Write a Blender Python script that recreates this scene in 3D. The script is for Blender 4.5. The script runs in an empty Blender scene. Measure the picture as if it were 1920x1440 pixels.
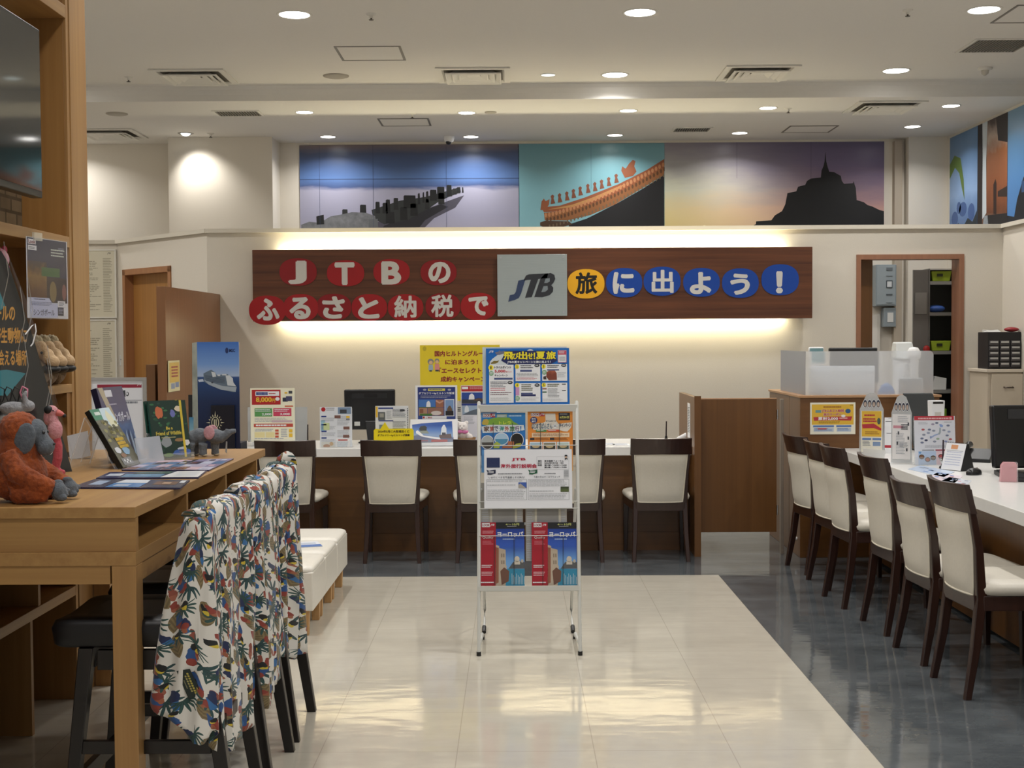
import bpy, bmesh, math, random
from mathutils import Vector, Matrix

SC = bpy.context.scene
COL = SC.collection
rnd = random.Random(7)

# ---------------------------------------------------------------- camera
F = 2450.0                                   # focal length in pixels of the 1920 px wide frame
EYE = Vector((0, 0, 1.55))
ROT = (Matrix.Rotation(math.radians(0.094), 3, 'Z')
       @ Matrix.Rotation(math.radians(90 - 2.06), 3, 'X')
       @ Matrix.Rotation(math.radians(-0.34), 3, 'Z'))
cam_data = bpy.data.cameras.new('camera')
cam_data.sensor_width = 36
cam_data.lens = 36 * F / 1920
cam_data.clip_start = 0.05
camera = bpy.data.objects.new('camera', cam_data)
COL.objects.link(camera)
camera.matrix_world = Matrix.Translation(EYE) @ ROT.to_4x4()
SC.camera = camera

# ---------------------------------------------------------------- world, exposure
world = bpy.data.worlds.new('world')
SC.world = world
world.use_nodes = True
world.node_tree.nodes['Background'].inputs[0].default_value = (1.0, 0.985, 0.96, 1)
world.node_tree.nodes['Background'].inputs[1].default_value = 0.5
SC.view_settings.view_transform = 'Standard'
SC.view_settings.look = 'None'
SC.view_settings.exposure = 0.0
SC.view_settings.gamma = 1
SC.view_settings.use_curve_mapping = False
LAMP_W = 14.0        # one large ceiling downlight
LAMP_S = 7.0         # one small ceiling downlight
LED_W = 10.0          # one hidden strip behind the sign


# ---------------------------------------------------------------- where a pixel lands in the room
def ray(px, py):
    return ROT @ Vector(((px - 960) / F, (720 - py) / F, -1))


def atY(px, py, Y):
    d = ray(px, py)
    return EYE + d * (Y / d.y)


def atX(px, py, X):
    d = ray(px, py)
    return EYE + d * (X / d.x)


def atZ(px, py, Z):
    d = ray(px, py)
    return EYE + d * ((Z - EYE.z) / d.z)


# ---------------------------------------------------------------- materials
def lin(h):
    h = h.lstrip('#')
    out = []
    for i in (0, 2, 4):
        c = int(h[i:i + 2], 16) / 255
        out.append(c / 12.92 if c <= 0.04045 else ((c + 0.055) / 1.055) ** 2.4)
    return (*out, 1)


MATS = {}


def mat(h, rough=0.55, metal=0.0, coat=0.0, spec=0.5):
    key = ('p', h, rough, metal, coat, spec)
    if key not in MATS:
        m = bpy.data.materials.new('paint_' + h.lstrip('#'))
        m.use_nodes = True
        b = m.node_tree.nodes['Principled BSDF']
        b.inputs['Base Color'].default_value = lin(h)
        b.inputs['Roughness'].default_value = rough
        b.inputs['Metallic'].default_value = metal
        b.inputs['Coat Weight'].default_value = coat
        b.inputs['Coat Roughness'].default_value = 0.08
        b.inputs['Specular IOR Level'].default_value = spec
        MATS[key] = m
    return MATS[key]


def glow(name, color, strength):
    m = bpy.data.materials.new(name)
    m.use_nodes = True
    nt = m.node_tree
    nt.nodes.clear()
    e = nt.nodes.new('ShaderNodeEmission')
    e.inputs[0].default_value = (*color, 1)
    e.inputs[1].default_value = strength
    o = nt.nodes.new('ShaderNodeOutputMaterial')
    nt.links.new(e.outputs[0], o.inputs[0])
    return m


class G:
    """small helper to wire shader nodes"""
    def __init__(self, name):
        self.m = bpy.data.materials.new(name)
        self.m.use_nodes = True
        self.nt = self.m.node_tree
        self.b = self.nt.nodes['Principled BSDF']

    def n(self, t, **kw):
        x = self.nt.nodes.new('ShaderNode' + t)
        for k, v in kw.items():
            setattr(x, k, v)
        return x

    def put(self, a, sock):
        if hasattr(a, 'node'):
            self.nt.links.new(a, sock)
        elif isinstance(a, (int, float)):
            sock.default_value = a
        else:
            sock.default_value = a

    def math(self, op, a, b=0.0, c=0.0):
        x = self.n('Math', operation=op)
        self.put(a, x.inputs[0]); self.put(b, x.inputs[1]); self.put(c, x.inputs[2])
        return x.outputs[0]

    def vmath(self, op, a, b=(0, 0, 0)):
        x = self.n('VectorMath', operation=op)
        self.put(a, x.inputs[0]); self.put(b, x.inputs[1])
        return x.outputs['Value'] if op in ('LENGTH', 'DOT_PRODUCT', 'DISTANCE') else x.outputs[0]

    def scale(self, a, s):
        x = self.n('VectorMath', operation='SCALE')
        self.put(a, x.inputs[0]); x.inputs['Scale'].default_value = s
        return x.outputs[0]

    def mix(self, f, a, b):
        x = self.n('Mix', data_type='RGBA')
        self.put(f, x.inputs[0]); self.put(a, x.inputs[6]); self.put(b, x.inputs[7])
        return x.outputs[2]

    def sep(self, a):
        x = self.n('SeparateXYZ'); self.put(a, x.inputs[0]); return x.outputs

    def comb(self, x_, y_, z_):
        x = self.n('CombineXYZ')
        self.put(x_, x.inputs[0]); self.put(y_, x.inputs[1]); self.put(z_, x.inputs[2])
        return x.outputs[0]

    def ramp(self, f, stops):
        x = self.n('ValToRGB')
        el = x.color_ramp.elements
        while len(el) < len(stops):
            el.new(0.5)
        for e, (p, c) in zip(el, stops):
            e.position = p; e.color = lin(c)
        self.put(f, x.inputs[0])
        return x.outputs[0]

    def noise(self, vec, scale, detail=3, rough=0.5, out=0):
        x = self.n('TexNoise')
        self.put(vec, x.inputs['Vector']); x.inputs['Scale'].default_value = scale
        x.inputs['Detail'].default_value = detail; x.inputs['Roughness'].default_value = rough
        return x.outputs[out]

    def coord(self, which='Object'):
        return self.n('TexCoord').outputs[which]

    def color(self, a): self.put(a, self.b.inputs['Base Color'])
    def rough(self, a): self.put(a, self.b.inputs['Roughness'])

    def bump(self, h, strength=0.2, dist=0.01):
        x = self.n('Bump'); x.inputs['Strength'].default_value = strength
        x.inputs['Distance'].default_value = dist
        self.put(h, x.inputs['Height'])
        self.nt.links.new(x.outputs[0], self.b.inputs['Normal'])


def wood(name, dark, light, rough=0.42, axis='Z', freq=18, coat=0.0, contrast=1.0):
    g = G(name)
    s = {'X': (0.6, freq, freq), 'Y': (freq, 0.6, freq), 'Z': (freq, freq, 0.6)}[axis]
    v = g.vmath('MULTIPLY', g.coord(), s)
    f = g.noise(v, 1.0, 6, 0.62)
    f2 = g.math('MULTIPLY_ADD', g.math('SUBTRACT', f, 0.5), 2.2 * contrast, 0.5)
    g.color(g.mix(f2, lin(dark), lin(light)))
    g.rough(rough)
    g.b.inputs['Coat Weight'].default_value = coat
    g.b.inputs['Coat Roughness'].default_value = 0.15
    g.bump(f, 0.04, 0.002)
    return g.m


def speckle(name, base, alt, scale=60, rough=0.7, amt=1.0, bump=0.1, detail=3):
    g = G(name)
    f = g.noise(g.coord(), scale, detail, 0.6)
    g.color(g.mix(g.math('MULTIPLY', f, amt), lin(base), lin(alt)))
    g.rough(rough)
    if bump:
        g.bump(f, bump, 0.003)
    return g.m


def grad(name, stops, z0, z1, axis=2, rough=0.4, wob=0.0, wscale=3.0, stretch=(1, 1, 1)):
    """printed colour that runs along one local axis of a print"""
    g = G(name)
    co = g.coord()
    v = g.sep(co)[axis]
    f = g.math('DIVIDE', g.math('SUBTRACT', v, z0), (z1 - z0))
    if wob:
        nn = g.noise(g.vmath('MULTIPLY', co, stretch), wscale, 4, 0.55)
        f = g.math('ADD', f, g.math('MULTIPLY', g.math('SUBTRACT', nn, 0.5), wob))
    g.color(g.ramp(f, stops))
    g.rough(rough)
    return g.m


def clear_plastic(name, tint='#ffffff', rough=0.03, alpha=0.15):
    """thin clear sheet: a little gloss over plain transparency"""
    m = bpy.data.materials.new(name)
    m.use_nodes = True
    nt = m.node_tree
    nt.nodes.clear()
    t = nt.nodes.new('ShaderNodeBsdfTransparent')
    p = nt.nodes.new('ShaderNodeBsdfPrincipled')
    p.inputs['Base Color'].default_value = lin(tint)
    p.inputs['Roughness'].default_value = rough
    x = nt.nodes.new('ShaderNodeMixShader')
    x.inputs[0].default_value = alpha
    o = nt.nodes.new('ShaderNodeOutputMaterial')
    nt.links.new(t.outputs[0], x.inputs[1]); nt.links.new(p.outputs[0], x.inputs[2])
    nt.links.new(x.outputs[0], o.inputs[0])
    return m


def clear_film(name, rough=0.05, extra=0.02):
    """glossy clear film: mirror-like at its own reflectance, otherwise transparent"""
    m = bpy.data.materials.new(name)
    m.use_nodes = True
    nt = m.node_tree
    nt.nodes.clear()
    t = nt.nodes.new('ShaderNodeBsdfTransparent')
    p = nt.nodes.new('ShaderNodeBsdfGlossy')
    p.inputs['Roughness'].default_value = rough
    f = nt.nodes.new('ShaderNodeLayerWeight'); f.inputs[0].default_value = 0.35
    q = nt.nodes.new('ShaderNodeMath'); q.operation = 'POWER'; q.inputs[1].default_value = 3.0
    nt.links.new(f.outputs['Facing'], q.inputs[0])
    a = nt.nodes.new('ShaderNodeMath'); a.operation = 'MULTIPLY_ADD'; a.inputs[1].default_value = 0.5; a.inputs[2].default_value = 0.03 + extra
    x = nt.nodes.new('ShaderNodeMixShader')
    o = nt.nodes.new('ShaderNodeOutputMaterial')
    nt.links.new(q.outputs[0], a.inputs[0]); nt.links.new(a.outputs[0], x.inputs[0])
    nt.links.new(t.outputs[0], x.inputs[1]); nt.links.new(p.outputs[0], x.inputs[2])
    nt.links.new(x.outputs[0], o.inputs[0])
    return m


W_TABLE = wood('light_oak', '#987042', '#b08a54', 0.4, 'Y', 26)
W_TABLEX = wood('light_oak_cross', '#987042', '#ad8751', 0.4, 'X', 26)
W_TABLEZ = wood('light_oak_upright', '#9b7244', '#ae8752', 0.42, 'Z', 26)
W_SHELF = wood('shelf_oak', '#8f6433', '#a47a44', 0.45, 'Z', 22)
W_BROWN = wood('brown_laminate', '#63401e', '#714b25', 0.33, 'Z', 30)
W_BROWNX = wood('brown_laminate_cross', '#63401e', '#714b25', 0.33, 'X', 30)
W_PART = wood('partition_laminate', '#79502f', '#865c3a', 0.35, 'Z', 30)
W_DOOR = wood('door_oak', '#a2713a', '#b58145', 0.45, 'Z', 26)
W_FRAME = wood('door_frame_wood', '#9b6a45', '#a97850', 0.45, 'Z', 26)
W_SIGN = wood('walnut_sign', '#472413', '#714226', 0.42, 'X', 20, 0.0, 1.25)
W_CHAIR = wood('dark_walnut', '#2a1711', '#38211a', 0.28, 'Z', 30, 0.15)
W_STOOL = wood('black_stained_wood', '#100c0b', '#1a1412', 0.35, 'Z', 30)
W_LEG = wood('bench_leg_wood', '#b58a58', '#c79d6a', 0.5, 'Z', 30)
LEATHER = speckle('cream_leatherette', '#cfc9bb', '#dbd5c8', 90, 0.42, 1.0, 0.05)
WHITE_LEATHER = speckle('white_leatherette', '#dedacf', '#e8e4da', 60, 0.35, 1.0, 0.06)
BLACK_LEATHER = speckle('black_leatherette', '#0b0b0e', '#131318', 60, 0.38, 1.0, 0.06)
WALLPAPER = speckle('cream_wallpaper', '#d6cec0', '#ded7ca', 140, 0.85, 1.0, 0.25)
WALL2 = speckle('upper_wall_paint', '#dbd4c8', '#e0dace', 140, 0.9, 1.0, 0.1)
CEIL = speckle('ceiling_paint', '#dad7d1', '#dedbd5', 40, 0.95, 1.0, 0.0)
WHITE_TOP = speckle('white_laminate', '#e4e4e2', '#eaeae8', 20, 0.25, 1.0, 0.0)
WHITE = mat('#e8e8e8', 0.4)
BLACK = mat('#121214', 0.35)
BLACKM = mat('#1a1b1d', 0.5)
STEEL_W = mat('#dcdcd8', 0.35)
CHROME = mat('#c9c9c9', 0.15, 1.0)
ACRYL = clear_plastic('clear_acrylic', '#e9eef0', 0.02, 0.14)
SLEEVE = clear_film('clear_sleeve', 0.10, 0.03)
PAPER = mat('#e9eaec', 0.5)


# ---------------------------------------------------------------- mesh tools
TXT = {}


def glyphs(s, bold=0.0, res=3):
    """outline of a line of lettering as flat triangles, normalised to its own box"""
    k = (s, bold, res)
    if k not in TXT:
        cu = bpy.data.curves.new('lettering', 'FONT')
        cu.body = s; cu.size = 1; cu.offset = min(bold, 0.006); cu.resolution_u = res
        cu.fill_mode = 'FRONT'
        ob = bpy.data.objects.new('lettering', cu)
        me = bpy.data.meshes.new_from_object(ob)
        vs = [(v.co.x, v.co.y, 0.0) for v in me.vertices]
        fs = [tuple(p.vertices) for p in me.polygons]
        bpy.data.objects.remove(ob); bpy.data.curves.remove(cu); bpy.data.meshes.remove(me)
        b = bold - 0.006
        if b > 0.004 and vs:                 # heavier strokes: the same outline set down several times
            nv, base, bf = len(vs), vs, fs
            vs, fs = [], []
            dirs = [(1, 0), (0.5, 0.87), (-0.5, 0.87), (-1, 0), (-0.5, -0.87), (0.5, -0.87)] if b > 0.012 else [(0.7, 0.7), (-0.7, 0.7), (-0.7, -0.7), (0.7, -0.7)]
            for k, (dx, dy) in enumerate(dirs):
                vs += [(x + dx * b, y + dy * b, k * 1.2e-5) for x, y, _ in base]
                fs += [tuple(a + k * nv for a in f) for f in bf]
        if vs:
            x0 = min(v[0] for v in vs); x1 = max(v[0] for v in vs)
            y0 = min(v[1] for v in vs); y1 = max(v[1] for v in vs)
            vs = [((x - x0) / max(1e-6, x1 - x0), (y - y0) / max(1e-6, y1 - y0), d) for x, y, d in vs]
            asp = (x1 - x0) / max(1e-6, y1 - y0)
        else:
            asp = 1
        TXT[k] = (vs, fs, asp)
    return TXT[k]


class MB:
    """collects shapes and links them as one mesh object"""
    def __init__(self):
        self.v = []; self.f = []; self.mi = []; self.sm = []; self.mats = []; self.uv = {}

    def mat(self, m):
        if m not in self.mats:
            self.mats.append(m)
        return self.mats.index(m)

    def add(self, vs, fs, m, smooth=False, M=None):
        o = len(self.v); i = self.mat(m)
        for p in vs:
            p = Vector(p)
            self.v.append(M @ p if M is not None else p)
        for f in fs:
            self.f.append(tuple(o + a for a in f)); self.mi.append(i); self.sm.append(smooth)
        return o

    def box(self, x0, y0, z0, x1, y1, z1, m, M=None):
        vs = [(x0, y0, z0), (x1, y0, z0), (x1, y1, z0), (x0, y1, z0),
              (x0, y0, z1), (x1, y0, z1), (x1, y1, z1), (x0, y1, z1)]
        fs = [(0, 3, 2, 1), (4, 5, 6, 7), (0, 1, 5, 4), (1, 2, 6, 5), (2, 3, 7, 6), (3, 0, 4, 7)]
        self.add(vs, fs, m, False, M)
        return self

    def hexa(self, lo, hi, m, M=None):
        """eight corners: four below (ccw), four above"""
        fs = [(0, 3, 2, 1), (4, 5, 6, 7), (0, 1, 5, 4), (1, 2, 6, 5), (2, 3, 7, 6), (3, 0, 4, 7)]
        self.add(list(lo) + list(hi), fs, m, False, M)
        return self

    def prism(self, pts, a, b, m, axis='Y', M=None):
        """polygon (two coords) pushed along an axis from a to b"""
        def mk(p, t):
            return {'X': (t, p[0], p[1]), 'Y': (p[0], t, p[1]), 'Z': (p[0], p[1], t)}[axis]
        n = len(pts)
        ar = sum(pts[i][0] * pts[(i + 1) % n][1] - pts[(i + 1) % n][0] * pts[i][1] for i in range(n))
        if (ar < 0) != (axis == 'Y'):
            pts = pts[::-1]
        if b < a:
            a, b = b, a
        vs = [mk(p, a) for p in pts] + [mk(p, b) for p in pts]
        fs = [tuple(range(n))[::-1], tuple(range(n, 2 * n))]
        for i in range(n):
            j = (i + 1) % n
            fs.append((i, j, n + j, n + i))
        self.add(vs, fs, m, False, M)
        return self

    def ring(self, rings, m, smooth=True, cap0=True, cap1=True, closed=True, M=None):
        n = len(rings[0])
        vs = [p for r in rings for p in r]
        fs = []
        for k in range(len(rings) - 1):
            for i in range(n if closed else n - 1):
                j = (i + 1) % n
                fs.append((k * n + i, k * n + j, (k + 1) * n + j, (k + 1) * n + i))
        self.add(vs, fs, m, smooth, M)
        if cap0 and closed:
            self.add(rings[0], [tuple(range(n))[::-1]], m, False, M)
        if cap1 and closed:
            self.add(rings[-1], [tuple(range(n))], m, False, M)
        return self

    def cyl(self, p0, p1, r0, m, r1=None, seg=20, M=None):
        return self.tube([p0, p1], [r0, r0 if r1 is None else r1], m, seg, M)

    def tube(self, pts, r, m, seg=10, M=None):
        pts = [Vector(p) for p in pts]
        rs = r if isinstance(r, (list, tuple)) else [r] * len(pts)
        rings = []
        up = None
        for i, p in enumerate(pts):
            d = (pts[min(i + 1, len(pts) - 1)] - pts[max(i - 1, 0)]).normalized()
            if up is None:
                up = Vector((0, 0, 1)) if abs(d.z) < 0.9 else Vector((0, 1, 0))
            a = d.cross(up).normalized()
            b = a.cross(d).normalized()
            up = b
            rings.append([p + a * (math.cos(2 * math.pi * k / seg) * rs[i]) + b * (math.sin(2 * math.pi * k / seg) * rs[i]) for k in range(seg)])
        self.ring(rings, m, True, True, True, True, M)
        return self

    def bar(self, pts, sizes, m, M=None):
        """square-section member along upright points; sizes are (width along x, depth along y)"""
        rings = []
        for p, (w, d) in zip(pts, sizes):
            x, y, z = p
            rings.append([(x - w / 2, y - d / 2, z), (x + w / 2, y - d / 2, z), (x + w / 2, y + d / 2, z), (x - w / 2, y + d / 2, z)])
        self.ring(rings, m, False, True, True, True, M)
        return self

    def lathe(self, prof, c, m, seg=24, M=None, cap0=True, cap1=True):
        rings = [[(c[0] + r * math.cos(2 * math.pi * k / seg), c[1] + r * math.sin(2 * math.pi * k / seg), c[2] + z) for k in range(seg)] for r, z in prof]
        self.ring(rings, m, True, cap0, cap1, True, M)
        return self

    def ball(self, c, r, m, M=None, nu=20, nv=12):
        rx, ry, rz = r if isinstance(r, (list, tuple)) else (r, r, r)
        rings = []
        for j in range(nv + 1):
            t = math.pi * (0.02 + 0.96 * j / nv) - math.pi / 2
            rings.append([(c[0] + rx * math.cos(t) * math.cos(2 * math.pi * k / nu), c[1] + ry * math.cos(t) * math.sin(2 * math.pi * k / nu), c[2] + rz * math.sin(t)) for k in range(nu)])
        self.ring(rings, m, True, True, True, True, M)
        return self

    def build(self, name, parent=None, bevel=0.0, seg=2, loc=None, rz=0.0):
        me = bpy.data.meshes.new(name)
        me.from_pydata([tuple(p) for p in self.v], [], self.f)
        for m in self.mats:
            me.materials.append(m)
        for p, i, s in zip(me.polygons, self.mi, self.sm):
            p.material_index = i; p.use_smooth = s
        me.update()
        o = bpy.data.objects.new(name, me)
        COL.objects.link(o)
        if parent is not None:
            o.parent = parent
        if loc is not None:
            o.location = loc
        o.rotation_euler = (0, 0, rz)
        if bevel:
            b = o.modifiers.new('bevel', 'BEVEL')
            b.width = bevel; b.segments = seg; b.limit_method = 'ANGLE'; b.angle_limit = math.radians(40)
        return o


def tag(o, label=None, cat=None, group=None, kind=None):
    if label: o['label'] = label
    if cat: o['category'] = cat
    if group: o['group'] = group
    if kind: o['kind'] = kind
    return o


def thing(name, label, cat, loc=(0, 0, 0), rz=0.0, group=None, rx=0.0):
    o = bpy.data.objects.new(name, None)
    o.empty_display_size = 0.05
    COL.objects.link(o)
    o.location = loc; o.rotation_euler = (rx, 0, rz)
    return tag(o, label, cat, group)


def structure(o):
    o['kind'] = 'structure'
    return o


def copy_tree(o, parent=None):
    c = o.copy()
    COL.objects.link(c)
    c.parent = parent
    for ch in [x for x in list(COL.objects) if x.parent == o]:
        copy_tree(ch, c)
    return c


# ---------------------------------------------------------------- printed sheets
class Sheet:
    """a printed board; pixel coordinates of the photographed print become places on the board.
    Local frame: x to the right, z up, printed face towards -y; origin at the lower left corner."""
    def __init__(self, box, w, h, base=PAPER, thick=0.004, zoom=None, step=0.0005):
        self.x0, self.y0, self.x1, self.y1 = box
        self.w, self.h, self.step = w, h, step
        self.zoom = zoom
        self.m = MB()
        self.m.box(0, 0, 0, w, thick, h, base)
        self.L = 0

    def uv(self, x, y):
        if self.zoom:
            x = self.zoom[0] + x / self.zoom[2]; y = self.zoom[1] + y / self.zoom[2]
        return ((x - self.x0) / (self.x1 - self.x0) * self.w, (self.y1 - y) / (self.y1 - self.y0) * self.h)

    def _c(self, u, v):
        return (min(max(u, 0), self.w), min(max(v, 0), self.h))

    def poly(self, pts, m, L=1):
        q = [self._c(*self.uv(*p)) for p in pts]
        n = len(q)
        ar = sum(q[i][0] * q[(i + 1) % n][1] - q[(i + 1) % n][0] * q[i][1] for i in range(n))
        if ar < 0:
            q = q[::-1]
        self.m.add([(u, -self.step * L, v) for u, v in q], [tuple(range(n))], m)
        return self

    def rect(self, x0, y0, x1, y1, m, L=1):
        return self.poly([(x0, y1), (x1, y1), (x1, y0), (x0, y0)], m, L)

    def oval(self, x, y, rx, ry, m, L=2, n=28):
        return self.poly([(x + rx * math.cos(2 * math.pi * k / n), y + ry * math.sin(2 * math.pi * k / n)) for k in range(n)], m, L)

    def frame(self, x0, y0, x1, y1, t, m, L=2):
        self.rect(x0, y0, x1, y0 + t, m, L); self.rect(x0, y1 - t, x1, y1, m, L)
        self.rect(x0, y0, x0 + t, y1, m, L); self.rect(x1 - t, y0, x1, y1, m, L)
        return self

    def text(self, s, x0, y0, x1, y1, m, L=3, bold=0.02, slant=0.0, out=None, outw=0.06):
        if out is not None:
            ux, uy = (x1 - x0) * 0.012, (y1 - y0) * outw
            self.text(s, x0 - ux, y0 - uy, x1 + ux, y1 + uy, out, L - 0.4, bold + outw, slant)
        vs, fs, _ = glyphs(s, bold)
        ua, va = self.uv(x0, y1); ub, vb = self.uv(x1, y0)
        q = []
        for a, b, d in vs:
            u = ua + (ub - ua) * a; v = va + (vb - va) * b
            u += slant * (v - va)
            q.append((u, -self.step * L - d, v))
        self.m.add(q, fs, m)
        return self

    def lines(self, x0, y0, x1, y1, n, m, L=2, fill=0.5, seed=1, ragged=0.25):
        """rows of print too small to read"""
        r = random.Random(seed * 977 + int(x0 * 13 + y0 * 7))
        pitch = (y1 - y0) / n
        for i in range(n):
            y = y0 + pitch * i
            x = x0
            xe = x1 - (x1 - x0) * r.random() * ragged
            while x < xe - 0.001:
                wd = (x1 - x0) * (0.03 + 0.10 * r.random())
                self.rect(x, y, min(x + wd, xe), y + pitch * fill, m, L)
                x += wd + (x1 - x0) * 0.012
        return self

    def build(self, name, parent=None, loc=None, rz=0.0, rx=0.0):
        o = self.m.build(name, parent, 0, 2, loc)
        o.rotation_euler = (rx, 0, rz)
        return o


def span(box, Y):
    """lower left corner, width and height of a print seen in a pixel box at depth Y"""
    a = atY(box[0], box[3], Y); b = atY(box[2], box[1], Y)
    return a, b.x - a.x, b.z - a.z


def easel(parent, w, h, m, lean=0.0, foot=0.09, t=0.003):
    """clear upright holder: back plate, front lip and foot"""
    e = MB()
    e.box(-0.004, 0.006, 0, w + 0.004, 0.006 + t, h, m)
    e.box(-0.004, -0.02, 0, w + 0.004, foot, t, m)
    e.box(-0.004, -0.02, 0, w + 0.004, -0.02 + t, 0.02, m)
    return e.build('holder', parent)


# ================================================================ THE ROOM
ZC, ZF = 3.60, 3.466          # near ceiling, far (lower) ceiling
YS = 10.62                    # where the ceiling steps down
YW = 11.2                     # partition wall that carries the sign
YB = 12.9                     # back wall with the murals
ZT = 2.452                    # top of the partition
XR = 4.22                     # right wall


def floor_material():
    g = G('polished_tiles')
    co = g.coord()
    s = g.sep(co)
    T = 0.513
    fx = g.math('ABSOLUTE', g.math('SUBTRACT', g.math('FRACT', g.math('DIVIDE', g.math('SUBTRACT', s[0], 1.318 - 20 * T), T)), 0.5))
    fy = g.math('ABSOLUTE', g.math('SUBTRACT', g.math('FRACT', g.math('DIVIDE', g.math('SUBTRACT', s[1], 8.43 - 40 * T), T)), 0.5))
    seam = g.math('GREATER_THAN', g.math('MAXIMUM', fx, fy), 0.4965)
    n1 = g.noise(g.vmath('MULTIPLY', co, (1.6, 5, 1)), 1.5, 5, 0.6)
    n2 = g.noise(co, 7, 4, 0.6)
    f = g.math('MULTIPLY_ADD', g.math('SUBTRACT', g.math('MULTIPLY_ADD', n2, 0.4, g.math('MULTIPLY', n1, 0.6)), 0.5), 1.8, 0.5)
    beige = g.mix(f, lin('#b9b3a6'), lin('#c8c2b4'))
    beige = g.mix(g.math('MULTIPLY', seam, 0.45), beige, lin('#8f897d'))
    g.color(beige)
    g.rough(g.math('MULTIPLY_ADD', n2, 0.09, 0.055))
    g.b.inputs['IOR'].default_value = 1.55
    w = g.noise(g.vmath('MULTIPLY', co, (2.2, 6.0, 1)), 1.3, 2, 0.5)
    g.bump(g.math('SUBTRACT', w, g.math('MULTIPLY', seam, 0.05)), 0.05, 0.03)
    return g.m


def dark_floor_material():
    g = G('polished_dark_tiles')
    co = g.coord()
    n1 = g.noise(g.vmath('MULTIPLY', co, (2.0, 3.2, 1)), 1.5, 6, 0.65)
    n2 = g.noise(co, 9, 4, 0.6)
    f = g.math('MULTIPLY_ADD', g.math('SUBTRACT', n1, 0.5), 2.2, 0.5)
    g.color(g.mix(f, lin('#464b4f'), lin('#666b6e')))
    g.rough(g.math('MULTIPLY_ADD', n2, 0.09, 0.025))
    g.b.inputs['IOR'].default_value = 1.6
    w = g.noise(g.vmath('MULTIPLY', co, (2.0, 6.0, 1)), 1.4, 2, 0.5)
    g.bump(w, 0.05, 0.03)
    return g.m


FB, FD = floor_material(), dark_floor_material()
m = MB()
m.box(-6, -4, -0.05, 1.318, 8.43, 0, FB)
m.box(-6, 8.43, -0.05, 1.318, 13.5, 0, FD)
m.box(1.318, -4, -0.05, 6.5, 13.5, 0, FD)
structure(m.build('floor'))

m = MB()
prof = [(-4, ZC), (10.50, ZC), (10.55, ZC - 0.004), (10.585, ZC - 0.018), (10.605, ZC - 0.045), (10.615, ZC - 0.085), (YS, ZF)]
for i in range(len(prof) - 1):
    a, b = prof[i], prof[i + 1]
    m.add([(-6, a[0], a[1]), (6.5, a[0], a[1]), (6.5, b[0], b[1]), (-6, b[0], b[1])], [(0, 3, 2, 1)], CEIL, 0 < i)
m.box(-6, YS, ZF, 6.5, 13.5, ZF + 0.2, CEIL)
m.box(-6, -4, ZC + 0.001, 6.5, YS, ZC + 0.15, CEIL)
structure(m.build('ceiling'))

m = MB(); m.box(-6, YB, 0, 6.5, YB + 0.15, ZF, WALL2); structure(m.build('wall_back'))
m = MB(); m.box(XR, -1.5, 0, XR + 0.15, YB, ZF + 0.2, WALL2); structure(m.build('wall_right'))
m = MB(); m.box(-5.0, 6.0, 0, -4.85, YB, ZF + 0.2, WALL2); structure(m.build('wall_left'))
m = MB(); m.box(-2.46, -1.5, 0, -2.34, 5.81, ZC, WALL2); structure(m.build('wall_shelf'))
m = MB(); m.box(-3.28, 12.5, 0, -2.29, YB, ZF, WALL2); structure(m.build('wall_pier'))
m = MB(); m.box(3.84, 12.75, 0, XR, YB, ZF, WALL2); structure(m.build('wall_corner'))

# partition wall with the sign: left stretch, oblique stretch with a door, long front stretch with an opening
P0, P1, P2, P3 = (-4.85, 12.4), (-3.75, 12.4), (-2.62, YW), (4.18, YW)
TH = 0.12
ux, uy = P2[0] - P1[0], P2[1] - P1[1]
ul = math.hypot(ux, uy); ux /= ul; uy /= ul
nx, ny = -uy, ux                     # pointing behind the oblique wall


def on_oblique(px):
    """distance along the oblique stretch where a pixel column meets it"""
    d = ray(px, 560)
    # EYE.xy + t d = P1 + s u
    det = d.x * (-uy) + ux * d.y
    t = (P1[0] * (-uy) + ux * P1[1]) / det
    x, y = d.x * t, d.y * t
    return (x - P1[0]) * ux + (y - P1[1]) * uy


def oblique(s, n, z):
    return (P1[0] + ux * s + nx * n, P1[1] + uy * s + ny * n, z)


def obox(mm, s0, n0, z0, s1, n1, z1, mt):
    mm.hexa([oblique(s0, n0, z0), oblique(s1, n0, z0), oblique(s1, n1, z0), oblique(s0, n1, z0)],
            [oblique(s0, n0, z1), oblique(s1, n0, z1), oblique(s1, n1, z1), oblique(s0, n1, z1)], mt)


d0, d1 = on_oblique(232), on_oblique(322)
DZ = 2.20
OX0, OX1, OZ = 2.935, 3.835, 2.205
m = MB()
m.box(P0[0], P0[1], 0, P1[0] + 0.02, P0[1] + TH, ZT, WALLPAPER)
obox(m, 0, 0, 0, d0, TH, ZT, WALLPAPER)
obox(m, d1, 0, 0, ul, TH, ZT, WALLPAPER)
obox(m, d0, 0, DZ, d1, TH, ZT, WALLPAPER)
m.box(P2[0], YW, 0, OX0, YW + TH, ZT, WALLPAPER)
m.box(OX1, YW, 0, P3[0] + 0.04, YW + TH, ZT, WALLPAPER)
m.box(OX0, YW, OZ, OX1, YW + TH, ZT, WALLPAPER)
m.box(P3[0], 5.0, 0, XR, YW, ZT, WALLPAPER)
structure(m.build('wall_partition'))

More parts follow.
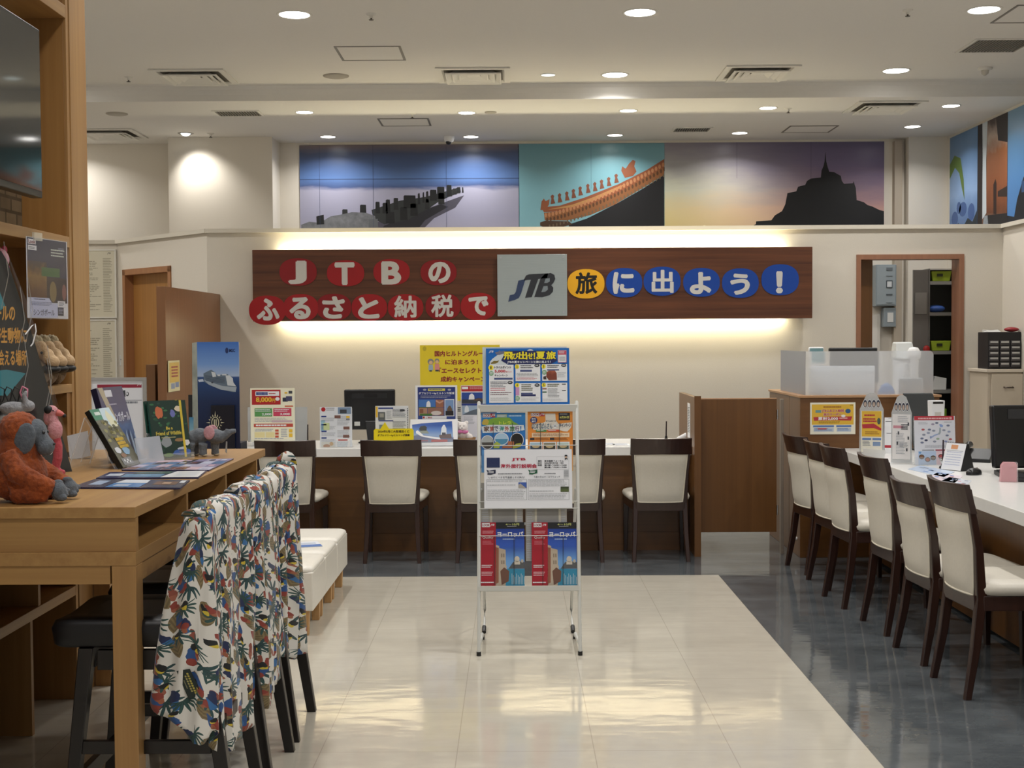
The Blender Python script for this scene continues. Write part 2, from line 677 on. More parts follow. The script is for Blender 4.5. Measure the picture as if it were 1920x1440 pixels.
LEDGE = mat('#d6cfc0', 0.6)
m = MB()
m.box(P0[0], P0[1] - 0.03, ZT, P1[0], P0[1] + TH + 0.02, ZT + 0.035, LEDGE)
obox(m, -0.02, -0.03, ZT, ul + 0.012, TH + 0.02, ZT + 0.035, LEDGE)
m.box(P2[0] - 0.01, YW - 0.03, ZT, P3[0], YW + TH + 0.02, ZT + 0.035, LEDGE)
m.box(P3[0] - 0.03, 5.0, ZT, XR, YW + TH, ZT + 0.035, LEDGE)
structure(m.build('trim_1'))
m = MB()
m.box(-2.0, YB - 0.012, ZF - 0.022, XR, YB, ZF, LEDGE)
structure(m.build('trim_2'))

# door in the oblique wall
dr = thing('door_1', loc=(0, 0, 0), label=None, cat=None); dr['kind'] = 'structure'
m = MB()
obox(m, d0, -0.012, 0, d0 + 0.05, TH, DZ, W_FRAME); obox(m, d1 - 0.05, -0.012, 0, d1, TH, DZ, W_FRAME)
obox(m, d0, -0.012, DZ - 0.05, d1, TH, DZ + 0.003, W_FRAME)
m.build('frame', dr)
m = MB(); obox(m, d0 + 0.05, 0.075, 0.01, d1 - 0.05, TH, DZ - 0.05, W_DOOR); m.build('leaf', dr)
# opening on the right, with a sliding leaf half drawn behind it
dr = thing('door_2', loc=(0, 0, 0), label=None, cat=None); dr['kind'] = 'structure'
FR2 = wood('pinkish_frame_wood', '#8d6149', '#9d6f55', 0.45, 'Z', 26)
m = MB()
m.box(OX0 - 0.006, YW - 0.015, 0, OX0 + 0.032, YW + TH + 0.01, OZ + 0.03, FR2)
m.box(OX1 - 0.03, YW - 0.015, 0, OX1 + 0.012, YW + TH + 0.06, OZ + 0.03, FR2)
m.box(OX0 + 0.032, YW - 0.015, OZ - 0.012, OX1 - 0.03, YW + TH + 0.01, OZ + 0.03, FR2)
m.build('frame', dr)
m = MB(); m.box(2.45, YW + TH + 0.02, 0.01, 3.107, YW + TH + 0.06, OZ - 0.004, W_BROWN); m.build('leaf', dr)

# ---------------------------------------------------------------- ceiling fittings
LENS = glow('lamp_lens', (1.0, 0.97, 0.92), 14)
LENS_S = glow('small_lamp_lens', (1.0, 0.97, 0.92), 14)
LENS_D = glow('dim_lamp_lens', (0.9, 1.0, 0.95), 2.2)
FIT = mat('#d9d6ce', 0.5)
FIT_D = mat('#8d887f', 0.6)


def lamp(parent, size, watts, spread=142, col=(1.0, 0.98, 0.955), z=-0.012):
    l = bpy.data.lights.new('lamp', 'AREA')
    l.shape = 'DISK'; l.size = size; l.energy = watts; l.color = col
    l.spread = math.radians(spread)
    o = bpy.data.objects.new('lamp', l)
    COL.objects.link(o)
    o.parent = parent; o.location = (0, 0, z)
    return o


def downlight(p, r, watts, label, group, lens):
    t = thing('downlight', label, 'ceiling light', p, 0, group)
    m = MB()
    m.lathe([(r * 0.97, -0.001), (r * 1.02, -0.006), (r * 1.13, -0.005), (r * 1.16, 0.0)], (0, 0, 0), FIT, 32, None, False, False)
    m.build('trim_ring', t)
    m = MB(); m.lathe([(0.001, -0.0035), (r * 0.97, -0.0035)], (0, 0, 0), lens, 32, None, False, False)
    m.build('lens', t)
    if watts:
        lamp(t, r * 1.7, watts)
    return t


BIGL = [(552, 27, 'large lit round ceiling downlight above the left mural, nearest row'),
        (1200, 23, 'large lit round ceiling downlight near the top centre, nearest row'),
        (1845, 18, 'large lit round ceiling downlight in the top right corner'),
        (1153, 140, 'large lit round ceiling downlight just right of the small dim one'),
        (1680, 132, 'large lit round ceiling downlight between square diffuser and conical detector')]
for x, y, l in BIGL:
    downlight(atZ(x, y, ZC), 0.098, LAMP_W, l, 'large ceiling downlights', LENS)
# the same grid of lamps goes on over the camera
for Y in (6.35, 4.35, 2.35, 0.35):
    for X in ((-1.38, 0.80, 2.98) if Y > 2 else (0.80, 2.98)):
        downlight(Vector((X, Y, ZC)), 0.098, LAMP_W, 'large lit round ceiling downlight of the rows in front of the shop', 'front rows of downlights', LENS)
for Y in (10.2, 8.3, 6.35):
    downlight(Vector((-3.56, Y, ZC)), 0.098, LAMP_W, 'large lit round ceiling downlight behind the tall wooden shelf', 'downlights behind the shelf', LENS)
downlight(atZ(1028, 140, ZC), 0.055, 0, 'small dim ceiling downlight right of the middle square diffuser', 'small ceiling downlights', LENS_D)
SMALL = [(571, 210, 'small lit downlight below the large one over the left mural'),
         (875, 211, 'small lit downlight above the dome camera, left of a flat disc'),
         (1178, 207, 'small lit downlight under the large one right of centre'),
         (1440, 202, 'small lit downlight beside a sprinkler, above the framed hatch'),
         (1783, 198, 'small lit downlight nearest the murals on the right wall'),
         (615, 256, 'small lit downlight close to the left end of the pier mural'),
         (883, 256, 'small lit downlight right of the dome camera'),
         (1153, 253, 'small lit downlight over the roof mural'),
         (1387, 249, 'small lit downlight between slot grille and framed hatch'),
         (1711, 237, 'small lit downlight above the right corner pier')]
for x, y, l in SMALL:
    downlight(atZ(x, y, ZF), 0.071, LAMP_S, l, 'small ceiling downlights', LENS_S)
for Y in (12.5, 11.1):
    downlight(Vector((-4.3, Y, ZF)), 0.071, LAMP_S, 'small lit downlight behind the oak post, over the far left corner', 'small downlights in the far left corner', LENS_S)
# spotlight washing the pier on the left
t = thing('spotlight', 'small angled ceiling spotlight washing the pale pier on the left', 'ceiling light', atZ(348, 250, ZF))
m = MB(); m.lathe([(0.045, -0.002), (0.06, -0.008), (0.075, 0.0)], (0, 0, 0), FIT_D, 28, None, False, False); m.build('trim_ring', t)
m = MB(); m.ball((0, 0, 0.005), (0.046, 0.046, 0.03), glow('spot_lens', (0.85, 0.95, 1.0), 5)); m.build('lens', t)
sp = bpy.data.lights.new('lamp', 'SPOT'); sp.energy = 26; sp.spot_size = math.radians(95); sp.spot_blend = 1.0; sp.shadow_soft_size = 0.04; sp.color = (1.0, 0.96, 0.9)
so = bpy.data.objects.new('lamp', sp); COL.objects.link(so); so.parent = t; so.location = (0, 0, -0.05); so.rotation_euler = (math.radians(28), 0, math.radians(-25))


def diffuser(p, label):
    t = thing('ceiling_diffuser', label, 'air vent', p, 0, 'square ceiling diffusers')
    h = 0.285

    def sq(a, z):
        return [(-a, -a, z), (a, -a, z), (a, a, z), (-a, a, z)]
    m = MB(); m.ring([sq(h, -0.001), sq(h, -0.012), sq(h - 0.045, -0.012), sq(h - 0.06, 0.0)], FIT, False, False, False); m.build('frame', t)
    m = MB()
    for a, b, z in ((0.215, 0.15, -0.03), (0.165, 0.10, -0.024), (0.115, 0.05, -0.018)):
        m.ring([sq(a, z + 0.002), sq(a, z - 0.006), sq(a - 0.012, z - 0.006), sq(b, 0.0)], FIT, False, False, False)
    m.add(sq(0.05, -0.012), [(0, 3, 2, 1)], FIT)
    m.build('cone', t)
    m = MB(); m.add(sq(h - 0.05, -0.0008), [(0, 3, 2, 1)], mat('#6f6a61', 0.8)); m.build('backing', t)
    return t


diffuser(atZ(365, 143, ZC), 'square white ceiling diffuser nearest the wooden shelf')
diffuser(atZ(888, 140, ZC), 'square white ceiling diffuser left of the small dim downlight')
diffuser(atZ(1420, 136, ZC), 'square white ceiling diffuser right of centre, on the higher ceiling')
diffuser(atZ(205, 250, ZF), 'square white ceiling diffuser half hidden by the shelf post')
diffuser(atZ(1658, 200, ZF), 'square white ceiling diffuser left of the right wall murals')


def grille(p, w, d, label):
    t = thing('ceiling_grille', label, 'air vent', p, 0, 'slot grilles in the ceiling')
    m = MB()
    for a in ((-w, -d, w, -d + 0.02), (-w, d - 0.02, w, d), (-w, -d + 0.02, -w + 0.02, d - 0.02), (w - 0.02, -d + 0.02, w, d - 0.02)):
        m.box(a[0], a[1], -0.008, a[2], a[3], 0, FIT)
    m.build('frame', t)
    m = MB(); m.box(-w + 0.02, -d + 0.02, -0.001, w - 0.02, d - 0.02, 0, mat('#2c2a27', 0.8)); m.build('backing', t)
    m = MB()
    n = int(2 * w / 0.024)
    for i in range(n):
        x = -w + 0.03 + (2 * w - 0.06) * i / (n - 1)
        m.box(x - 0.003, -d + 0.02, -0.007, x + 0.003, d - 0.02, -0.001, FIT_D)
    m.build('slats', t)


grille(atZ(447, 212, ZF), 0.20, 0.14, 'dark slot grille in the ceiling left of the pier mural')
grille(atZ(1297, 242.5, ZF), 0.18, 0.13, 'dark slot grille in the ceiling over the sunset mural')
grille(atZ(1868, 85, ZC), 0.22, 0.22, 'large dark slot grille in the ceiling at top right')


def hatch(p, w, d, label):
    t = thing('ceiling_hatch', label, 'access hatch', p, 0, 'framed ceiling hatches')
    m = MB()
    for a in ((-w, -d, w, -d + 0.016), (-w, d - 0.016, w, d), (-w, -d + 0.016, -w + 0.016, d - 0.016), (w - 0.016, -d + 0.016, w, d - 0.016)):
        m.box(a[0], a[1], -0.004, a[2], a[3], 0, mat('#77726a', 0.5))
    m.build('frame', t)
    m = MB(); m.box(-w + 0.018, -d + 0.018, -0.0025, w - 0.018, d - 0.018, 0, CEIL); m.build('panel', t)


hatch(atZ(695, 100, ZC), 0.235, 0.235, 'large framed ceiling hatch right of the nearest left downlight')
hatch(atZ(759, 229, ZF), 0.225, 0.20, 'framed ceiling hatch left of the dome camera')
hatch(atZ(1518, 242, ZF), 0.225, 0.20, 'framed ceiling hatch over the black castle silhouette')
hatch(atZ(1950, 26, ZC), 0.235, 0.235, 'framed ceiling hatch cut by the right frame edge')


def disc(p, r, label, col='#a49e93'):
    m = MB(); m.lathe([(0.001, -0.012), (r * 0.8, -0.012), (r, -0.006), (r * 1.02, 0.0)], (0, 0, 0), mat(col, 0.7), 32, None, False, False)
    tag(m.build('ceiling_speaker', None, 0, 2, p), label, 'speaker', 'round ceiling speakers')


disc(atZ(630, 142, ZC), 0.10, 'flat grey round ceiling speaker left of the middle diffuser')
disc(atZ(219, 213, ZF), 0.09, 'flat grey round ceiling speaker near the wooden post')
disc(atZ(920, 210, ZF), 0.05, 'small flat grey ceiling disc right of a lit downlight')


def sprinkler(p, label, k=1.0):
    t = thing('sprinkler', label, 'sprinkler', p, 0, 'ceiling sprinklers')
    m = MB(); m.lathe([(0.034 * k, 0.0), (0.030 * k, -0.006), (0.012 * k, -0.01), (0.010 * k, -0.028 * k)], (0, 0, 0), FIT, 16, None, False, True); m.build('base', t)
    m = MB(); m.lathe([(0.006 * k, -0.028 * k), (0.006 * k, -0.036 * k), (0.016 * k, -0.037 * k), (0.016 * k, -0.040 * k)], (0, 0, 0), mat('#5b5650', 0.4, 0.6), 12); m.build('head', t)


sprinkler(atZ(696, 26, ZC), 'small ceiling sprinkler above the large framed hatch')
sprinkler(atZ(241, 144, ZC), 'small ceiling sprinkler left of the leftmost higher diffuser')
sprinkler(atZ(1702, 19, ZC), 'small ceiling sprinkler left of the top right downlight')
sprinkler(atZ(773, 213, ZF), 'small ceiling sprinkler just above the middle framed hatch')
sprinkler(atZ(395, 250, ZF), 'small ceiling sprinkler right of the wall washing spotlight')
sprinkler(atZ(1478, 203, ZF), 'small ceiling sprinkler right of a small lit downlight')
t = thing('smoke_detector', 'white conical ceiling detector under the top right grille', 'detector', atZ(1847, 127, ZC))
m = MB(); m.lathe([(0.055, 0), (0.055, -0.015), (0.035, -0.02)], (0, 0, 0), FIT, 20, None, False, True); m.build('base', t)
m = MB(); m.lathe([(0.03, -0.02), (0.026, -0.045), (0.008, -0.06)], (0, 0, 0), mat('#bdb8ae', 0.5), 16); m.build('cone', t)
t = thing('dome_camera', 'white dome camera on the ceiling in front of the pier mural', 'camera', atZ(842, 256, ZF))
m = MB(); m.lathe([(0.05, 0), (0.05, -0.02), (0.042, -0.045), (0.03, -0.055)], (0, 0, 0), WHITE, 20, None, False, True); m.build('housing', t)
m = MB(); m.ball((-0.006, -0.01, -0.055), 0.026, BLACK); m.build('dome', t)

# light of the room behind the opening comes from the far row above; the two hidden strips belong to the sign (see its builder)


# ================================================================ SIGN ON THE PARTITION
def sign():
    Yf = 11.06
    a = atY(474.5, 605.5, Yf); b = atY(1523.5, 461, Yf)
    x0, x1, z0, z1 = a.x, b.x, a.z + 0.012, b.z - 0.006
    t = thing('sign_board', 'long walnut sign board lit from behind on the cream wall', 'sign board', ((x0 + x1) / 2, Yf, z0))
    w, h = x1 - x0, z1 - z0
    m = MB(); m.box(-w / 2, 0, 0, w / 2, 0.05, h, W_SIGN); m.build('board', t, 0.003)
    for x in (-1.8, -0.6, 0.6, 1.8):
        m = MB(); m.box(x - 0.05, 0.05, 0.15, x + 0.05, YW - Yf - 0.001, h - 0.15, mat('#7a7a78', 0.5)); m.build('mount', t)
    for z, up in ((h - 0.03, 1), (0.03, -1)):
        m = MB(); m.box(-w / 2 + 0.22, 0.05, z - 0.008, w / 2 - 0.22, 0.062, z + 0.008, glow('strip_diffuser', (1.0, 0.9, 0.62), 4)); m.build('led_strip', t)
        for k in range(2):
            l = bpy.data.lights.new('strip_light', 'AREA'); l.shape = 'RECTANGLE'; l.size = (w - 0.44) / 2; l.size_y = 0.03
            l.energy = LED_W; l.color = (1.0, 0.89, 0.60)
            o = bpy.data.objects.new('strip_light', l); COL.objects.link(o); o.parent = t
            o.location = ((k - 0.5) * (w - 0.44) / 2, 0.085, z + 0.005 * up)
            o.rotation_euler = (math.radians(180 - 22) if up > 0 else math.radians(22), 0, 0)
    # steel plate with the raised logo
    pa = atY(933, 593, Yf - 0.03); pb = atY(1063, 476.5, Yf - 0.03)
    pw, ph = pb.x - pa.x, pb.z - pa.z
    t = thing('logo_plate', 'square brushed steel plate with a raised three letter logo', 'sign plate', (pa.x, Yf - 0.03, pa.z))
    g = G('brushed_steel')
    nz = g.noise(g.vmath('MULTIPLY', g.coord(), (1.5, 1, 260)), 3, 3)
    g.color(g.mix(nz, lin('#b7c3c4'), lin('#d5dedd'))); g.b.inputs['Metallic'].default_value = 0.85; g.rough(0.33); g.b.inputs['Anisotropic'].default_value = 0.7
    m = MB(); m.box(0, 0, 0, pw, 0.006, ph, g.m); m.build('plate', t, 0.001)
    for x in (0.03, pw - 0.03):
        for z in (0.03, ph - 0.03):
            m = MB(); m.cyl((x, -0.008, z), (x, 0.029, z), 0.008, CHROME, None, 12); m.build('screw', t)
    NAVY = mat('#2b3d63', 0.2, 0.3, 0.6); JET = mat('#15161c', 0.12, 0.2, 0.8); EDGE = mat('#c8cdd0', 0.25, 0.8)
    Z = (900, 440, 1920 / 660)

    def pt(x, y):
        px, py = Z[0] + x / Z[2], Z[1] + y / Z[2]
        return ((px - 933) / 130 * pw, (593 - py) / 116.5 * ph)
    J = [(210, 250), (248, 243), (224, 322), (212, 345), (190, 356), (155, 366), (163, 330), (186, 325), (196, 312)]
    T = [(252, 222), (268, 216), (372, 211), (365, 238), (318, 241), (282, 341), (246, 345), (278, 245), (238, 250)]
    Bs = [(330, 240), (352, 216), (385, 209), (405, 220), (410, 242), (400, 264), (388, 276), (399, 290), (397, 312), (380, 330), (340, 342), (296, 341)]
    Bh1 = [(358, 240), (380, 238), (380, 256), (366, 264), (350, 264)]
    Bh2 = [(346, 282), (368, 280), (370, 300), (356, 312), (334, 314)]
    for nm, P, mt in (('letter', J, NAVY), ('letter', T, JET), ('letter', Bs, JET)):
        q = [pt(*p) for p in P]
        m = MB()
        m.prism([(u - 0.003, v - 0.004) for u, v in q], -0.006, 0.001, EDGE)
        m.prism(q, -0.014, -0.005, mt)
        if P is Bs:
            for hl in (Bh1, Bh2):
                m.prism([pt(*p) for p in hl], -0.0145, -0.0135, mat('#9aa4a8', 0.25, 0.8))
        m.build(nm, t)
    # paper discs with one character each
    RED, REDS = mat('#a31219', 0.35), mat('#8e0d15', 0.35)
    BLU, YEL = mat('#0d44a0', 0.3), mat('#f2b21f', 0.4)
    CW, CK = mat('#d6d4cf', 0.5), mat('#17130f', 0.5)
    Zl, kl = (400, 440), 1920 / 560
    Zr, kr = (900, 440), 1920 / 660
    rows = []
    for ch, cx, cy, rx, ry, gb in (
            ('J', 545, 240, 120, 88, (480, 168, 600, 318)), ('T', 850, 248, 120, 84, (780, 178, 908, 324)), ('B', 1146, 240, 117, 84, (1080, 172, 1208, 320)), ('の', 1448, 243, 116, 82, (1382, 175, 1525, 312))):
        rows.append((ch, cx, cy, rx, ry, gb, 'red', 'top row', Zl, kl))
    for ch, cx, cy, rx, ry, gb in (
            ('ふ', 347, 486, 118, 94, (278, 410, 426, 552)), ('る', 562, 470, 112, 88, (488, 402, 626, 544)), ('さ', 775, 466, 112, 86, (700, 396, 846, 540)), ('と', 1003, 468, 114, 86, (930, 402, 1068, 540)),
            ('納', 1236, 468, 114, 86, (1162, 392, 1306, 534)), ('税', 1476, 462, 112, 86, (1400, 386, 1544, 530)), ('で', 1704, 462, 114, 88, (1640, 396, 1770, 520))):
        rows.append((ch, cx, cy, rx, ry, gb, 'red', 'bottom row', Zl, kl))
    for ch, cx, cy, rx, ry, gb, c in (
            ('旅', 578, 268, 101, 80, (520, 206, 640, 324), 'yellow'), ('に', 786, 262, 99, 80, (724, 204, 842, 322), 'blue'), ('出', 993, 254, 101, 79, (936, 192, 1056, 318), 'blue'),
            ('よ', 1208, 260, 100, 78, (1144, 204, 1262, 324), 'blue'), ('う', 1420, 264, 100, 80, (1364, 212, 1472, 328), 'blue'), ('！', 1637, 246, 102, 84, (1614, 200, 1652, 320), 'blue')):
        rows.append((ch, cx, cy, rx, ry, gb, c, 'right of the steel plate', Zr, kr))
    for i, (ch, cx, cy, rx, ry, gb, c, where, Z, k) in enumerate(rows):
        lift = 0.003 + 0.002 * (i % 2)
        Yd = Yf - lift
        o = atY(Z[0] + cx / k, Z[1] + cy / k, Yd)
        sx = o.y / F / k
        nm = {'！': 'exclamation mark'}.get(ch, ch)
        colr = {'red': 'black' and 'white', 'yellow': 'black', 'blue': 'white'}[c]
        t = thing('letter_disc', f'{c} oval paper disc with {colr} {nm}, {where} of the sign' if where != 'right of the steel plate' else f'{c} oval paper disc with {colr} {nm} on the walnut sign',
                  'sign letter', o, 0, 'paper letter discs on the sign')
        m = MB()
        n = 40
        pts = []
        for q in range(n):
            an = 2 * math.pi * q / n
            ca, sa = math.cos(an), math.sin(an)
            e = 0.86
            pts.append((sx * rx * math.copysign(abs(ca) ** e, ca), sx * ry * math.copysign(abs(sa) ** e, sa)))
        m.prism(pts, -0.0015, 0.0, {'red': RED if i % 3 else REDS, 'blue': BLU, 'yellow': YEL}[c])
        m.build('disc', t)
        vs, fs, _ = glyphs(ch, 0.048 if ch not in '納税旅出' else 0.03, 4)
        x0, x1 = (gb[0] - cx) * sx, (gb[2] - cx) * sx
        z0, z1 = (cy - gb[3]) * sx, (cy - gb[1]) * sx
        m = MB(); m.add([(x0 + (x1 - x0) * a, -0.0022 - d, z0 + (z1 - z0) * b) for a, b, d in vs], fs, CW if c != 'yellow' else CK)
        m.build('letter', t)


sign()


# ================================================================ MURALS
def murals():
    Ym = YB - 0.012
    # --- pier at dusk
    box = (563, 270, 973, 436)
    a, w, h = span(box, Ym)
    a.z -= 0.14; h += 0.14                     # hidden below the ledge
    box = (box[0], box[1], box[2], box[3] + 0.14 / (Ym / F))
    sky = grad('dusk_sky', [(0.0, '#a9a5b8'), (0.30, '#9d9db4'), (0.55, '#a7a6bb'), (0.59, '#4c5f8d'), (0.66, '#5d7db4'), (0.80, '#4e6797'), (0.92, '#4b5776'), (1.0, '#7d6f70')], 0, h, 2, 0.3, 0.10, 2.2, (1, 1, 5))
    s = Sheet(box, w, h, sky, 0.008)
    s.zoom = (640, 0, 3)
    DK, ST, ST2 = mat('#121417', 0.5), mat('#2c2f30', 0.5), mat('#5f6266', 0.5)
    GL = speckle('pale_rocks', '#3a3c40', '#8c8e93', 14, 0.5, 1.0, 0)
    s.rect(-231, 1002, 999, 1007, mat('#3e5179', 0.4), 1)
    s.poly([(200, 1250), (480, 1175), (660, 1110), (690, 1100), (640, 1170), (520, 1230), (430, 1320), (150, 1320)], mat('#4d4b58', 0.4), 1)
    s.poly([(240, 1270), (420, 1200), (560, 1150), (600, 1165), (470, 1240), (400, 1330), (200, 1330)], mat('#23232a', 0.4), 1.5)
    s.poly([(170, 1180), (330, 1128), (470, 1108), (560, 1085), (668, 1052), (672, 1082), (600, 1110), (540, 1140), (495, 1172), (430, 1205), (370, 1240), (240, 1262), (180, 1230)], ST, 2)
    posts = [(5, 1175, 38, 1240), (105, 1150, 142, 1215), (192, 1133, 218, 1200), (250, 1121, 276, 1190), (294, 1112, 322, 1180), (350, 1098, 420, 1170), (430, 1086, 444, 1150), (457, 1080, 468, 1140), (476, 1075, 492, 1140), (498, 1067, 538, 1130), (538, 1050, 582, 1120), (592, 1040, 622, 1105), (625, 1060, 648, 1095), (648, 1053, 670, 1088), (678, 1052, 688, 1085),
             (232, 1140, 262, 1200), (470, 1120, 496, 1178), (388, 1145, 430, 1215), (330, 1165, 372, 1240), (250, 1192, 300, 1258), (545, 1085, 580, 1150)]
    for i, p in enumerate(posts):
        s.poly([(p[0], p[3]), (p[0] + 1, p[1] + 4), (p[0] + 6, p[1]), (p[2] - 3, p[1] + 1), (p[2], p[3])], DK if i % 4 else mat('#1d1f20', 0.5), 3)
    s.poly([(-225, 1262), (-180, 1245), (-120, 1252), (-60, 1215), (0, 1205), (60, 1192), (140, 1196), (190, 1215), (205, 1300), (120, 1330), (-225, 1330)], GL, 3.4)
    s.poly([(-140, 1215), (-98, 1205), (-96, 1260), (-138, 1262)], DK, 3.6)
    s.poly([(155, 1235), (205, 1230), (208, 1330), (150, 1330)], ST2, 3.8)
    for x in (180, 590, -120):
        s.rect(x, 800, x + 1.6, 1330, mat('#34405c', 0.4), 4)
    tag(s.build('mural', None, a), 'mural panel of an old timber pier in calm water at dusk', 'mural')
    # --- palace roof corner
    box = (973, 268, 1246, 434)
    a, w, h = span(box, Ym)
    a.z -= 0.14; h += 0.14
    box = (box[0], box[1], box[2], box[3] + 0.14 / (Ym / F))
    tq = grad('turquoise_sky', [(0, '#86b7c2'), (0.5, '#7fb0bb'), (1, '#6f9da8')], 0, h, 2, 0.3)
    s = Sheet(box, w, h, tq, 0.008)
    s.zoom = (640, 0, 3)
    OR, OR2, TAN, BLK = mat('#8f5233', 0.5), mat('#b97f55', 0.5), mat('#b98a52', 0.5), mat('#15161a', 0.5)
    s.poly([(1280, 1262), (1380, 1230), (1560, 1140), (1700, 1060), (1816, 985), (1816, 1330), (1275, 1330)], BLK, 1.5)
    s.poly([(1118, 1250), (1150, 1240), (1280, 1245), (1300, 1262), (1250, 1275), (1140, 1278), (1118, 1268)], mat('#4b3524', 0.5), 2)
    s.poly([(1140, 1195), (1250, 1188), (1400, 1150), (1560, 1085), (1700, 1005), (1816, 935), (1816, 985), (1700, 1055), (1540, 1150), (1400, 1210), (1270, 1240), (1145, 1238)], mat('#8c5a34', 0.5), 2)
    s.poly([(1125, 1165), (1230, 1155), (1370, 1110), (1560, 1035), (1720, 955), (1816, 895), (1816, 940), (1700, 1005), (1560, 1085), (1400, 1150), (1250, 1188), (1140, 1192)], OR, 2.4)
    s.poly([(1160, 1178), (1300, 1150), (1420, 1108), (1560, 1048), (1600, 1035), (1560, 1062), (1420, 1128), (1300, 1165)], TAN, 2.6)
    for i in range(34):
        f = i / 33
        x = 1150 + 660 * f
        y = 1205 - 20 * f - 262 * f ** 1.35 + 4
        s.oval(x, y, 7.5, 13, OR2, 3, 10)
        s.oval(x + 8, y + 26, 6, 12, mat('#5b3a20', 0.5), 3, 10)
        s.oval(x + 22, y + 62 - 12 * f, 4.5, 10, mat('#6b5b45', 0.5), 3, 8)
    fig = [(1190, 1120), (1230, 1112), (1271, 1102), (1308, 1088), (1346, 1074), (1389, 1060), (1428, 1050), (1466, 1036), (1506, 1022), (1548, 1004)]
    for x, y in fig:
        s.poly([(x - 12, y + 26), (x - 8, y - 4), (x - 12, y - 18), (x - 2, y - 28), (x + 8, y - 20), (x + 4, y - 6), (x + 14, y + 22)], mat('#7b4630', 0.5), 3.2)
    s.poly([(1120, 1180), (1128, 1130), (1140, 1115), (1150, 1130), (1172, 1118), (1168, 1150), (1150, 1178)], OR, 3.2)
    s.poly([(1595, 1000), (1575, 960), (1580, 935), (1600, 948), (1618, 920), (1640, 898), (1655, 906), (1648, 935), (1660, 965), (1640, 990)], OR, 3.2)
    s.rect(1404, 800, 1407, 1060, mat('#5f8a95', 0.4), 1)
    tag(s.build('mural', None, a), 'mural panel of an orange tiled palace roof corner against turquoise sky', 'mural')
    # --- castle rock at sunset
    box = (1246, 265, 1658, 432)
    a, w, h = span(box, Ym)
    a.z -= 0.14; h += 0.14
    box = (box[0], box[1], box[2], box[3] + 0.14 / (Ym / F))
    g = G('sunset_sky')
    co = g.coord(); sp = g.sep(co)
    nn = g.noise(g.vmath('MULTIPLY', co, (0.8, 1, 4)), 1.6, 5, 0.6)
    zf = g.math('ADD', g.math('DIVIDE', sp[2], h), g.math('MULTIPLY', g.math('SUBTRACT', nn, 0.5), 0.35))
    left = g.ramp(zf, [(0.05, '#d8c480'), (0.35, '#dccb98'), (0.55, '#cfd0b8'), (0.75, '#adaca8'), (1.0, '#8b8490')])
    right = g.ramp(zf, [(0.05, '#dbb29c'), (0.35, '#c79d96'), (0.55, '#957f90'), (0.75, '#77698a'), (1.0, '#655d7a')])
    g.color(g.mix(g.math('SMOOTH_MIN', g.math('DIVIDE', sp[0], w * 0.7), 1.0, 0.2), left, right)); g.rough(0.3)
    s = Sheet(box, w, h, g.m, 0.008)
    s.zoom = (1280, 0, 3)
    K = mat('#0c0d10', 0.5)
    s.poly([(398, 1330), (400, 1268), (412, 1262), (414, 1246), (500, 1240), (520, 1212), (560, 1188), (578, 1150), (590, 1086), (640, 1076), (650, 1050), (690, 1040), (700, 1018), (722, 1004), (778, 998), (782, 958), (792, 935), (799, 905), (803, 850), (808, 905), (815, 935), (825, 965), (852, 968), (890, 990), (896, 1018), (908, 1035), (958, 1032), (963, 1020), (967, 1036), (975, 1060), (980, 1128), (1020, 1140), (1040, 1156), (1070, 1166), (1110, 1186), (1136, 1192), (1136, 1330)], K, 2)
    s.oval(122, 1275, 12, 8, mat('#f5f3c8', 0.4), 1)
    for x in (305, 722):
        s.rect(x, 795, x + 1.5, 1000, mat('#4a4257', 0.4), 1)
    tag(s.build('mural', None, a), 'mural panel of a black castle rock silhouette under a purple sunset', 'mural')
    # --- three tall pictures on the right wall, seen edge-on
    def side(px0, px1, base, nm, draw):
        p = atX(px0, 400, XR - 0.012); q = atX(px1, 400, XR - 0.012)
        w = p.y - q.y; z0 = 2.28; h = ZF - 0.03 - z0
        s = Sheet((0, 100, 100, 0), w, h, base, 0.008)
        s.y0, s.y1 = 0, 100
        draw(s)
        o = s.build('mural', None, (XR - 0.012, p.y, z0), -math.pi / 2)
        tag(o, nm, 'mural')
    lag = grad('lagoon_blue', [(0, '#34507f'), (0.3, '#5077ad'), (0.5, '#86a8d4'), (0.75, '#6a8bb4'), (1, '#547ca3')], 0, 1.15, 2, 0.3, 0.3, 3)

    def d1(s):
        s.poly([(0, 22), (18, 16), (40, 20), (52, 38), (56, 55), (46, 45), (36, 32), (20, 26), (0, 34)], mat('#56702f', 0.5), 1.5)
        for x, y, rx, ry in ((20, 68, 12, 6), (50, 62, 14, 6), (80, 66, 12, 7), (35, 60, 8, 5)):
            s.oval(x, y, rx, ry, mat('#3c5b92', 0.5), 1.5, 12)
        s.poly([(18, 76), (34, 72), (42, 78), (36, 92), (24, 88)], mat('#1d2a33', 0.5), 2)
        s.poly([(52, 76), (68, 70), (84, 74), (100, 66), (100, 84), (78, 82), (64, 90)], mat('#1d2a33', 0.5), 2)
        s.poly([(0, 100), (0, 94), (30, 96), (60, 92), (100, 95), (100, 100)], mat('#24384c', 0.5), 2)

    def d2(s):
        s.poly([(0, 0), (16, 0), (18, 30), (16, 100), (0, 100)], mat('#1c1516', 0.5), 1)
        s.poly([(16, 0), (34, 0), (30, 30), (32, 70), (18, 74)], mat('#c8d2d8', 0.5), 1)
        s.poly([(34, 0), (100, 0), (100, 74), (60, 72), (30, 70)], grad('alley_wall', [(0, '#4f2c1a'), (0.4, '#8d5230'), (0.7, '#9a623c'), (0.85, '#b9a798'), (1, '#4a3b36')], 0.2, 1.15, 2, 0.5, 0.3, 6), 0.8)
        s.poly([(62, 0), (100, 0), (100, 22), (70, 18)], mat('#2c2320', 0.5), 1.2)
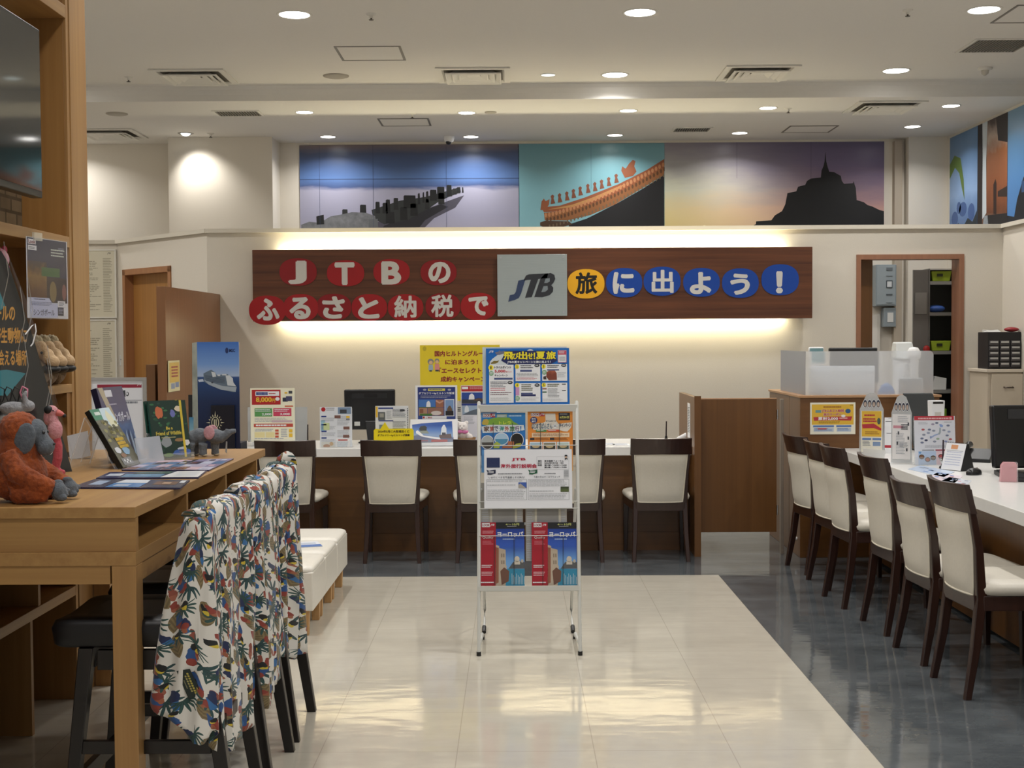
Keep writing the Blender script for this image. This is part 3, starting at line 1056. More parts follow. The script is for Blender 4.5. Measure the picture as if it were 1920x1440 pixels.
        s.poly([(55, 50), (62, 46), (66, 50), (66, 73), (56, 72)], mat('#2a1710', 0.5), 1.4)
        s.poly([(70, 56), (100, 54), (100, 62), (70, 60)], mat('#2f221d', 0.5), 1.3)
        s.poly([(24, 72), (36, 72), (46, 100), (6, 100)], speckle('wet_cobbles', '#4e535b', '#b9c3cc', 60, 0.4, 1.0, 0), 1.6)
        s.poly([(36, 72), (100, 74), (100, 100), (46, 100)], mat('#1a1a1d', 0.5), 1.5)

    def d3(s):
        s.poly([(0, 76), (10, 78), (14, 66), (22, 52), (30, 44), (34, 52), (40, 42), (46, 30), (50, 40), (60, 46), (100, 40), (100, 100), (0, 100)], mat('#10151f', 0.5), 1.5)
        for x in (20, 34, 55, 75):
            s.rect(x, 54, x + 6, 62, mat('#33507a', 0.4), 2)
    side(1780.5, 1832, lag, 'tall mural of blue lagoon water under a green palm frond', d1)
    side(1832.5, 1888, mat('#6b4a38', 0.4), 'tall mural of a wet cobbled alley between orange house walls', d2)
    side(1888.5, 2040, grad('steeple_sky', [(0, '#3f74b4'), (0.5, '#5587bd'), (1, '#6d91ab')], 0, 1.15, 2, 0.3), 'tall mural of dark gabled roofs against a blue sky', d3)


murals()


# ================================================================ COUNTERS, PARTITIONS, BACK ROOM
TZ = 0.764                      # counter height


def counters():
    # counter along the back, seen from the front
    xa, xb, yf, yb = -2.50, 1.258, 9.27, 10.03
    t = thing('service_counter', 'long brown laminate counter body under the back white worktop', 'counter', (0, yf, 0))
    m = MB(); m.box(xa, 0.17, 0.05, xb, 0.20, TZ - 0.062, W_BROWNX); m.build('front_panel', t)
    m = MB(); m.box(xa, 0.175, 0.0, xb, 0.20, 0.05, BLACKM); m.build('plinth', t)
    m = MB(); m.box(xa, 0.162, 0.0, xb, 0.1695, 0.13, W_BROWNX); m.build('kick_board', t)
    for x in (xa, -0.6, xb - 0.03):
        m = MB(); m.box(x, 0.201, 0.0, x + 0.03, 0.70, TZ - 0.062, W_BROWN); m.build('side_panel', t)
    m = MB(); m.box(xa, yf, TZ - 0.061, xb, yb, TZ, WHITE_TOP)
    tag(m.build('worktop', None, 0.003), 'long white worktop of the counter at the back', 'worktop')
    # counter on the right, running towards the viewer
    t = thing('service_counter', 'brown laminate counter body behind the row of chairs on the right', 'counter', (2.24, 3.2, 0))
    m = MB(); m.box(0.22, 0.0, 0.02, 0.25, 5.85, TZ - 0.064, W_BROWN); m.build('front_panel', t)
    m = MB(); m.box(0.251, 0.0, 0.0, 0.28, 5.85, 0.06, BLACKM); m.build('plinth', t)
    for y in (0.0, 1.85, 3.7, 5.8):
        m = MB(); m.box(0.281, y, 0.061, 0.80, y + 0.03, TZ - 0.064, W_BROWN); m.build('side_panel', t)
    m = MB(); m.box(2.24, 3.2, TZ - 0.062, 3.10, 9.056, TZ, WHITE_TOP)
    tag(m.build('worktop', None, 0.003), 'white worktop of the counter on the right with calendar and screens', 'worktop')
    # tall partition at the left end of the back counter
    m = MB(); m.box(-2.575, 9.43, 0.0, -2.512, YW - 0.003, 1.93, W_PART)
    tag(m.build('partition_panel', None, 0.002), 'tall brown partition panel standing left of the back counter', 'partition')
    m = MB(); m.box(-2.668, 9.46, 0.0, -2.60, 9.90, 1.365, W_BROWN)
    tag(m.build('partition_panel', None, 0.002), 'lower brown panel tucked behind the left side of the tall partition', 'partition')
    # low partition at its right end
    t = thing('partition_panel', 'low brown end panel between back counter and swing gate', 'partition', (1.262, 9.13, 0))
    m = MB(); m.box(0, 0, 0, 0.038, 0.86, 1.12, W_BROWN); m.build('panel', t, 0.002)
    m = MB(); m.box(-0.002, -0.002, 0, 0.044, -0.0005, 1.13, W_BROWN); m.build('edge_band', t)
    s = Sheet((0, 0, 100, 220), 0.14, 0.25, PAPER, 0.001)
    s.lines(15, 25, 85, 190, 16, mat('#55575c', 0.6), 1, 0.5, 4)
    tag(s.build('notice', None, (1.2605, 9.50, 0.815), -math.pi / 2), 'narrow white notice on the side of the low end panel', 'notice')
    # swing gate
    t = thing('swing_gate', 'brown swing gate hanging clear of the dark floor', 'gate', (1.31, 9.24, 0.155))
    m = MB(); m.box(0, 0, 0, 0.548, 0.03, 0.945, W_BROWN); m.build('leaf', t, 0.002)
    m = MB(); m.box(-0.0, -0.0, 0.946, 0.548, 0.03, 0.952, mat('#b98d68', 0.4)); m.build('top_edge', t)
    for z in (0.12, 0.80):
        m = MB(); m.cyl((0.556, 0.015, z), (0.556, 0.015, z + 0.07), 0.007, CHROME); m.build('hinge', t)
    m = MB(); m.box(1.884, 9.22, 0, 1.905, 9.27, 1.10, mat('#8d8175', 0.35, 0.4))
    tag(m.build('gate_post', None, 0.002), 'slim grey metal post beside the swing gate', 'post')
    # reception block with frosted screen
    RW, RD = 0.965, 1.09
    t = thing('reception_desk', 'brown boxed reception desk with frosted screen on top, right of the gate', 'reception desk', (1.985, 9.06, 0))
    m = MB(); m.box(0, 0, 0, RW, 0.03, 1.115, W_BROWNX); m.build('front_panel', t, 0.002)
    m = MB(); m.box(0, 0.031, 0, 0.03, 0.36, 1.115, W_BROWN); m.build('side_panel', t, 0.002)
    m = MB(); m.box(0, 0.366, 0, 0.03, RD, 1.115, W_BROWN); m.build('side_panel', t, 0.002)
    m = MB(); m.box(RW - 0.03, 0.031, 0, RW, RD, 1.115, W_BROWN); m.build('side_panel', t, 0.002)
    m = MB(); m.box(-0.01, -0.012, 1.116, RW + 0.012, 0.17, 1.132, mat('#b18862', 0.4)); m.box(-0.01, 0.17, 1.116, 0.09, RD, 1.132, mat('#b18862', 0.4)); m.build('top_rail', t, 0.002)
    m = MB(); m.box(0.031, 0.18, 0.84, RW - 0.031, RD, 0.87, WHITE_TOP); m.build('inner_shelf', t)
    for x in (0.04, RW - 0.07):
        m = MB(); m.box(x, RD - 0.06, 0, x + 0.03, RD - 0.03, 0.84, BLACKM); m.build('leg', t)
    m = MB(); m.cyl((-0.012, 0.10, 0.12), (0.0, 0.10, 0.12), 0.012, WHITE); m.build('door_stop', t)
    # frosted acrylic
    fr = bpy.data.materials.new('frosted_acrylic'); fr.use_nodes = True
    nt = fr.node_tree; nt.nodes.clear()
    tl = nt.nodes.new('ShaderNodeBsdfRefraction'); tl.inputs['Roughness'].default_value = 0.42; tl.inputs['IOR'].default_value = 1.06
    tl.inputs['Color'].default_value = (0.90, 0.93, 0.96, 1)
    df = nt.nodes.new('ShaderNodeBsdfTranslucent'); df.inputs[0].default_value = (0.92, 0.94, 0.97, 1)
    d2 = nt.nodes.new('ShaderNodeBsdfDiffuse'); d2.inputs[0].default_value = (0.86, 0.88, 0.92, 1)
    a1 = nt.nodes.new('ShaderNodeMixShader'); a1.inputs[0].default_value = 0.5
    a2 = nt.nodes.new('ShaderNodeMixShader'); a2.inputs[0].default_value = 0.42
    oo = nt.nodes.new('ShaderNodeOutputMaterial')
    nt.links.new(df.outputs[0], a1.inputs[1]); nt.links.new(d2.outputs[0], a1.inputs[2])
    nt.links.new(tl.outputs[0], a2.inputs[1]); nt.links.new(a1.outputs[0], a2.inputs[2]); nt.links.new(a2.outputs[0], oo.inputs[0])
    t = thing('privacy_screen', 'frosted acrylic privacy screen standing on the reception desk', 'screen', (2.03, 9.10, 1.1325))
    w, h = 0.89, 0.305
    c = 0.03
    pts = [(0, 0), (w, 0)] + [(w - c + c * math.cos(a), h - c + c * math.sin(a)) for a in [math.pi / 2 * k / 6 for k in range(7)]] + [(0, h)]
    m = MB(); m.add([(p[0], 0, p[1]) for p in pts], [tuple(range(len(pts)))], fr); m.build('front_pane', t)
    m = MB(); m.add([(0, 0, 0), (0, 0.85, 0), (0, 0.85, h), (0, 0, h)], [(0, 1, 2, 3)], fr); m.build('side_pane', t)
    # things behind the frosted screen, on the inner shelf (z 0.87)
    def scr(X, Y, w, h, lift, label, rz=0.0, zb=0.87):
        t = thing('monitor', label, 'monitor', (X, Y, zb), rz)
        m = MB(); m.box(-w / 2, 0, lift, w / 2, 0.035, lift + h, BLACK); m.build('housing', t, 0.008)
        m = MB(); m.box(-w / 2 + 0.015, -0.0012, lift + 0.02, w / 2 - 0.015, -0.0002, lift + h - 0.015, mat('#0a0b0d', 0.15)); m.build('panel', t)
        m = MB(); m.box(-0.03, 0.036, 0.02, 0.03, 0.06, lift + 0.12, BLACK); m.build('neck', t)
        m = MB(); m.box(-0.12, -0.06, 0, 0.12, 0.12, 0.018, BLACK); m.build('base', t, 0.006)
        return t
    scr(2.53, 9.78, 0.36, 0.26, 0.325, 'black monitor behind the frosted screen of the reception desk', math.pi)
    t = thing('receipt_printer', 'white payment printer rising above the frosted screen', 'printer', (2.845, 9.50, 0.8705))
    m = MB(); m.box(-0.07, 0, 0.0, 0.07, 0.12, 0.50, WHITE); m.build('stand', t, 0.01)
    m = MB(); m.hexa([(-0.075, -0.02, 0.501), (0.075, -0.02, 0.501), (0.075, 0.13, 0.501), (-0.075, 0.13, 0.501)], [(-0.06, 0.03, 0.625), (0.06, 0.03, 0.625), (0.06, 0.13, 0.625), (-0.06, 0.13, 0.625)], mat('#d5d8d6', 0.4)); m.build('head', t, 0.01)
    m = MB(); m.lathe([(0.028, 0), (0.03, 0.50), (0.045, 0.52), (0.045, 0.56), (0.03, 0.585), (0.005, 0.59)], (0, 0, 0), WHITE, 20)
    tag(m.build('scanner', None, 0, 2, (2.88, 9.42, 0.8705)), 'round white scanner head beside the payment printer', 'scanner')
    t = thing('tablet_display', 'small white display with pale teal screen at the left of the frosted screen', 'display', (2.30, 9.95, 0.8705))
    m = MB(); m.box(-0.015, 0, 0, 0.015, 0.03, 0.50, WHITE); m.build('stand', t)
    m = MB(); m.box(-0.06, -0.01, 0.44, 0.06, 0.02, 0.59, WHITE); m.build('housing', t, 0.015)
    m = MB(); m.box(-0.05, -0.0125, 0.47, 0.05, -0.0105, 0.58, mat('#7fa7ad', 0.3)); m.build('panel', t)
    m = MB(); m.box(2.10, 9.28, 0.8705, 2.56, 9.30, 1.33, mat('#cfd6dc', 0.4)); tag(m.build('document_rack', None, 0.004), 'pale upright board blurred behind the left half of the frosted screen', 'board')
    m = MB(); m.ball((0, 0, 0.17), (0.075, 0.04, 0.168), mat('#2f6fb0', 0.5)); tag(m.build('bag', None, 0, 2, (2.655, 9.33, 0.8705)), 'blue bag blurred behind the frosted screen', 'bag')
    m = MB(); m.box(0, 0, 0, 0.165, 0.045, 0.37, mat('#8f979b', 0.4)); tag(m.build('storage_box', None, 0.006, 2, (2.745, 9.30, 0.8705)), 'grey box blurred at the right of the frosted screen', 'box')
    # low cabinet with drawer organiser against the wall on the right
    CAB = mat('#c6baa8', 0.5)
    t = thing('cabinet', 'cream low cabinet against the back wall at the right edge', 'cabinet', (3.89, 10.72, 0))
    m = MB(); m.box(0, 0.02, 0, 0.287, 0.44, 1.235, CAB); m.build('body', t, 0.003)
    m = MB(); m.box(-0.015, 0.0, 1.236, 0.287, 0.45, 1.262, mat('#d3c8b8', 0.5)); m.build('top', t, 0.003)
    m = MB(); m.box(0.03, 0.0, 0.05, 0.285, 0.019, 1.22, CAB); dd = m.build('door', t, 0.003)
    m = MB(); m.tube([(0.13, 0, 1.115), (0.13, -0.022, 1.112), (0.20, -0.022, 1.112), (0.20, 0, 1.115)], 0.006, mat('#5a5048', 0.3, 0.8), 8); m.build('handle', dd)
    t = thing('drawer_organizer', 'black desktop organizer with rows of pale drawers on the cream cabinet', 'organizer', (3.905, 10.76, 1.2625))
    m = MB(); m.box(0, 0.012, 0, 0.272, 0.25, 0.305, mat('#17161a', 0.4)); m.build('body', t, 0.004)
    for c_ in range(3):
        for r in range(5):
            m = MB(); m.box(0.008 + c_ * 0.089, 0.0, 0.02 + r * 0.045, 0.083 + c_ * 0.089, 0.011, 0.055 + r * 0.045, mat('#4a474a', 0.35)); dr = m.build('drawer', t)
            m = MB(); m.box(0.014 + c_ * 0.089, -0.006, 0.036 + r * 0.045, 0.077 + c_ * 0.089, -0.0003, 0.05 + r * 0.045, mat('#b9b8b4', 0.35)); m.build('handle', dr)
    m = MB(); m.hexa([(0, 0, 0), (0.12, 0, 0), (0.12, 0.1, 0), (0, 0.1, 0)], [(0.01, 0.01, 0.012), (0.10, 0.02, 0.02), (0.11, 0.09, 0.012), (0.0, 0.09, 0.02)], mat('#cfcfcc', 0.4))
    tag(m.build('tape_pack', None, 0, 2, (3.89, 10.77, 1.5678)), 'small pale packet lying on the black drawer organizer', 'packet')
    m = MB(); m.ball((0, 0, 0.02), (0.06, 0.05, 0.02), mat('#8f1d26', 0.4)); tag(m.build('pouch', None, 0, 2, (4.115, 10.82, 1.5678)), 'dark red pouch lying on the black drawer organizer', 'pouch')


counters()


def back_room():
    # seen through the opening: electric boxes on the wall, a narrow white door, an open steel locker
    PG = mat('#8d979c', 0.4)
    a = atY(1641.5, 574, 12.78); b = atY(1681, 496, 12.78)
    t = thing('electric_panel', 'large grey electric panel on the back room wall', 'electric panel', (a.x, 12.78, a.z))
    w, h = b.x - a.x, b.z - a.z
    m = MB(); m.box(0, 0, 0, w, 0.118, h, PG); m.build('box', t, 0.004)
    m = MB(); m.box(0.012, -0.006, 0.012, w - 0.012, -0.0002, h - 0.012, mat('#98a2a7', 0.4)); d = m.build('door', t, 0.002)
    for z0, z1, c in ((0.345, 0.375, '#6a7277'), (0.29, 0.295, '#6a7277'), (0.175, 0.25, '#4c5358'), (0.105, 0.12, '#5b6368'), (0.03, 0.034, '#6a7277')):
        m = MB(); m.box(w * 0.50, -0.010, z0, w * 0.80, -0.0065, z1, mat(c, 0.4)); m.build('window' if c == '#4c5358' else 'vent', d)
    m = MB(); m.box(w * 0.54, -0.0125, 0.185, w * 0.76, -0.0105, 0.24, mat('#d4d8da', 0.4)); m.build('card', d)
    a = atY(1657, 613, 12.80); b = atY(1680, 577, 12.80)
    t = thing('electric_panel', 'small grey switch box below the large electric panel', 'electric panel', (a.x, 12.80, a.z))
    w, h = b.x - a.x, b.z - a.z
    m = MB(); m.box(0, 0, 0, w, 0.098, h, PG); m.build('box', t, 0.004)
    m = MB(); m.box(w * 0.30, -0.003, h * 0.25, w * 0.78, -0.0003, h * 0.75, mat('#dcdcd8', 0.4)); m.build('notice', t)
    dr = thing('door_3', None, None); dr['kind'] = 'structure'
    m = MB(); m.box(3.30, YB - 0.03, 0, 3.60, YB - 0.001, 1.76, mat('#dfdad0', 0.5)); m.build('frame', dr)
    m = MB(); m.box(3.32, YB - 0.036, 0.01, 3.575, YB - 0.0305, 1.74, mat('#e6e1d8', 0.5)); m.build('leaf', dr)
    m = MB(); m.box(3.725, 12.82, 0, 3.80, YB, ZF - 0.03, mat('#b7ab9a', 0.7)); structure(m.build('trim_3'))
    # open locker: its hinged side faces the opening
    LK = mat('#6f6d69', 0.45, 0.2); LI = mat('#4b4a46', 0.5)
    Xl, Yl = 3.66, 11.55
    t = thing('locker', 'open grey steel locker with shelves inside the back room', 'locker', (Xl, Yl, 0))
    m = MB()
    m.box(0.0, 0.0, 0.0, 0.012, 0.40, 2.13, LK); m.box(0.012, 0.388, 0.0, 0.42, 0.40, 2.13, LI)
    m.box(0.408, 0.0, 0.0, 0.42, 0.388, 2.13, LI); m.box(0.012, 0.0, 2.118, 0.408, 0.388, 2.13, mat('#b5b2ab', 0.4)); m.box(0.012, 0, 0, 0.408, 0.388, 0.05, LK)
    m.build('body', t)
    for z in (0.62, 1.03, 1.375, 1.715, 1.99):
        m = MB(); m.box(0.013, 0.004, z, 0.407, 0.386, z + 0.03, mat('#8b8984', 0.45)); m.build('shelf', t)
    m = MB(); m.box(-0.135, -0.0, 0.03, -0.004, 0.022, 2.12, mat('#6b6864', 0.4, 0.2)); d = m.build('door', t)
    m = MB(); m.box(-0.12, -0.012, 1.73, -0.02, -0.0005, 1.92, mat('#8a8782', 0.4)); m.build('handle_plate', d)
    GR = mat('#9db32f', 0.5)
    for z, nm in ((2.021, 'lime green bin with dark label on the top locker shelf'), (1.406, 'lime green bin on the middle locker shelf')):
        t2 = thing('storage_bin', nm, 'bin', (Xl + 0.03, Yl + 0.02, z))
        m = MB(); m.hexa([(0.015, 0.01, 0), (0.165, 0.01, 0), (0.165, 0.25, 0), (0.015, 0.25, 0)], [(0, 0, 0.088), (0.18, 0, 0.088), (0.18, 0.26, 0.088), (0, 0.26, 0.088)], GR); m.build('body', t2, 0.004)
        m = MB(); m.box(0.05, -0.004, 0.04, 0.10, 0.004, 0.065, mat('#2c3016', 0.5)); m.build('label_card', t2)
    m = MB(); m.ball((0.08, 0.1, 0.035), (0.08, 0.08, 0.034), mat('#3f63b0', 0.5)); tag(m.build('pouch', None, 0, 2, (Xl + 0.02, Yl + 0.02, 1.7455)), 'blue pouch on the upper locker shelf', 'pouch')
    m = MB(); m.hexa([(0, 0, 0), (0.14, 0, 0), (0.14, 0.2, 0), (0, 0.2, 0)], [(0.05, 0.02, 0.12), (0.15, 0.02, 0.10), (0.15, 0.2, 0.10), (0.05, 0.2, 0.12)], mat('#d8d8d4', 0.5)); tag(m.build('card_box', None, 0.003, 2, (Xl + 0.03, Yl + 0.03, 1.0605)), 'white card box with dark print on a low locker shelf', 'box')
    for k in range(3):
        m = MB(); m.box(0, 0, 0, 0.045, 0.22, 0.24, mat(('#8fb23a', '#d9dccb', '#7ea232')[k], 0.5)); tag(m.build('binder', None, 0.002, 2, (Xl + 0.03 + 0.05 * k, Yl + 0.03, 0.6505)), ('lime binder leftmost on the bottom visible locker shelf', 'pale binder between two lime ones in the locker', 'darker lime binder right of the pale one in the locker')[k], 'binder', 'binders in the locker')
    m = MB(); m.ball((0, 0, 0), (0.03, 0.02, 0.035), mat('#a8211d', 0.5)); tag(m.build('charm', None, 0, 2, (Xl - 0.03, Yl - 0.045, 1.42)), 'small red charm hanging on the open locker door', 'charm')
    m = MB()


back_room()


# ================================================================ CHAIRS
def chair_proto():
    t = thing('chair', 'chair', 'chair')
    for s in (-1, 1):
        m = MB()
        m.bar([(s * 0.183, -0.268, 0), (s * 0.172, -0.230, 0.20), (s * 0.166, -0.205, 0.40), (s * 0.176, -0.222, 0.60), (s * 0.193, -0.275, 0.835)],
              [(0.026, 0.03), (0.032, 0.038), (0.034, 0.044), (0.03, 0.036), (0.024, 0.026)], W_CHAIR)
        m.build('leg', t, 0.004)
        m = MB(); m.bar([(s * 0.20, 0.205, 0), (s * 0.196, 0.20, 0.37)], [(0.026, 0.026), (0.038, 0.038)], W_CHAIR); m.build('leg', t, 0.004)

    def back_y(x, z):                    # bowed back; z runs up the leaning posts
        zs = [(0.40, -0.205), (0.60, -0.222), (0.835, -0.275)]
        for (a, ya), (b, yb_) in zip(zs, zs[1:]):
            if z <= b:
                f = (z - a) / (b - a); y = ya + (yb_ - ya) * f; break
        else:
            y = zs[-1][1]
        return y - 0.035 * (1 - (x / 0.2) ** 2)
    # top rail
    rings = []
    n = 14
    for i in range(n + 1):
        x = -0.205 + 0.41 * i / n
        k = abs(x) / 0.205
        zb, zt = 0.742 - 0.004 * k, 0.85 + 0.004 * k
        yb_, yt = back_y(x, 0.742), back_y(x, 0.835) - 0.012
        rings.append([(x, yb_ - 0.014, zb), (x, yt - 0.012, zt), (x, yt + 0.012, zt), (x, yb_ + 0.014, zb)])
    m = MB(); m.ring(rings, W_CHAIR, False); m.build('top_rail', t, 0.004)
    # upholstered back
    def panel(off, grow, z0, z1, mt):
        mm = MB()
        nx_, nz = 12, 10
        for side in (-1, 1):
            vs = []
            for j in range(nz + 1):
                z = z0 + (z1 - z0) * j / nz
                hw = 0.150 + (0.179 - 0.150) * j / nz + grow
                for i in range(nx_ + 1):
                    u = -1 + 2 * i / nx_
                    x = hw * u
                    e = min(1, (1 - abs(u)) * 6) * min(1, min(j, nz - j) / nz * 6 + 0.0)
                    vs.append((x, back_y(x, z) + side * (0.006 + off * math.sqrt(max(0, e))), z))
            fs = []
            for j in range(nz):
                for i in range(nx_):
                    q = (j * (nx_ + 1) + i, j * (nx_ + 1) + i + 1, (j + 1) * (nx_ + 1) + i + 1, (j + 1) * (nx_ + 1) + i)
                    fs.append(q if side < 0 else q[::-1])
            mm.add(vs, fs, mt, True)
        return mm
    bp = panel(0.014, 0.0, 0.405, 0.742, LEATHER).build('backrest', t)
    pts = []
    for k in range(41):
        f = k / 40 * 4
        if f < 1: x, z = -0.150 + 0.30 * f, 0.408
        elif f < 2: x, z = 0.150 + 0.028 * (f - 1), 0.408 + 0.332 * (f - 1)
        elif f < 3: x, z = 0.178 - 0.356 * (f - 2), 0.740
        else: x, z = -0.178 + 0.028 * (f - 3), 0.740 - 0.332 * (f - 3)
        pts.append((x, back_y(x, z) - 0.008, z))
    m = MB(); m.tube(pts, 0.0045, mat('#ddd6c4', 0.5), 6); m.build('piping', bp)
    # apron
    m = MB()
    m.hexa([(-0.165, -0.23, 0.345), (0.165, -0.23, 0.345), (0.165, -0.205, 0.345), (-0.165, -0.205, 0.345)], [(-0.165, -0.235, 0.408), (0.165, -0.235, 0.408), (0.165, -0.205, 0.408), (-0.165, -0.205, 0.408)], W_CHAIR)
    m.build('rail', t, 0.003)
    m = MB(); m.box(-0.185, 0.188, 0.355, 0.185, 0.212, 0.41, W_CHAIR); m.build('rail', t, 0.003)
    for s in (-1, 1):
        m = MB()
        a, b = s * 0.172, s * 0.205
        m.hexa([(a - 0.012, -0.20, 0.35), (a + 0.012, -0.20, 0.35), (b + 0.012, 0.19, 0.35), (b - 0.012, 0.19, 0.35)], [(a - 0.012, -0.20, 0.41), (a + 0.012, -0.20, 0.41), (b + 0.012, 0.19, 0.41), (b - 0.012, 0.19, 0.41)], W_CHAIR)
        m.build('rail', t, 0.003)
    # seat: rounded cushion, wider at the front
    rings = []
    for z, g in ((0.411, 0.0), (0.420, 0.012), (0.437, 0.016), (0.453, 0.008), (0.463, -0.015), (0.467, -0.06)):
        rg = []
        for k in range(48):
            a = 2 * math.pi * k / 48
            ca, sa = math.cos(a), math.sin(a)
            u = math.copysign(abs(ca) ** 0.35, ca); v = math.copysign(abs(sa) ** 0.35, sa)
            y = v * (0.215 + g) + 0.005
            x = u * ((0.19 + 0.03 * (v + 1) / 2) + g)
            rg.append((x, y, z))
        rings.append(rg)
    m = MB(); m.ring(rings, LEATHER, True, False, True); m.build('seat', t)
    return t


def chairs():
    first = chair_proto()
    used = []

    def put(x, y, rz, label, group, sz=1.0, sx=1.0):
        o = first if not used else copy_tree(first)
        used.append(o)
        o.location = (x, y, 0); o.rotation_euler = (0, 0, rz); o.scale = (sx, sx, sz)
        o['label'] = label; o['group'] = group
    gb, gr = 'chairs at the back counter', 'chairs at the right counter'
    yb = 9.20
    for px, lab, dr in ((545, 'cream backed dark wood chair partly behind the hung shirts at the back counter', 0.0),
                        (738, 'cream backed dark wood chair standing alone left of the white brochure rack', 0.0),
                        (907, 'cream backed dark wood chair whose left half shows beside the brochure rack', 0.0),
                        (1073, 'cream backed dark wood chair whose right half shows beside the brochure rack', 0.0),
                        (1230, 'cream backed dark wood chair at the back counter next to the low end panel', 0.0)):
        put((px - 963) * yb / F, yb, dr, lab, gb, 1.0, 1.02)
    k = math.radians
    for y, x, sz, rz, lab in ((5.70, 2.17, 1.075, -86, 'nearest cream backed chair at the right counter, in front of the others'),
                              (6.27, 2.165, 1.0, -86, 'second nearest chair in the right row, with the lowest back'),
                              (6.88, 2.165, 1.075, -86, 'third chair from the front in the right row, below the acrylic menu'),
                              (7.55, 2.115, 1.07, -86, 'fourth chair from the front in the right row, below the brown reception desk poster'),
                              (8.09, 2.145, 1.05, -84, 'second farthest chair in the right row, overlapped by the next one'),
                              (8.62, 2.125, 1.05, -82, 'farthest chair in the right row, close to the reception desk side')):
        put(x, y, k(rz), lab, gr, sz, 1.0)


chairs()


# ================================================================ SHELF UNIT, TABLE AND WHAT STANDS THERE
XS = -1.89                        # front of the shelf unit
TT = 1.055                          # bar table height


def shelf_and_table():
    Yn, Yf = 2.4, 5.58
    t = thing('shelf_unit', 'tall oak display shelf along the left wall ending in a broad post', 'shelf', (XS, Yf, 0))
    D = 0.43                       # depth of the lower bays
    def L(y): return y - Yf
    m = MB(); m.box(-D, 0, 0, -0.012, 0.236, ZC - 0.01, W_SHELF); m.build('post', t, 0.002)
    m = MB(); m.box(-0.012, -0.0, 0, 0.0, 0.03, ZC - 0.01, W_TABLEZ); m.box(-0.012, 0.034, 0, 0.004, 0.241, ZC - 0.01, W_TABLEZ); m.build('edge_trim', t, 0.001)
    m = MB(); m.box(-D - 0.012, L(Yn), 0, -D, 0.0, 1.94, mat('#3a2313', 0.6)); m.build('back_panel', t)
    # stone print behind the television
    g = G('stone_print')
    co = g.coord()
    br = g.n('TexBrick'); g.put(g.comb(g.sep(co)[1], g.sep(co)[2], 0.0), br.inputs['Vector'])
    br.inputs['Scale'].default_value = 4.2; br.inputs['Mortar Size'].default_value = 0.03
    br.inputs['Color1'].default_value = lin('#8d7d63'); br.inputs['Color2'].default_value = lin('#6d5f4a'); br.inputs['Mortar'].default_value = lin('#3d3427')
    g.color(g.mix(0.35, br.outputs[0], g.mix(g.noise(co, 9, 5), lin('#4d4232'), lin('#a3927a')))); g.rough(0.7)
    m = MB(); m.box(-0.212, L(Yn), 1.9875, -0.2, 0.0, 2.908, g.m); m.build('stone_panel', t)
    for i, (z0, z1, dd) in enumerate(((0.452, 0.4925, D), (1.325, 1.361, D), (1.9415, 1.987, D), (2.909, 2.963, 0.27))):
        m = MB(); m.box(-dd, L(Yn), z0, 0.0, -0.0005, z1, W_TABLE); m.build('board', t, 0.002)
    for y in (5.06, 4.41, 3.69, 2.97):
        m = MB(); m.box(-D, L(y), 0.0, -0.004, L(y) + 0.025, 0.4515, W_SHELF); m.build('divider', t)
        m = MB(); m.box(-D, L(y) + 0.09, 0.493, -0.004, L(y) + 0.115, 0.807, W_SHELF); m.build('divider', t)
    m = MB(); m.box(-D, -0.05, 1.073, -0.006, -0.001, 1.3245, W_SHELF); m.build('divider', t)
    m = MB(); m.box(-D, L(Yn), 0.8075, -0.012, -0.001, 0.839, W_SHELF); m.build('board', t)

    # bar table with open compartments
    y0, y1, x0, x1 = 3.84, 5.865, XS + 0.008, -1.122
    t = thing('bar_table', 'long oak bar table with open compartments beneath its top', 'table', (x1, y0, 0))
    w = x1 - x0; d = y1 - y0
    m = MB(); m.box(-w, 0, TT - 0.033, 0, d, TT, W_TABLE); m.build('tabletop', t, 0.0015)
    m = MB(); m.box(-w, 0.0, 0.88, 0.0, d, 0.921, W_TABLE); m.build('lower_board', t, 0.0015)
    m = MB(); m.box(-w, 0.008, 0.9215, -0.0005, 0.03, TT - 0.0335, W_TABLEX); m.build('end_panel', t)
    for y in (0.0, 0.61, 1.215, 1.82):
        m = MB(); m.box(-0.42, y + 0.031 if y == 0 else y, 0.9215, -0.001, y + (0.036 if y == 0 else 0.022), TT - 0.0335, W_TABLEX); m.build('divider', t)
    m = MB(); m.box(-0.44, 0.031, 0.9215, -0.421, d, TT - 0.0335, W_SHELF); m.build('back_panel', t)
    m = MB(); m.box(-w, 0.004, 0.8255, -0.077, 0.024, 0.8795, W_TABLEX); m.build('apron', t)
    m = MB(); m.box(-0.024, 0.08, 0.8255, -0.004, d - 0.08, 0.8795, W_TABLE); m.build('apron', t)
    for x, y in ((-0.072, 0.0), (-0.072, d - 0.072), (-w, d - 0.072)):
        m = MB(); m.box(x, y, 0, x + 0.072, y + 0.072, 0.8795, W_TABLEZ); m.build('leg', t, 0.002)

    # television on the stone print
    t = thing('television', 'large dark wall television in the upper bay of the oak shelf', 'television', (-2.10, 5.70, 2.28))
    dk = mat('#101214', 0.4)
    a = atX(80, 372, -1.82); tp = atX(77, 58, -1.82)
    yr, zb, zt = a.y, a.z, tp.z
    t.location = (-1.82, yr, zb)
    ww = 1.3
    m = MB(); m.box(-0.045, -ww, 0, 0.0, 0, zt - zb, dk); m.build('housing', t, 0.004)
    m = MB(); m.box(0.0005, -ww + 0.012, 0.025, 0.002, -0.012, zt - zb - 0.012, mat('#1d2123', 0.06, 0.0, 0.0, 1.0)); m.build('panel', t)
    m = MB(); m.box(-0.268, -ww / 2 - 0.25, 0.25, -0.046, -ww / 2 + 0.25, 0.55, dk); m.build('bracket', t)

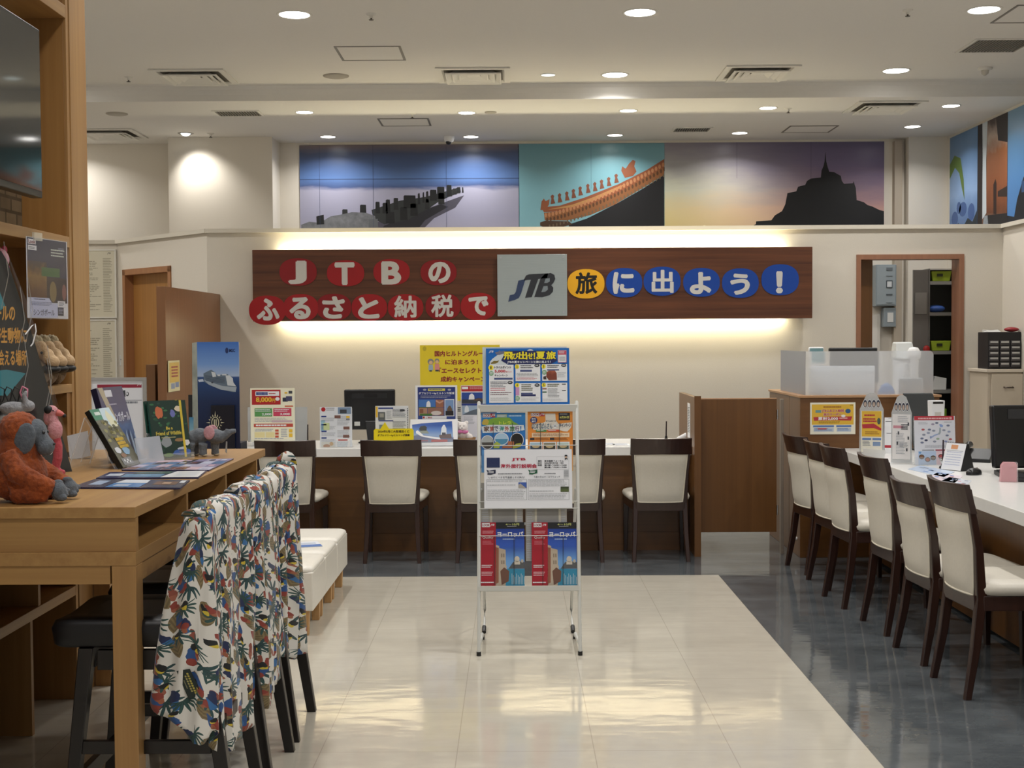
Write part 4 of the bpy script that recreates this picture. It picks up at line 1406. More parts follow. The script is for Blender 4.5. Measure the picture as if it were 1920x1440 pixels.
    # hanging flyer in a clear sleeve
    A = atY(52, 596, 5.03); Bq = atY(128, 598, 5.34); Tt = atY(52, 443, 5.03)
    w = (Bq - A).xy.length if hasattr(Bq - A, 'xy') else 0.27
    h = Tt.z - A.z
    rz = math.atan2(Bq.y - A.y, Bq.x - A.x)
    s = Sheet((52, 443, 128, 598), w, h, mat('#dfe1ea', 0.3), 0.002, (0, 430, 1234 / 180))
    NV = mat('#1b2145', 0.3); W = mat('#e8e8ee', 0.4)
    s.rect(362, 95, 865, 880, NV, 1)
    s.rect(362, 400, 600, 880, grad('market_print', [(0, '#5d3a20'), (0.35, '#8a6a33'), (0.6, '#3d2b25'), (1, '#20203a')], 0.10, 0.28, 2, 0.3, 0.6, 30), 1.4)
    s.rect(600, 600, 865, 940, mat('#2a1a20', 0.3), 1.4)
    s.oval(680, 790, 45, 140, mat('#7d6a3c', 0.4), 2); s.oval(825, 790, 28, 110, mat('#8a5a52', 0.4), 2)
    s.rect(535, 470, 770, 590, grad('garden_print', [(0, '#3f6b3a'), (0.5, '#7d9a86'), (1, '#c7d3da')], 0.245, 0.275, 2, 0.3, 0.5, 30), 2)
    s.rect(372, 115, 470, 180, W, 2); s.text('Look', 378, 122, 464, 172, mat('#7d1f38', 0.4), 3, 0.03); s.rect(372, 195, 478, 258, W, 2); s.lines(380, 215, 470, 250, 2, mat('#777c88', 0.4), 3)
    s.lines(660, 215, 850, 330, 3, mat('#c9d6cf', 0.4), 2, 0.45); s.lines(755, 190, 835, 240, 3, mat('#8f97b0', 0.4), 2)
    s.poly([(388, 880), (625, 878), (665, 948), (735, 948), (735, 1140), (388, 1145)], mat('#c3c9e6', 0.4), 2.5)
    s.lines(430, 895, 600, 915, 1, mat('#4d5478', 0.4), 3); s.lines(400, 935, 700, 990, 3, mat('#8088a8', 0.4), 3)
    s.text('シンガポール', 425, 1030, 690, 1115, mat('#3a4260', 0.4), 3.5, 0.012)
    s.rect(735, 912, 835, 995, W, 3); s.lines(748, 930, 822, 985, 3, mat('#6d7080', 0.4), 3.5); s.rect(738, 1000, 812, 1112, mat('#20233c', 0.4), 3); s.lines(745, 1015, 805, 1095, 4, mat('#9da3bb', 0.4), 3.5); s.rect(814, 1005, 838, 1112, W, 3)
    t = thing('flyer', 'white edged dark flyer in a clear sleeve hung on the oak shelf', 'flyer', A, rz)
    s.build('print', t)
    m = MB(); m.box(-0.004, -0.0045, -0.004, w + 0.004, -0.0040, h + 0.004, SLEEVE); m.build('clear_sleeve', t)
    m = MB(); m.box(0.05, -0.006, h - 0.012, 0.11, 0.004, h + 0.02, clear_plastic('tape', '#f4efdc', 0.1, 0.35)); m.build('tape', t)

    # framed charter sheets on the wall beyond
    for (x0, y0_, x1, y1_), lab in (((100, 470, 214.5, 594.5), 'upper framed notice of fine print on the wall beside the oak post'), ((100, 601.5, 215.5, 745), 'lower framed notice of fine print on the wall beside the oak post')):
        a, w, h = span((x0, y0_, x1, y1_), 12.38)
        t = thing('framed_notice', lab, 'notice', a, 0)
        s = Sheet((x0, y0_, x1, y1_), w, h, mat('#d9d3bd', 0.5), 0.014)
        GREY = mat('#a39d88', 0.6)
        s.lines(x0 + 6, y0_ + 10, 189, y1_ - 8, 34, GREY, 1, 0.45, 5, 0.35); s.lines(193, y0_ + 14, 210, y1_ - 8, 34, GREY, 1, 0.45, 6, 0.35)
        s.text('JTB', 201, y0_ + 3.5, 207, y0_ + 7, mat('#3b3a36', 0.5), 2, 0.02, 0.3)
        s.build('sheet', t)
        m = MB(); fw = 0.014
        for q in ((-fw, -fw, w + fw, 0), (-fw, h, w + fw, h + fw), (-fw, 0, 0, h), (w, 0, w + fw, h)):
            m.box(q[0], -0.006, q[1], q[2], 0.018, q[3], mat('#e3e0d6', 0.4))
        m.build('frame', t)
    a = atY(228, 686, 12.36)
    t = thing('door_phone', 'small white wall box with cord beside the oblique door', 'wall box', (a.x, 12.372, a.z))
    m = MB(); m.box(-0.022, 0, 0, 0.022, 0.026, 0.10, mat('#d3d4d0', 0.4)); m.build('housing', t, 0.003)
    m = MB(); m.tube([(0, 0.01, 0), (0.004, 0.012, -0.08), (-0.006, 0.012, -0.16)], 0.004, mat('#c9cac6', 0.5), 6); m.build('cord', t)
    m = MB(); m.cyl((-0.006, -0.003, 0.06), (-0.006, 0.001, 0.06), 0.006, BLACK, None, 10); m.build('lens', t)


shelf_and_table()


def table_display():
    # black board in a clear bag leaning on the shelf
    P = [(-60, 930), (135.5, 884), (58, 640), (20, 520), (5, 478), (-60, 470)]
    base = atZ(135.5, 884, TT)
    rz = math.radians(48)
    # board plane: turned towards the viewer, leaning back a little
    ca, sa = math.cos(rz), math.sin(rz)
    lean = math.radians(3)
    # origin at lower right corner; u along the board, v up the board
    U = Vector((ca, sa, 0)); V = Vector((-sa * -1 * math.sin(lean) * -1, ca * math.sin(lean), math.cos(lean))); V = Vector((-sa * math.sin(lean), ca * math.sin(lean), math.cos(lean)))
    N = U.cross(V)

    def onb(px, py):
        d = ray(px, py)
        t = (base - EYE).dot(N) / d.dot(N)
        p = EYE + d * t - base
        return p.dot(U), p.dot(V)
    t = thing('display_board', 'black board with gold lettering in a clear bag leaning on the oak shelf', 'sign', base, rz)
    rot = Matrix.Rotation(-lean, 4, 'X')
    out = [onb(*p) for p in ((135.5, 884), (96, 745), (62, 632), (38, 562), (14, 490), (2, 470))]
    wl = -0.27
    pts = [(wl, 0)] + out[:1] + out[1:] + [(wl, out[-1][1])]
    pts[0] = (wl, 0.0); pts[1] = (0, 0)
    m = MB(); m.prism(pts, 0.0, 0.012, speckle('black_card', '#0d0f10', '#17191c', 30, 0.4, 1.0, 0), 'Y', rot); m.build('board', t)
    m = MB()
    teal = mat('#2f7f8c', 0.4); gold = mat('#c8923a', 0.45)
    def patch(pp, mt, L):
        q = [onb(*p) for p in pp]
        ar = sum(q[i][0] * q[(i + 1) % len(q)][1] - q[(i + 1) % len(q)][0] * q[i][1] for i in range(len(q)))
        if ar < 0: q = q[::-1]
        m.add([(u, -0.0006 * L, v) for u, v in q], [tuple(range(len(q)))], mt, False, rot)
    patch([(-40, 530), (0, 548), (10, 575), (-10, 590), (-40, 580)], teal, 1)
    patch([(-40, 700), (12, 693), (48, 700), (30, 722), (14, 742), (-40, 740)], teal, 1)
    def txt(s_, x0, y0, x1, y1, mt, L=2, bold=0.03, dx=0.0):
        vs, fs, _ = glyphs(s_, bold)
        q = []
        for a, b, dd in vs:
            u, v = onb(x0 + (x1 - x0) * a + dx * (1 - b), y1 + (y0 - y1) * b)
            q.append((u, -0.0006 * L - dd, v))
        m.add(q, fs, mt, False, rot)
    txt('ールの', -9, 574, 28, 601, gold); txt('野生動物に', -11, 614, 50, 644, gold); txt('会える場所', -3, 656, 50, 686, gold)
    txt('サファリ', 82, 845, 117, 853, mat('#d0d0cc', 0.5))
    txt('トワイライト', 62, 857, 84, 863, mat('#d0d0cc', 0.5))
    m.build('print', t)
    m = MB()
    rings = []
    n = len(pts)
    bag = [(u + (0.012 if 0 < i < n - 1 else 0), v) for i, (u, v) in enumerate(pts)]
    m.add([(u, -0.012 - 0.010 * math.sin(i * 2.1), v) for i, (u, v) in enumerate(bag)], [tuple(range(n))], clear_film('clear_bag', 0.12, 0.04), False, rot)
    rr = random.Random(3)
    for k in range(9):                         # creases of the bag
        u0, v0 = -0.26 + 0.24 * rr.random(), 0.15 + 0.55 * rr.random()
        if u0 > out[2][0] * v0 / out[2][1] - 0.03:
            continue
        m.tube([(u0, -0.017, v0), (u0 + 0.03, -0.022, v0 + 0.12), (u0 + 0.02, -0.017, v0 + 0.24)], 0.002, clear_film('bag_crease', 0.08, 0.25), 5, rot)
    m.build('clear_bag', t)
    # white string bow on its edge
    q = [onb(*p) for p in ((40, 628), (52, 612), (58, 608), (60, 622), (54, 645), (50, 650))]
    m = MB(); m.tube([(u, -0.03, v) for u, v in q], 0.0025, WHITE, 6, rot); m.build('string', t)

    # flat brochures
    def flat(p, label, draw, z=0.002, th=0.003):
        """p: four pixel corners (near-left, near-right, far-right, far-left) on the table top"""
        c = [atZ(x, y, TT) for x, y in p]
        o = c[0]
        U = (c[1] - c[0]); V = (c[3] - c[0])
        t = MB()
        t.hexa([(q - o).x and (q - o) + Vector((0, 0, 0.0006)) or (q - o) + Vector((0, 0, 0.0006)) for q in c], [(q - o) + Vector((0, 0, z + th)) for q in c], mat('#2a2b52', 0.3))
        def put(pl, mt, k=1):
            q = []
            for a, b in pl:
                p_ = (c[0] - o) * (1 - a) * (1 - b) + (c[1] - o) * a * (1 - b) + (c[2] - o) * a * b + (c[3] - o) * (1 - a) * b
                q.append(p_ + Vector((0, 0, z + th + 0.0005 * k)))
            t.add(q, [tuple(range(len(q)))], mt)
        draw(put)
        tag(t.build('brochure', None, 0, 2, o), label, 'brochure', 'brochures lying on the bar table')
    R = lambda a, b, c_, d: [(a, b), (c_, b), (c_, d), (a, d)]
    col = lambda *h: [mat(x, 0.25) for x in h]

    def b1(put):
        c_ = col('#22284f', '#4b7fb8', '#9fb3cf', '#3c3f58', '#7a5a48', '#b59a86', '#d5dbe4')
        put(R(0, 0, 1, 1), c_[0], 1)
        put(R(0.02, 0.05, 0.30, 0.95), c_[3], 2); put(R(0.10, 0.3, 0.22, 0.8), c_[2], 3)
        put(R(0.31, 0.05, 0.62, 0.55), c_[1], 2); put([(0.31, 0.56), (0.62, 0.56), (0.6, 0.95), (0.34, 0.95)], c_[6], 2); put(R(0.36, 0.15, 0.5, 0.4), c_[2], 3)
        put(R(0.64, 0.05, 0.99, 0.95), c_[3], 2); put(R(0.70, 0.35, 0.92, 0.75), c_[4], 3); put(R(0.78, 0.45, 0.86, 0.65), c_[5], 4); put(R(0.93, 0.6, 0.98, 0.9), c_[6], 3)

    def b2(put):
        c_ = col('#2c3360', '#5d86a8', '#31554f', '#cfd8e4', '#e3e4e6', '#6f9fc0')
        put(R(0, 0, 1, 1), c_[0], 1); put(R(0.22, 0.1, 0.62, 0.6), c_[1], 2); put(R(0.3, 0.55, 0.66, 0.95), c_[2], 2)
        put([(0.62, 0.05), (0.99, 0.05), (0.99, 0.95), (0.7, 0.95)], c_[4], 2); put(R(0.05, 0.3, 0.2, 0.7), c_[3], 2); put(R(0.4, 0.25, 0.5, 0.4), c_[5], 3)
        for k in range(4): put(R(0.74, 0.2 + 0.17 * k, 0.95, 0.26 + 0.17 * k), c_[3], 3)

    def b3(put):
        c_ = col('#b9b3cc', '#3d3550', '#d6b8c4', '#5f7fa8', '#7b4f48', '#c6cbe0', '#20222c', '#8f86a8')
        put(R(0, 0, 1, 1), c_[0], 1)
        r = random.Random(5)
        for i in range(7):
            for j in range(4):
                put(R(0.01 + i * 0.142, 0.02 + j * 0.245, 0.142 + i * 0.142, 0.25 + j * 0.245), c_[r.randrange(8)], 2)
                if r.random() < 0.6:
                    put(R(0.03 + i * 0.142, 0.08 + j * 0.245, 0.10 + i * 0.142, 0.18 + j * 0.245), c_[r.randrange(8)], 3)
    flat([(130, 917), (338, 918), (356, 903), (178, 901)], 'brochure nearest the front edge of the bar table', b1)
    flat([(180, 899), (372, 898), (388, 885), (205, 888)], 'second brochure on the bar table, with a white corner', b2)
    flat([(228, 883), (392, 884), (438, 862), (288, 866)], 'lilac photo brochure spread beside the acrylic stands', b3)


table_display()


# ================================================================ BROCHURE RACK IN THE MIDDLE
LEAN = 0.150                      # the rack leans back this much per metre of height
RY = 6.31


def onrack(px, py, off=0.0):
    d = ray(px, py)
    t = (RY + off + LEAN * EYE.z) / (d.y - LEAN * d.z)
    return EYE + d * t


def racksheet(box, off, base, zoom, thick=0.003):
    a = onrack(box[0], box[3], off); b = onrack(box[2], box[1], off)
    h = math.hypot(b.z - a.z, b.y - a.y)
    return a, Sheet(box, b.x - a.x, h, base, thick, zoom)


RX = -math.atan(LEAN)
Z3, Z6, Z5, Z4 = (860, 620, 1186 / 280), (890, 760, 7.2), (890, 640, 9.6), (860, 920, 1186 / 280)


def brochure_rack():
    fl, fr = atZ(897.5, 1233, 0), atZ(1088.5, 1231, 0)
    root = Vector(((fl.x + fr.x) / 2, RY, 0))
    t = thing('brochure_rack', 'white tubular brochure rack standing on the pale tiles', 'brochure rack', root)
    WT = mat('#cfd0cb', 0.35)
    hw = (fr.x - fl.x) / 2
    H = 1.225
    for s in (-1, 1):
        m = MB(); m.tube([(s * hw, 0, 0.012), (s * hw * 0.99, LEAN * 0.6, 0.6), (s * hw * 0.985, LEAN * H, H), (s * hw * 0.985, LEAN * H + 0.001, H + 0.006)], [0.009, 0.009, 0.009, 0.005], WT, 12); p = m.build('post', t)
        m = MB(); m.cyl((s * hw, 0, 0), (s * hw, 0, 0.02), 0.0115, BLACK, None, 12); m.build('foot', p)
        m = MB(); m.tube([(s * hw * 0.985, 0.012, 0.06), (s * hw * 0.97, 0.17, 0.045), (s * hw * 0.965, 0.31, 0.035), (s * hw * 0.963, 0.345, 0.016)], 0.009, WT, 10); r = m.build('runner', t)
        m = MB(); m.cyl((s * hw * 0.963, 0.347, 0), (s * hw * 0.963, 0.345, 0.022), 0.0115, BLACK, None, 12); m.build('foot', r)
        m = MB(); m.tube([(s * hw * 0.95, LEAN * 0.80 + 0.01, 0.80), (s * hw * 0.945, 0.42, 0.42), (s * hw * 0.94, 0.66, 0.09), (s * hw * 0.94, 0.60, 0.045), (s * hw * 0.94, 0.49, 0.03)], 0.007, WT, 10); l = m.build('leg', t)
        m = MB(); m.tube([(s * hw * 0.94, 0.50, 0.032), (s * hw * 0.94, 0.46, 0.011)], 0.011, BLACK, 10); m.build('foot', l)
    z = onrack(980, 772).z
    m = MB(); m.box(-hw, LEAN * z - 0.006, z, hw, LEAN * z + 0.008, z + 0.036, WT); m.build('rail', t, 0.002)
    z = onrack(985, 1107).z
    m = MB(); m.box(-hw, LEAN * z - 0.012, z, hw, LEAN * z - 0.008, z + 0.024, WT); m.box(-hw, LEAN * z - 0.008, z, hw, LEAN * z + 0.07, z + 0.004, WT); m.build('shelf', t)
    for py in (835, 940, 953, 1004):
        z = onrack(985, py).z
        m = MB(); m.tube([(-hw, LEAN * z + 0.03, z), (-hw + 0.005, LEAN * z - 0.008, z), (hw - 0.005, LEAN * z - 0.008, z), (hw, LEAN * z + 0.03, z)], 0.0025, WT, 6); m.build('wire', t)
    for py0, py1, xs in ((793, 842, (924.8, 960.8, 1013.6, 1049)), (1007, 1097, (927, 964, 1018, 1056))):
        for x in xs:
            a, b = onrack(x, py1, -0.008), onrack(x, py0, -0.008)
            m = MB(); m.tube([a - root, b - root], 0.0014, mat('#3a3a38', 0.4), 6); m.build('wire', t)
    for z in (0.30, 0.62, 0.90):
        m = MB(); m.box(-hw, LEAN * z + 0.032, z, hw, LEAN * z + 0.036, z + 0.012, WT); m.build('crossbar', t)

    W = mat('#e8eaee', 0.4); K = mat('#23252b', 0.4); GY = mat('#8d9096', 0.5); RED = mat('#b3122c', 0.4); NV = mat('#1f2f6e', 0.35); GYL = mat('#b3b6bb', 0.5)
    # ---- large blue campaign poster on top
    box = (911.5, 652.5, 1067, 759.5)
    a, s = racksheet(box, -0.008, mat('#1668bd', 0.25), Z5)
    YE = mat('#f0df2c', 0.35); DKB = mat('#16225c', 0.35); PK = mat('#c64b63', 0.4); CY = mat('#2d7cc9', 0.3)
    s.poly([(270, 420), (280, 360), (320, 310), (400, 250), (430, 230), (520, 190), (560, 230), (480, 330), (600, 420)], mat('#cfd8dc', 0.4), 1)
    s.poly([(290, 385), (350, 345), (410, 350), (440, 330), (425, 375), (380, 395), (300, 402)], mat('#7a6a2c', 0.4), 1.5)
    s.poly([(370, 190), (430, 180), (450, 150), (470, 175), (545, 165), (530, 215), (440, 240), (390, 230)], mat('#6b6f86', 0.4), 1.5)
    s.oval(1002, 230, 82, 92, mat('#d7dee2', 0.4), 1.2)
    s.poly([(480, 345), (560, 165), (1400, 165), (1488, 345), (1370, 412), (600, 412)], DKB, 2)
    for ch, x0, x1, y0, y1 in (('飛', 520, 695, 182, 325), ('び', 690, 790, 205, 320), ('出', 790, 950, 178, 325), ('せ', 955, 1050, 205, 320), ('！', 1062, 1090, 200, 320), ('夏', 1105, 1270, 182, 325), ('旅', 1285, 1460, 178, 325)):
        s.text(ch, x0, y0, x1, y1, YE, 4, 0.035, 0.0, K, 0.03)
    s.text('JTBの夏キャンペーンと旅に出よう！', 590, 348, 1365, 400, W, 4, 0.03)
    s.text('JTB', 255, 160, 330, 205, W, 3, 0.03, 0.4)
    s.rect(1495, 160, 1652, 385, W, 2); s.rect(1500, 165, 1646, 240, PK, 3); s.lines(1515, 185, 1630, 225, 2, W, 4); s.lines(1525, 275, 1625, 360, 5, GYL, 3, 0.6, 2, 0.0); s.frame(1498, 165, 1650, 385, 7, PK, 3)
    for r_ in ((262, 420, 700, 1108), (735, 410, 1178, 718), (735, 755, 1178, 1100), (1212, 410, 1660, 715), (1212, 750, 1660, 1100)):
        s.rect(*r_, W, 2)
    for x, y, n in ((295, 470, '1'), (763, 455, '2'), (1240, 455, '3'), (763, 790, '4'), (1240, 790, '5')):
        s.oval(x, y, 46 if n == '1' else 38, 46 if n == '1' else 40, YE, 3); s.text(n, x - 10, y - 24, x + 10, y + 24, K, 4, 0.03)
    for x, y in ((300, 575), (1252, 560), (768, 1030)):
        s.oval(x, y, 42, 44, mat('#7fae84', 0.4), 3); s.lines(x - 28, y - 20, x + 28, y + 25, 3, W, 4)
    s.text('トラベルポイント', 355, 440, 655, 488, K, 4, 0.03); s.text('5,000', 360, 510, 555, 568, mat('#c02a3a', 0.4), 4, 0.035); s.text('ポイント', 560, 530, 665, 562, mat('#c02a3a', 0.4), 4, 0.03); s.text('キャンペーン', 360, 592, 595, 632, K, 4, 0.03)
    BL = mat('#4a5684', 0.4)
    s.rect(352, 655, 682, 690, BL, 3); s.lines(285, 725, 580, 840, 4, mat('#5f6470', 0.5), 3, 0.4); s.lines(285, 840, 560, 905, 2, PK, 3, 0.35); s.lines(285, 915, 680, 985, 2, mat('#6d4a58', 0.5), 3, 0.4); s.lines(285, 1015, 680, 1085, 4, GYL, 3, 0.3)
    for x, y in ((637, 742), (1120, 435), (1120, 792), (1600, 435)):
        s.oval(x, y, 46, 30, K, 3); s.lines(x - 28, y - 12, x + 28, y + 14, 2, W, 4)
    s.lines(825, 430, 1060, 500, 2, K, 3, 0.45); s.rect(818, 512, 1028, 548, BL, 3); s.lines(755, 575, 1155, 640, 3, GY, 3, 0.35); s.lines(755, 645, 1120, 705, 3, PK, 3, 0.3)
    s.lines(838, 775, 1055, 905, 4, mat('#5a5b3a', 0.5), 3, 0.5); s.rect(735, 830, 800, 975, mat('#c993c0', 0.4), 3); s.rect(832, 930, 1040, 955, BL, 3); s.rect(832, 958, 1095, 992, DKB, 3); s.lines(835, 1020, 1155, 1085, 3, GYL, 3, 0.3)
    s.lines(1305, 430, 1540, 490, 2, K, 3, 0.45); s.rect(1300, 505, 1515, 528, BL, 3)
    s.poly([(1290, 560), (1330, 530), (1440, 530), (1472, 575), (1476, 700), (1330, 705), (1285, 640)], grad('summer_dish', [(0, '#7d3a26'), (0.5, '#b8664a'), (1, '#d08c66')], 0.15, 0.22, 2, 0.4, 0.6, 40), 3)
    s.poly([(1230, 640), (1280, 625), (1290, 690), (1235, 690)], mat('#3c3030', 0.4), 3.2); s.lines(1485, 560, 1640, 660, 5, GYL, 3, 0.35)
    s.lines(1305, 770, 1545, 835, 2, mat('#54562f', 0.5), 3, 0.5); s.rect(1215, 848, 1290, 870, mat('#8a4a3a', 0.4), 3); s.rect(1215, 908, 1290, 930, mat('#2b5a3c', 0.4), 3); s.lines(1310, 850, 1520, 1025, 7, GY, 3, 0.4); s.lines(1220, 1040, 1630, 1085, 3, GYL, 3, 0.3)
    for x0, y0 in ((1565, 770), (1565, 885)): s.rect(x0, y0, x0 + 68, y0 + 14, K, 3)
    o = s.build('poster', None, a, 0, RX); tag(o, 'landscape blue campaign poster with yellow headline on top of the white brochure rack', 'poster')
    # pale second sheet behind it
    box = (905, 650, 1063, 757)
    a, s = racksheet(box, 0.004, mat('#c5d3dc', 0.4), None, 0.004)
    o = s.build('backing_board', None, a, 0, RX); tag(o, 'pale board showing as a thin edge behind the blue campaign poster', 'board')

    # ---- upper brochures
    LOOK = lambda s_, x0, y0, x1, y1, z: (s_.rect(x0, y0, x0 + (x1 - x0) * 0.62, y1, W, z), s_.rect(x0 + (x1 - x0) * 0.62, y0, x1, y1, RED, z), s_.text('LOOK', x0 + 4, y0 + 6, x0 + (x1 - x0) * 0.6, y1 - 6, mat('#8e1f35', 0.4), z + 1, 0.03), s_.text('JTB', x0 + (x1 - x0) * 0.66, y0 + 6, x1 - 5, y1 - 6, W, z + 1, 0.03, 0.3))
    box = (902.5, 773.5, 985, 886)
    a, s = racksheet(box, 0.012, grad('sky_cover', [(0, '#6fa7da'), (0.5, '#2368b4'), (1, '#2f86cf')], 0, 0.29, 2, 0.25), Z6, 0.012)
    LOOK(s, 110, 108, 278, 160, 2)
    s.rect(300, 118, 438, 162, mat('#9fb7a4', 0.4), 2); s.lines(310, 128, 430, 155, 2, W, 3); s.text('Otto dellone', 0, 0, 1, 1, W, 2, 0.0) if False else s.lines(460, 130, 635, 165, 1, mat('#a9cdec', 0.4), 2, 0.6)
    s.poly([(130, 240), (180, 190), (270, 165), (470, 165), (530, 225), (600, 262), (140, 268)], mat('#7fae3c', 0.4), 1.6)
    s.poly([(100, 235), (120, 190), (170, 180), (195, 215), (180, 262), (110, 262)], mat('#c7b04a', 0.4), 1.8)
    s.text('トレラ', 330, 215, 490, 258, mat('#dce84a', 0.4), 3, 0.035)
    s.poly([(95, 285), (200, 262), (660, 268), (672, 335), (560, 360), (110, 372)], mat('#d7e0e6', 0.4), 2)
    for ch, x0, x1, c_ in (('家', 125, 200, '#6b4a35'), ('族', 205, 262, '#b14a3c'), ('で', 266, 318, '#444c6a'), ('海', 335, 400, '#2d8f86'), ('外', 405, 465, '#b0503c'), ('旅', 472, 540, '#3b7d3c'), ('行', 545, 600, '#6b3c78'), ('！', 612, 630, '#2d6fae')):
        s.text(ch, x0, 282, x1, 352, mat(c_, 0.4), 3.5, 0.03)
    for x, y, rx_, ry_, sky_, gnd in ((175, 500, 80, 88, '#aeb4b4', '#4e4a45'), (362, 455, 88, 78, '#a9c8df', '#4f8fb0'), (570, 470, 82, 90, '#191511', '#241c15')):
        s.oval(x, y, rx_ + 8, ry_ + 8, W, 2.6); s.oval(x, y, rx_, ry_, mat(sky_, 0.3), 3)
        s.poly([(x + rx_ * 0.97 * math.cos(q * math.pi / 12), y + ry_ * 0.97 * math.sin(q * math.pi / 12)) for q in range(0, 13)], mat(gnd, 0.3), 3.4)
    s.poly([(260, 520), (300, 490), (350, 525), (330, 580), (255, 580)], mat('#a9b84a', 0.4), 3.8); s.poly([(365, 580), (380, 550), (440, 535), (455, 485), (530, 490), (530, 580)], mat('#b06a44', 0.4), 4); s.poly([(510, 560), (560, 520), (625, 510), (620, 560), (560, 580), (510, 585)], mat('#a7a93e', 0.4), 4.2)
    s.rect(98, 600, 685, 900, mat('#5c9bd6', 0.3), 2)
    o = s.build('brochure', None, a, 0, RX); tag(o, 'blue family travel brochure in the upper left pocket of the rack', 'brochure', 'brochures in the rack')
    box = (990, 771.5, 1073.5, 883)
    a, s = racksheet(box, 0.012, grad('orange_cover', [(0, '#f0c07c'), (0.5, '#e08a35'), (1, '#e39238')], 0, 0.29, 2, 0.25), Z6, 0.012)
    LOOK(s, 765, 100, 945, 145, 2)
    s.oval(802, 198, 48, 44, NV, 2); s.text('海外', 772, 170, 832, 196, W, 3, 0.03); s.text('旅行', 772, 202, 832, 228, W, 3, 0.03)
    s.poly([(925, 235), (960, 215), (955, 110), (1090, 110), (1095, 200), (1130, 250), (1310, 230), (1300, 300), (1250, 355), (1190, 350), (1130, 330), (800, 330), (770, 290), (780, 250)], mat('#e3ddd2', 0.4), 1.6)
    s.rect(1135, 100, 1285, 200, K, 2); s.text('6月30日', 1150, 145, 1272, 178, mat('#d5d06a', 0.4), 3, 0.03); s.lines(1150, 112, 1272, 134, 1, GYL, 3); 
    s.text('タイムセール', 965, 200, 1100, 222, K, 3, 0.03); s.text('はじめて', 775, 240, 890, 318, mat('#35506e', 0.4), 3, 0.03); s.text('ばんさん', 900, 240, 1050, 318, mat('#4a6a86', 0.4), 3, 0.03)
    s.rect(1072, 245, 1100, 312, W, 4); s.rect(1052, 266, 1120, 292, W, 4); s.text('キャンペーン', 1150, 240, 1295, 300, mat('#2a3f66', 0.4), 3, 0.03, 0.0)
    s.rect(830, 328, 970, 356, mat('#4d8a4f', 0.4), 3); s.rect(985, 328, 1140, 356, mat('#c8502e', 0.4), 3); s.lines(842, 336, 960, 350, 1, W, 4); s.lines(995, 336, 1130, 350, 1, W, 4)
    s.rect(775, 372, 1275, 430, mat('#ead0ae', 0.4), 2); s.lines(790, 382, 1265, 425, 3, mat('#8d5a2e', 0.4), 3, 0.4)
    for x in (750, 1015): s.rect(x, 440, x + 60, 468, K, 3)
    s.lines(820, 445, 1010, 470, 2, mat('#7a4a22', 0.4), 3); s.lines(1080, 445, 1280, 470, 2, mat('#7a4a22', 0.4), 3)
    for x, c1, c2 in ((752, '#a9c7d6', '#3d4f63'), (935, '#8d8a74', '#3f3a30'), (1115, '#c0d3cc', '#4f5f58')):
        s.rect(x - 8, 495, x + 162, 600, W, 2.5); s.rect(x, 505, x + 150, 545, mat(c1, 0.3), 3); s.rect(x, 545, x + 150, 600, mat(c2, 0.3), 3); s.oval(x + 75, 555, 50, 22, mat('#c9b78c', 0.3), 3.5)
    o = s.build('brochure', None, a, 0, RX); tag(o, 'orange campaign brochure in the upper right pocket of the rack', 'brochure', 'brochures in the rack')

    # ---- white seminar poster across the front
    box = (908, 842, 1072, 953.5)
    a, s = racksheet(box, -0.018, mat('#e6e8ee', 0.35), Z6)
    MG = mat('#b0113a', 0.4)
    s.rect(165, 702, 340, 838, grad('night_photo', [(0, '#1b2444'), (0.4, '#5a4a52'), (0.7, '#26325a'), (1, '#1f2c58')], 0.16, 0.22, 2, 0.3, 0.4, 20), 2)
    s.text('JTB', 500, 708, 690, 752, MG, 3, 0.04); s.text('海外旅行説明会', 350, 790, 840, 848, MG, 3, 0.035)
    s.frame(838, 692, 1270, 870, 3, GYL, 2)
    for y, l_, r_ in ((740, '場所', '東京国際フォーラム'), (769, '日付', '2024年7月7日（日）'), (798, '時間', '第1部／10:30～12:00'), (827, '', '第2部／13:30～15:00')):
        if l_: s.text(l_, 852, y, 905, y + 23, K, 3, 0.03)
        s.text(r_, 940, y, 1200 + (40 if y > 790 else 0), y + 23, K, 3, 0.03)
    s.oval(1232, 684, 20, 16, K, 3); s.poly([(1215, 705), (1250, 705), (1252, 740), (1236, 722), (1216, 742)], K, 3); s.oval(1232, 700, 14, 12, mat('#d9b79e', 0.4), 3.5)
    for x, c_ in ((160, '#1c2340'), (720, '#1f5a3e')):
        s.poly([(x, 868), (x + 35, 880), (x + 125, 866), (x + 125, 918), (x + 60, 935), (x + 12, 934), (x + 18, 905)], mat(c_, 0.4), 2.5); s.lines(x + 28, 885, x + 108, 920, 2, W, 3)
    s.lines(318, 915, 640, 938, 1, GY, 3, 0.7, 3, 0.0); s.lines(940, 915, 1090, 938, 1, GY, 3, 0.7, 3, 0.0)
    s.text('いま行くべき世界遺産とその魅力！', 190, 958, 675, 986, mat('#3f434c', 0.4), 3, 0.01); s.text('今度の冬はオーロラウォッチ', 795, 955, 1150, 982, mat('#3f434c', 0.4), 3, 0.01)
    for x0, x1 in ((160, 702), (720, 1270)):
        s.frame(x0, 1000, x1, 1282, 4, GY, 2)
    s.lines(170, 1015, 690, 1035, 1, GYL, 3, 0.6); s.lines(170, 1070, 570, 1090, 1, GYL, 3, 0.6); s.lines(172, 1140, 690, 1272, 6, GYL, 3, 0.4, 3, 0.08)
    s.lines(735, 1010, 1250, 1105, 5, GYL, 3, 0.4, 4, 0.1); s.lines(735, 1155, 1080, 1175, 1, GYL, 3, 0.6); s.lines(735, 1195, 1250, 1272, 4, GYL, 3, 0.4, 5, 0.1)
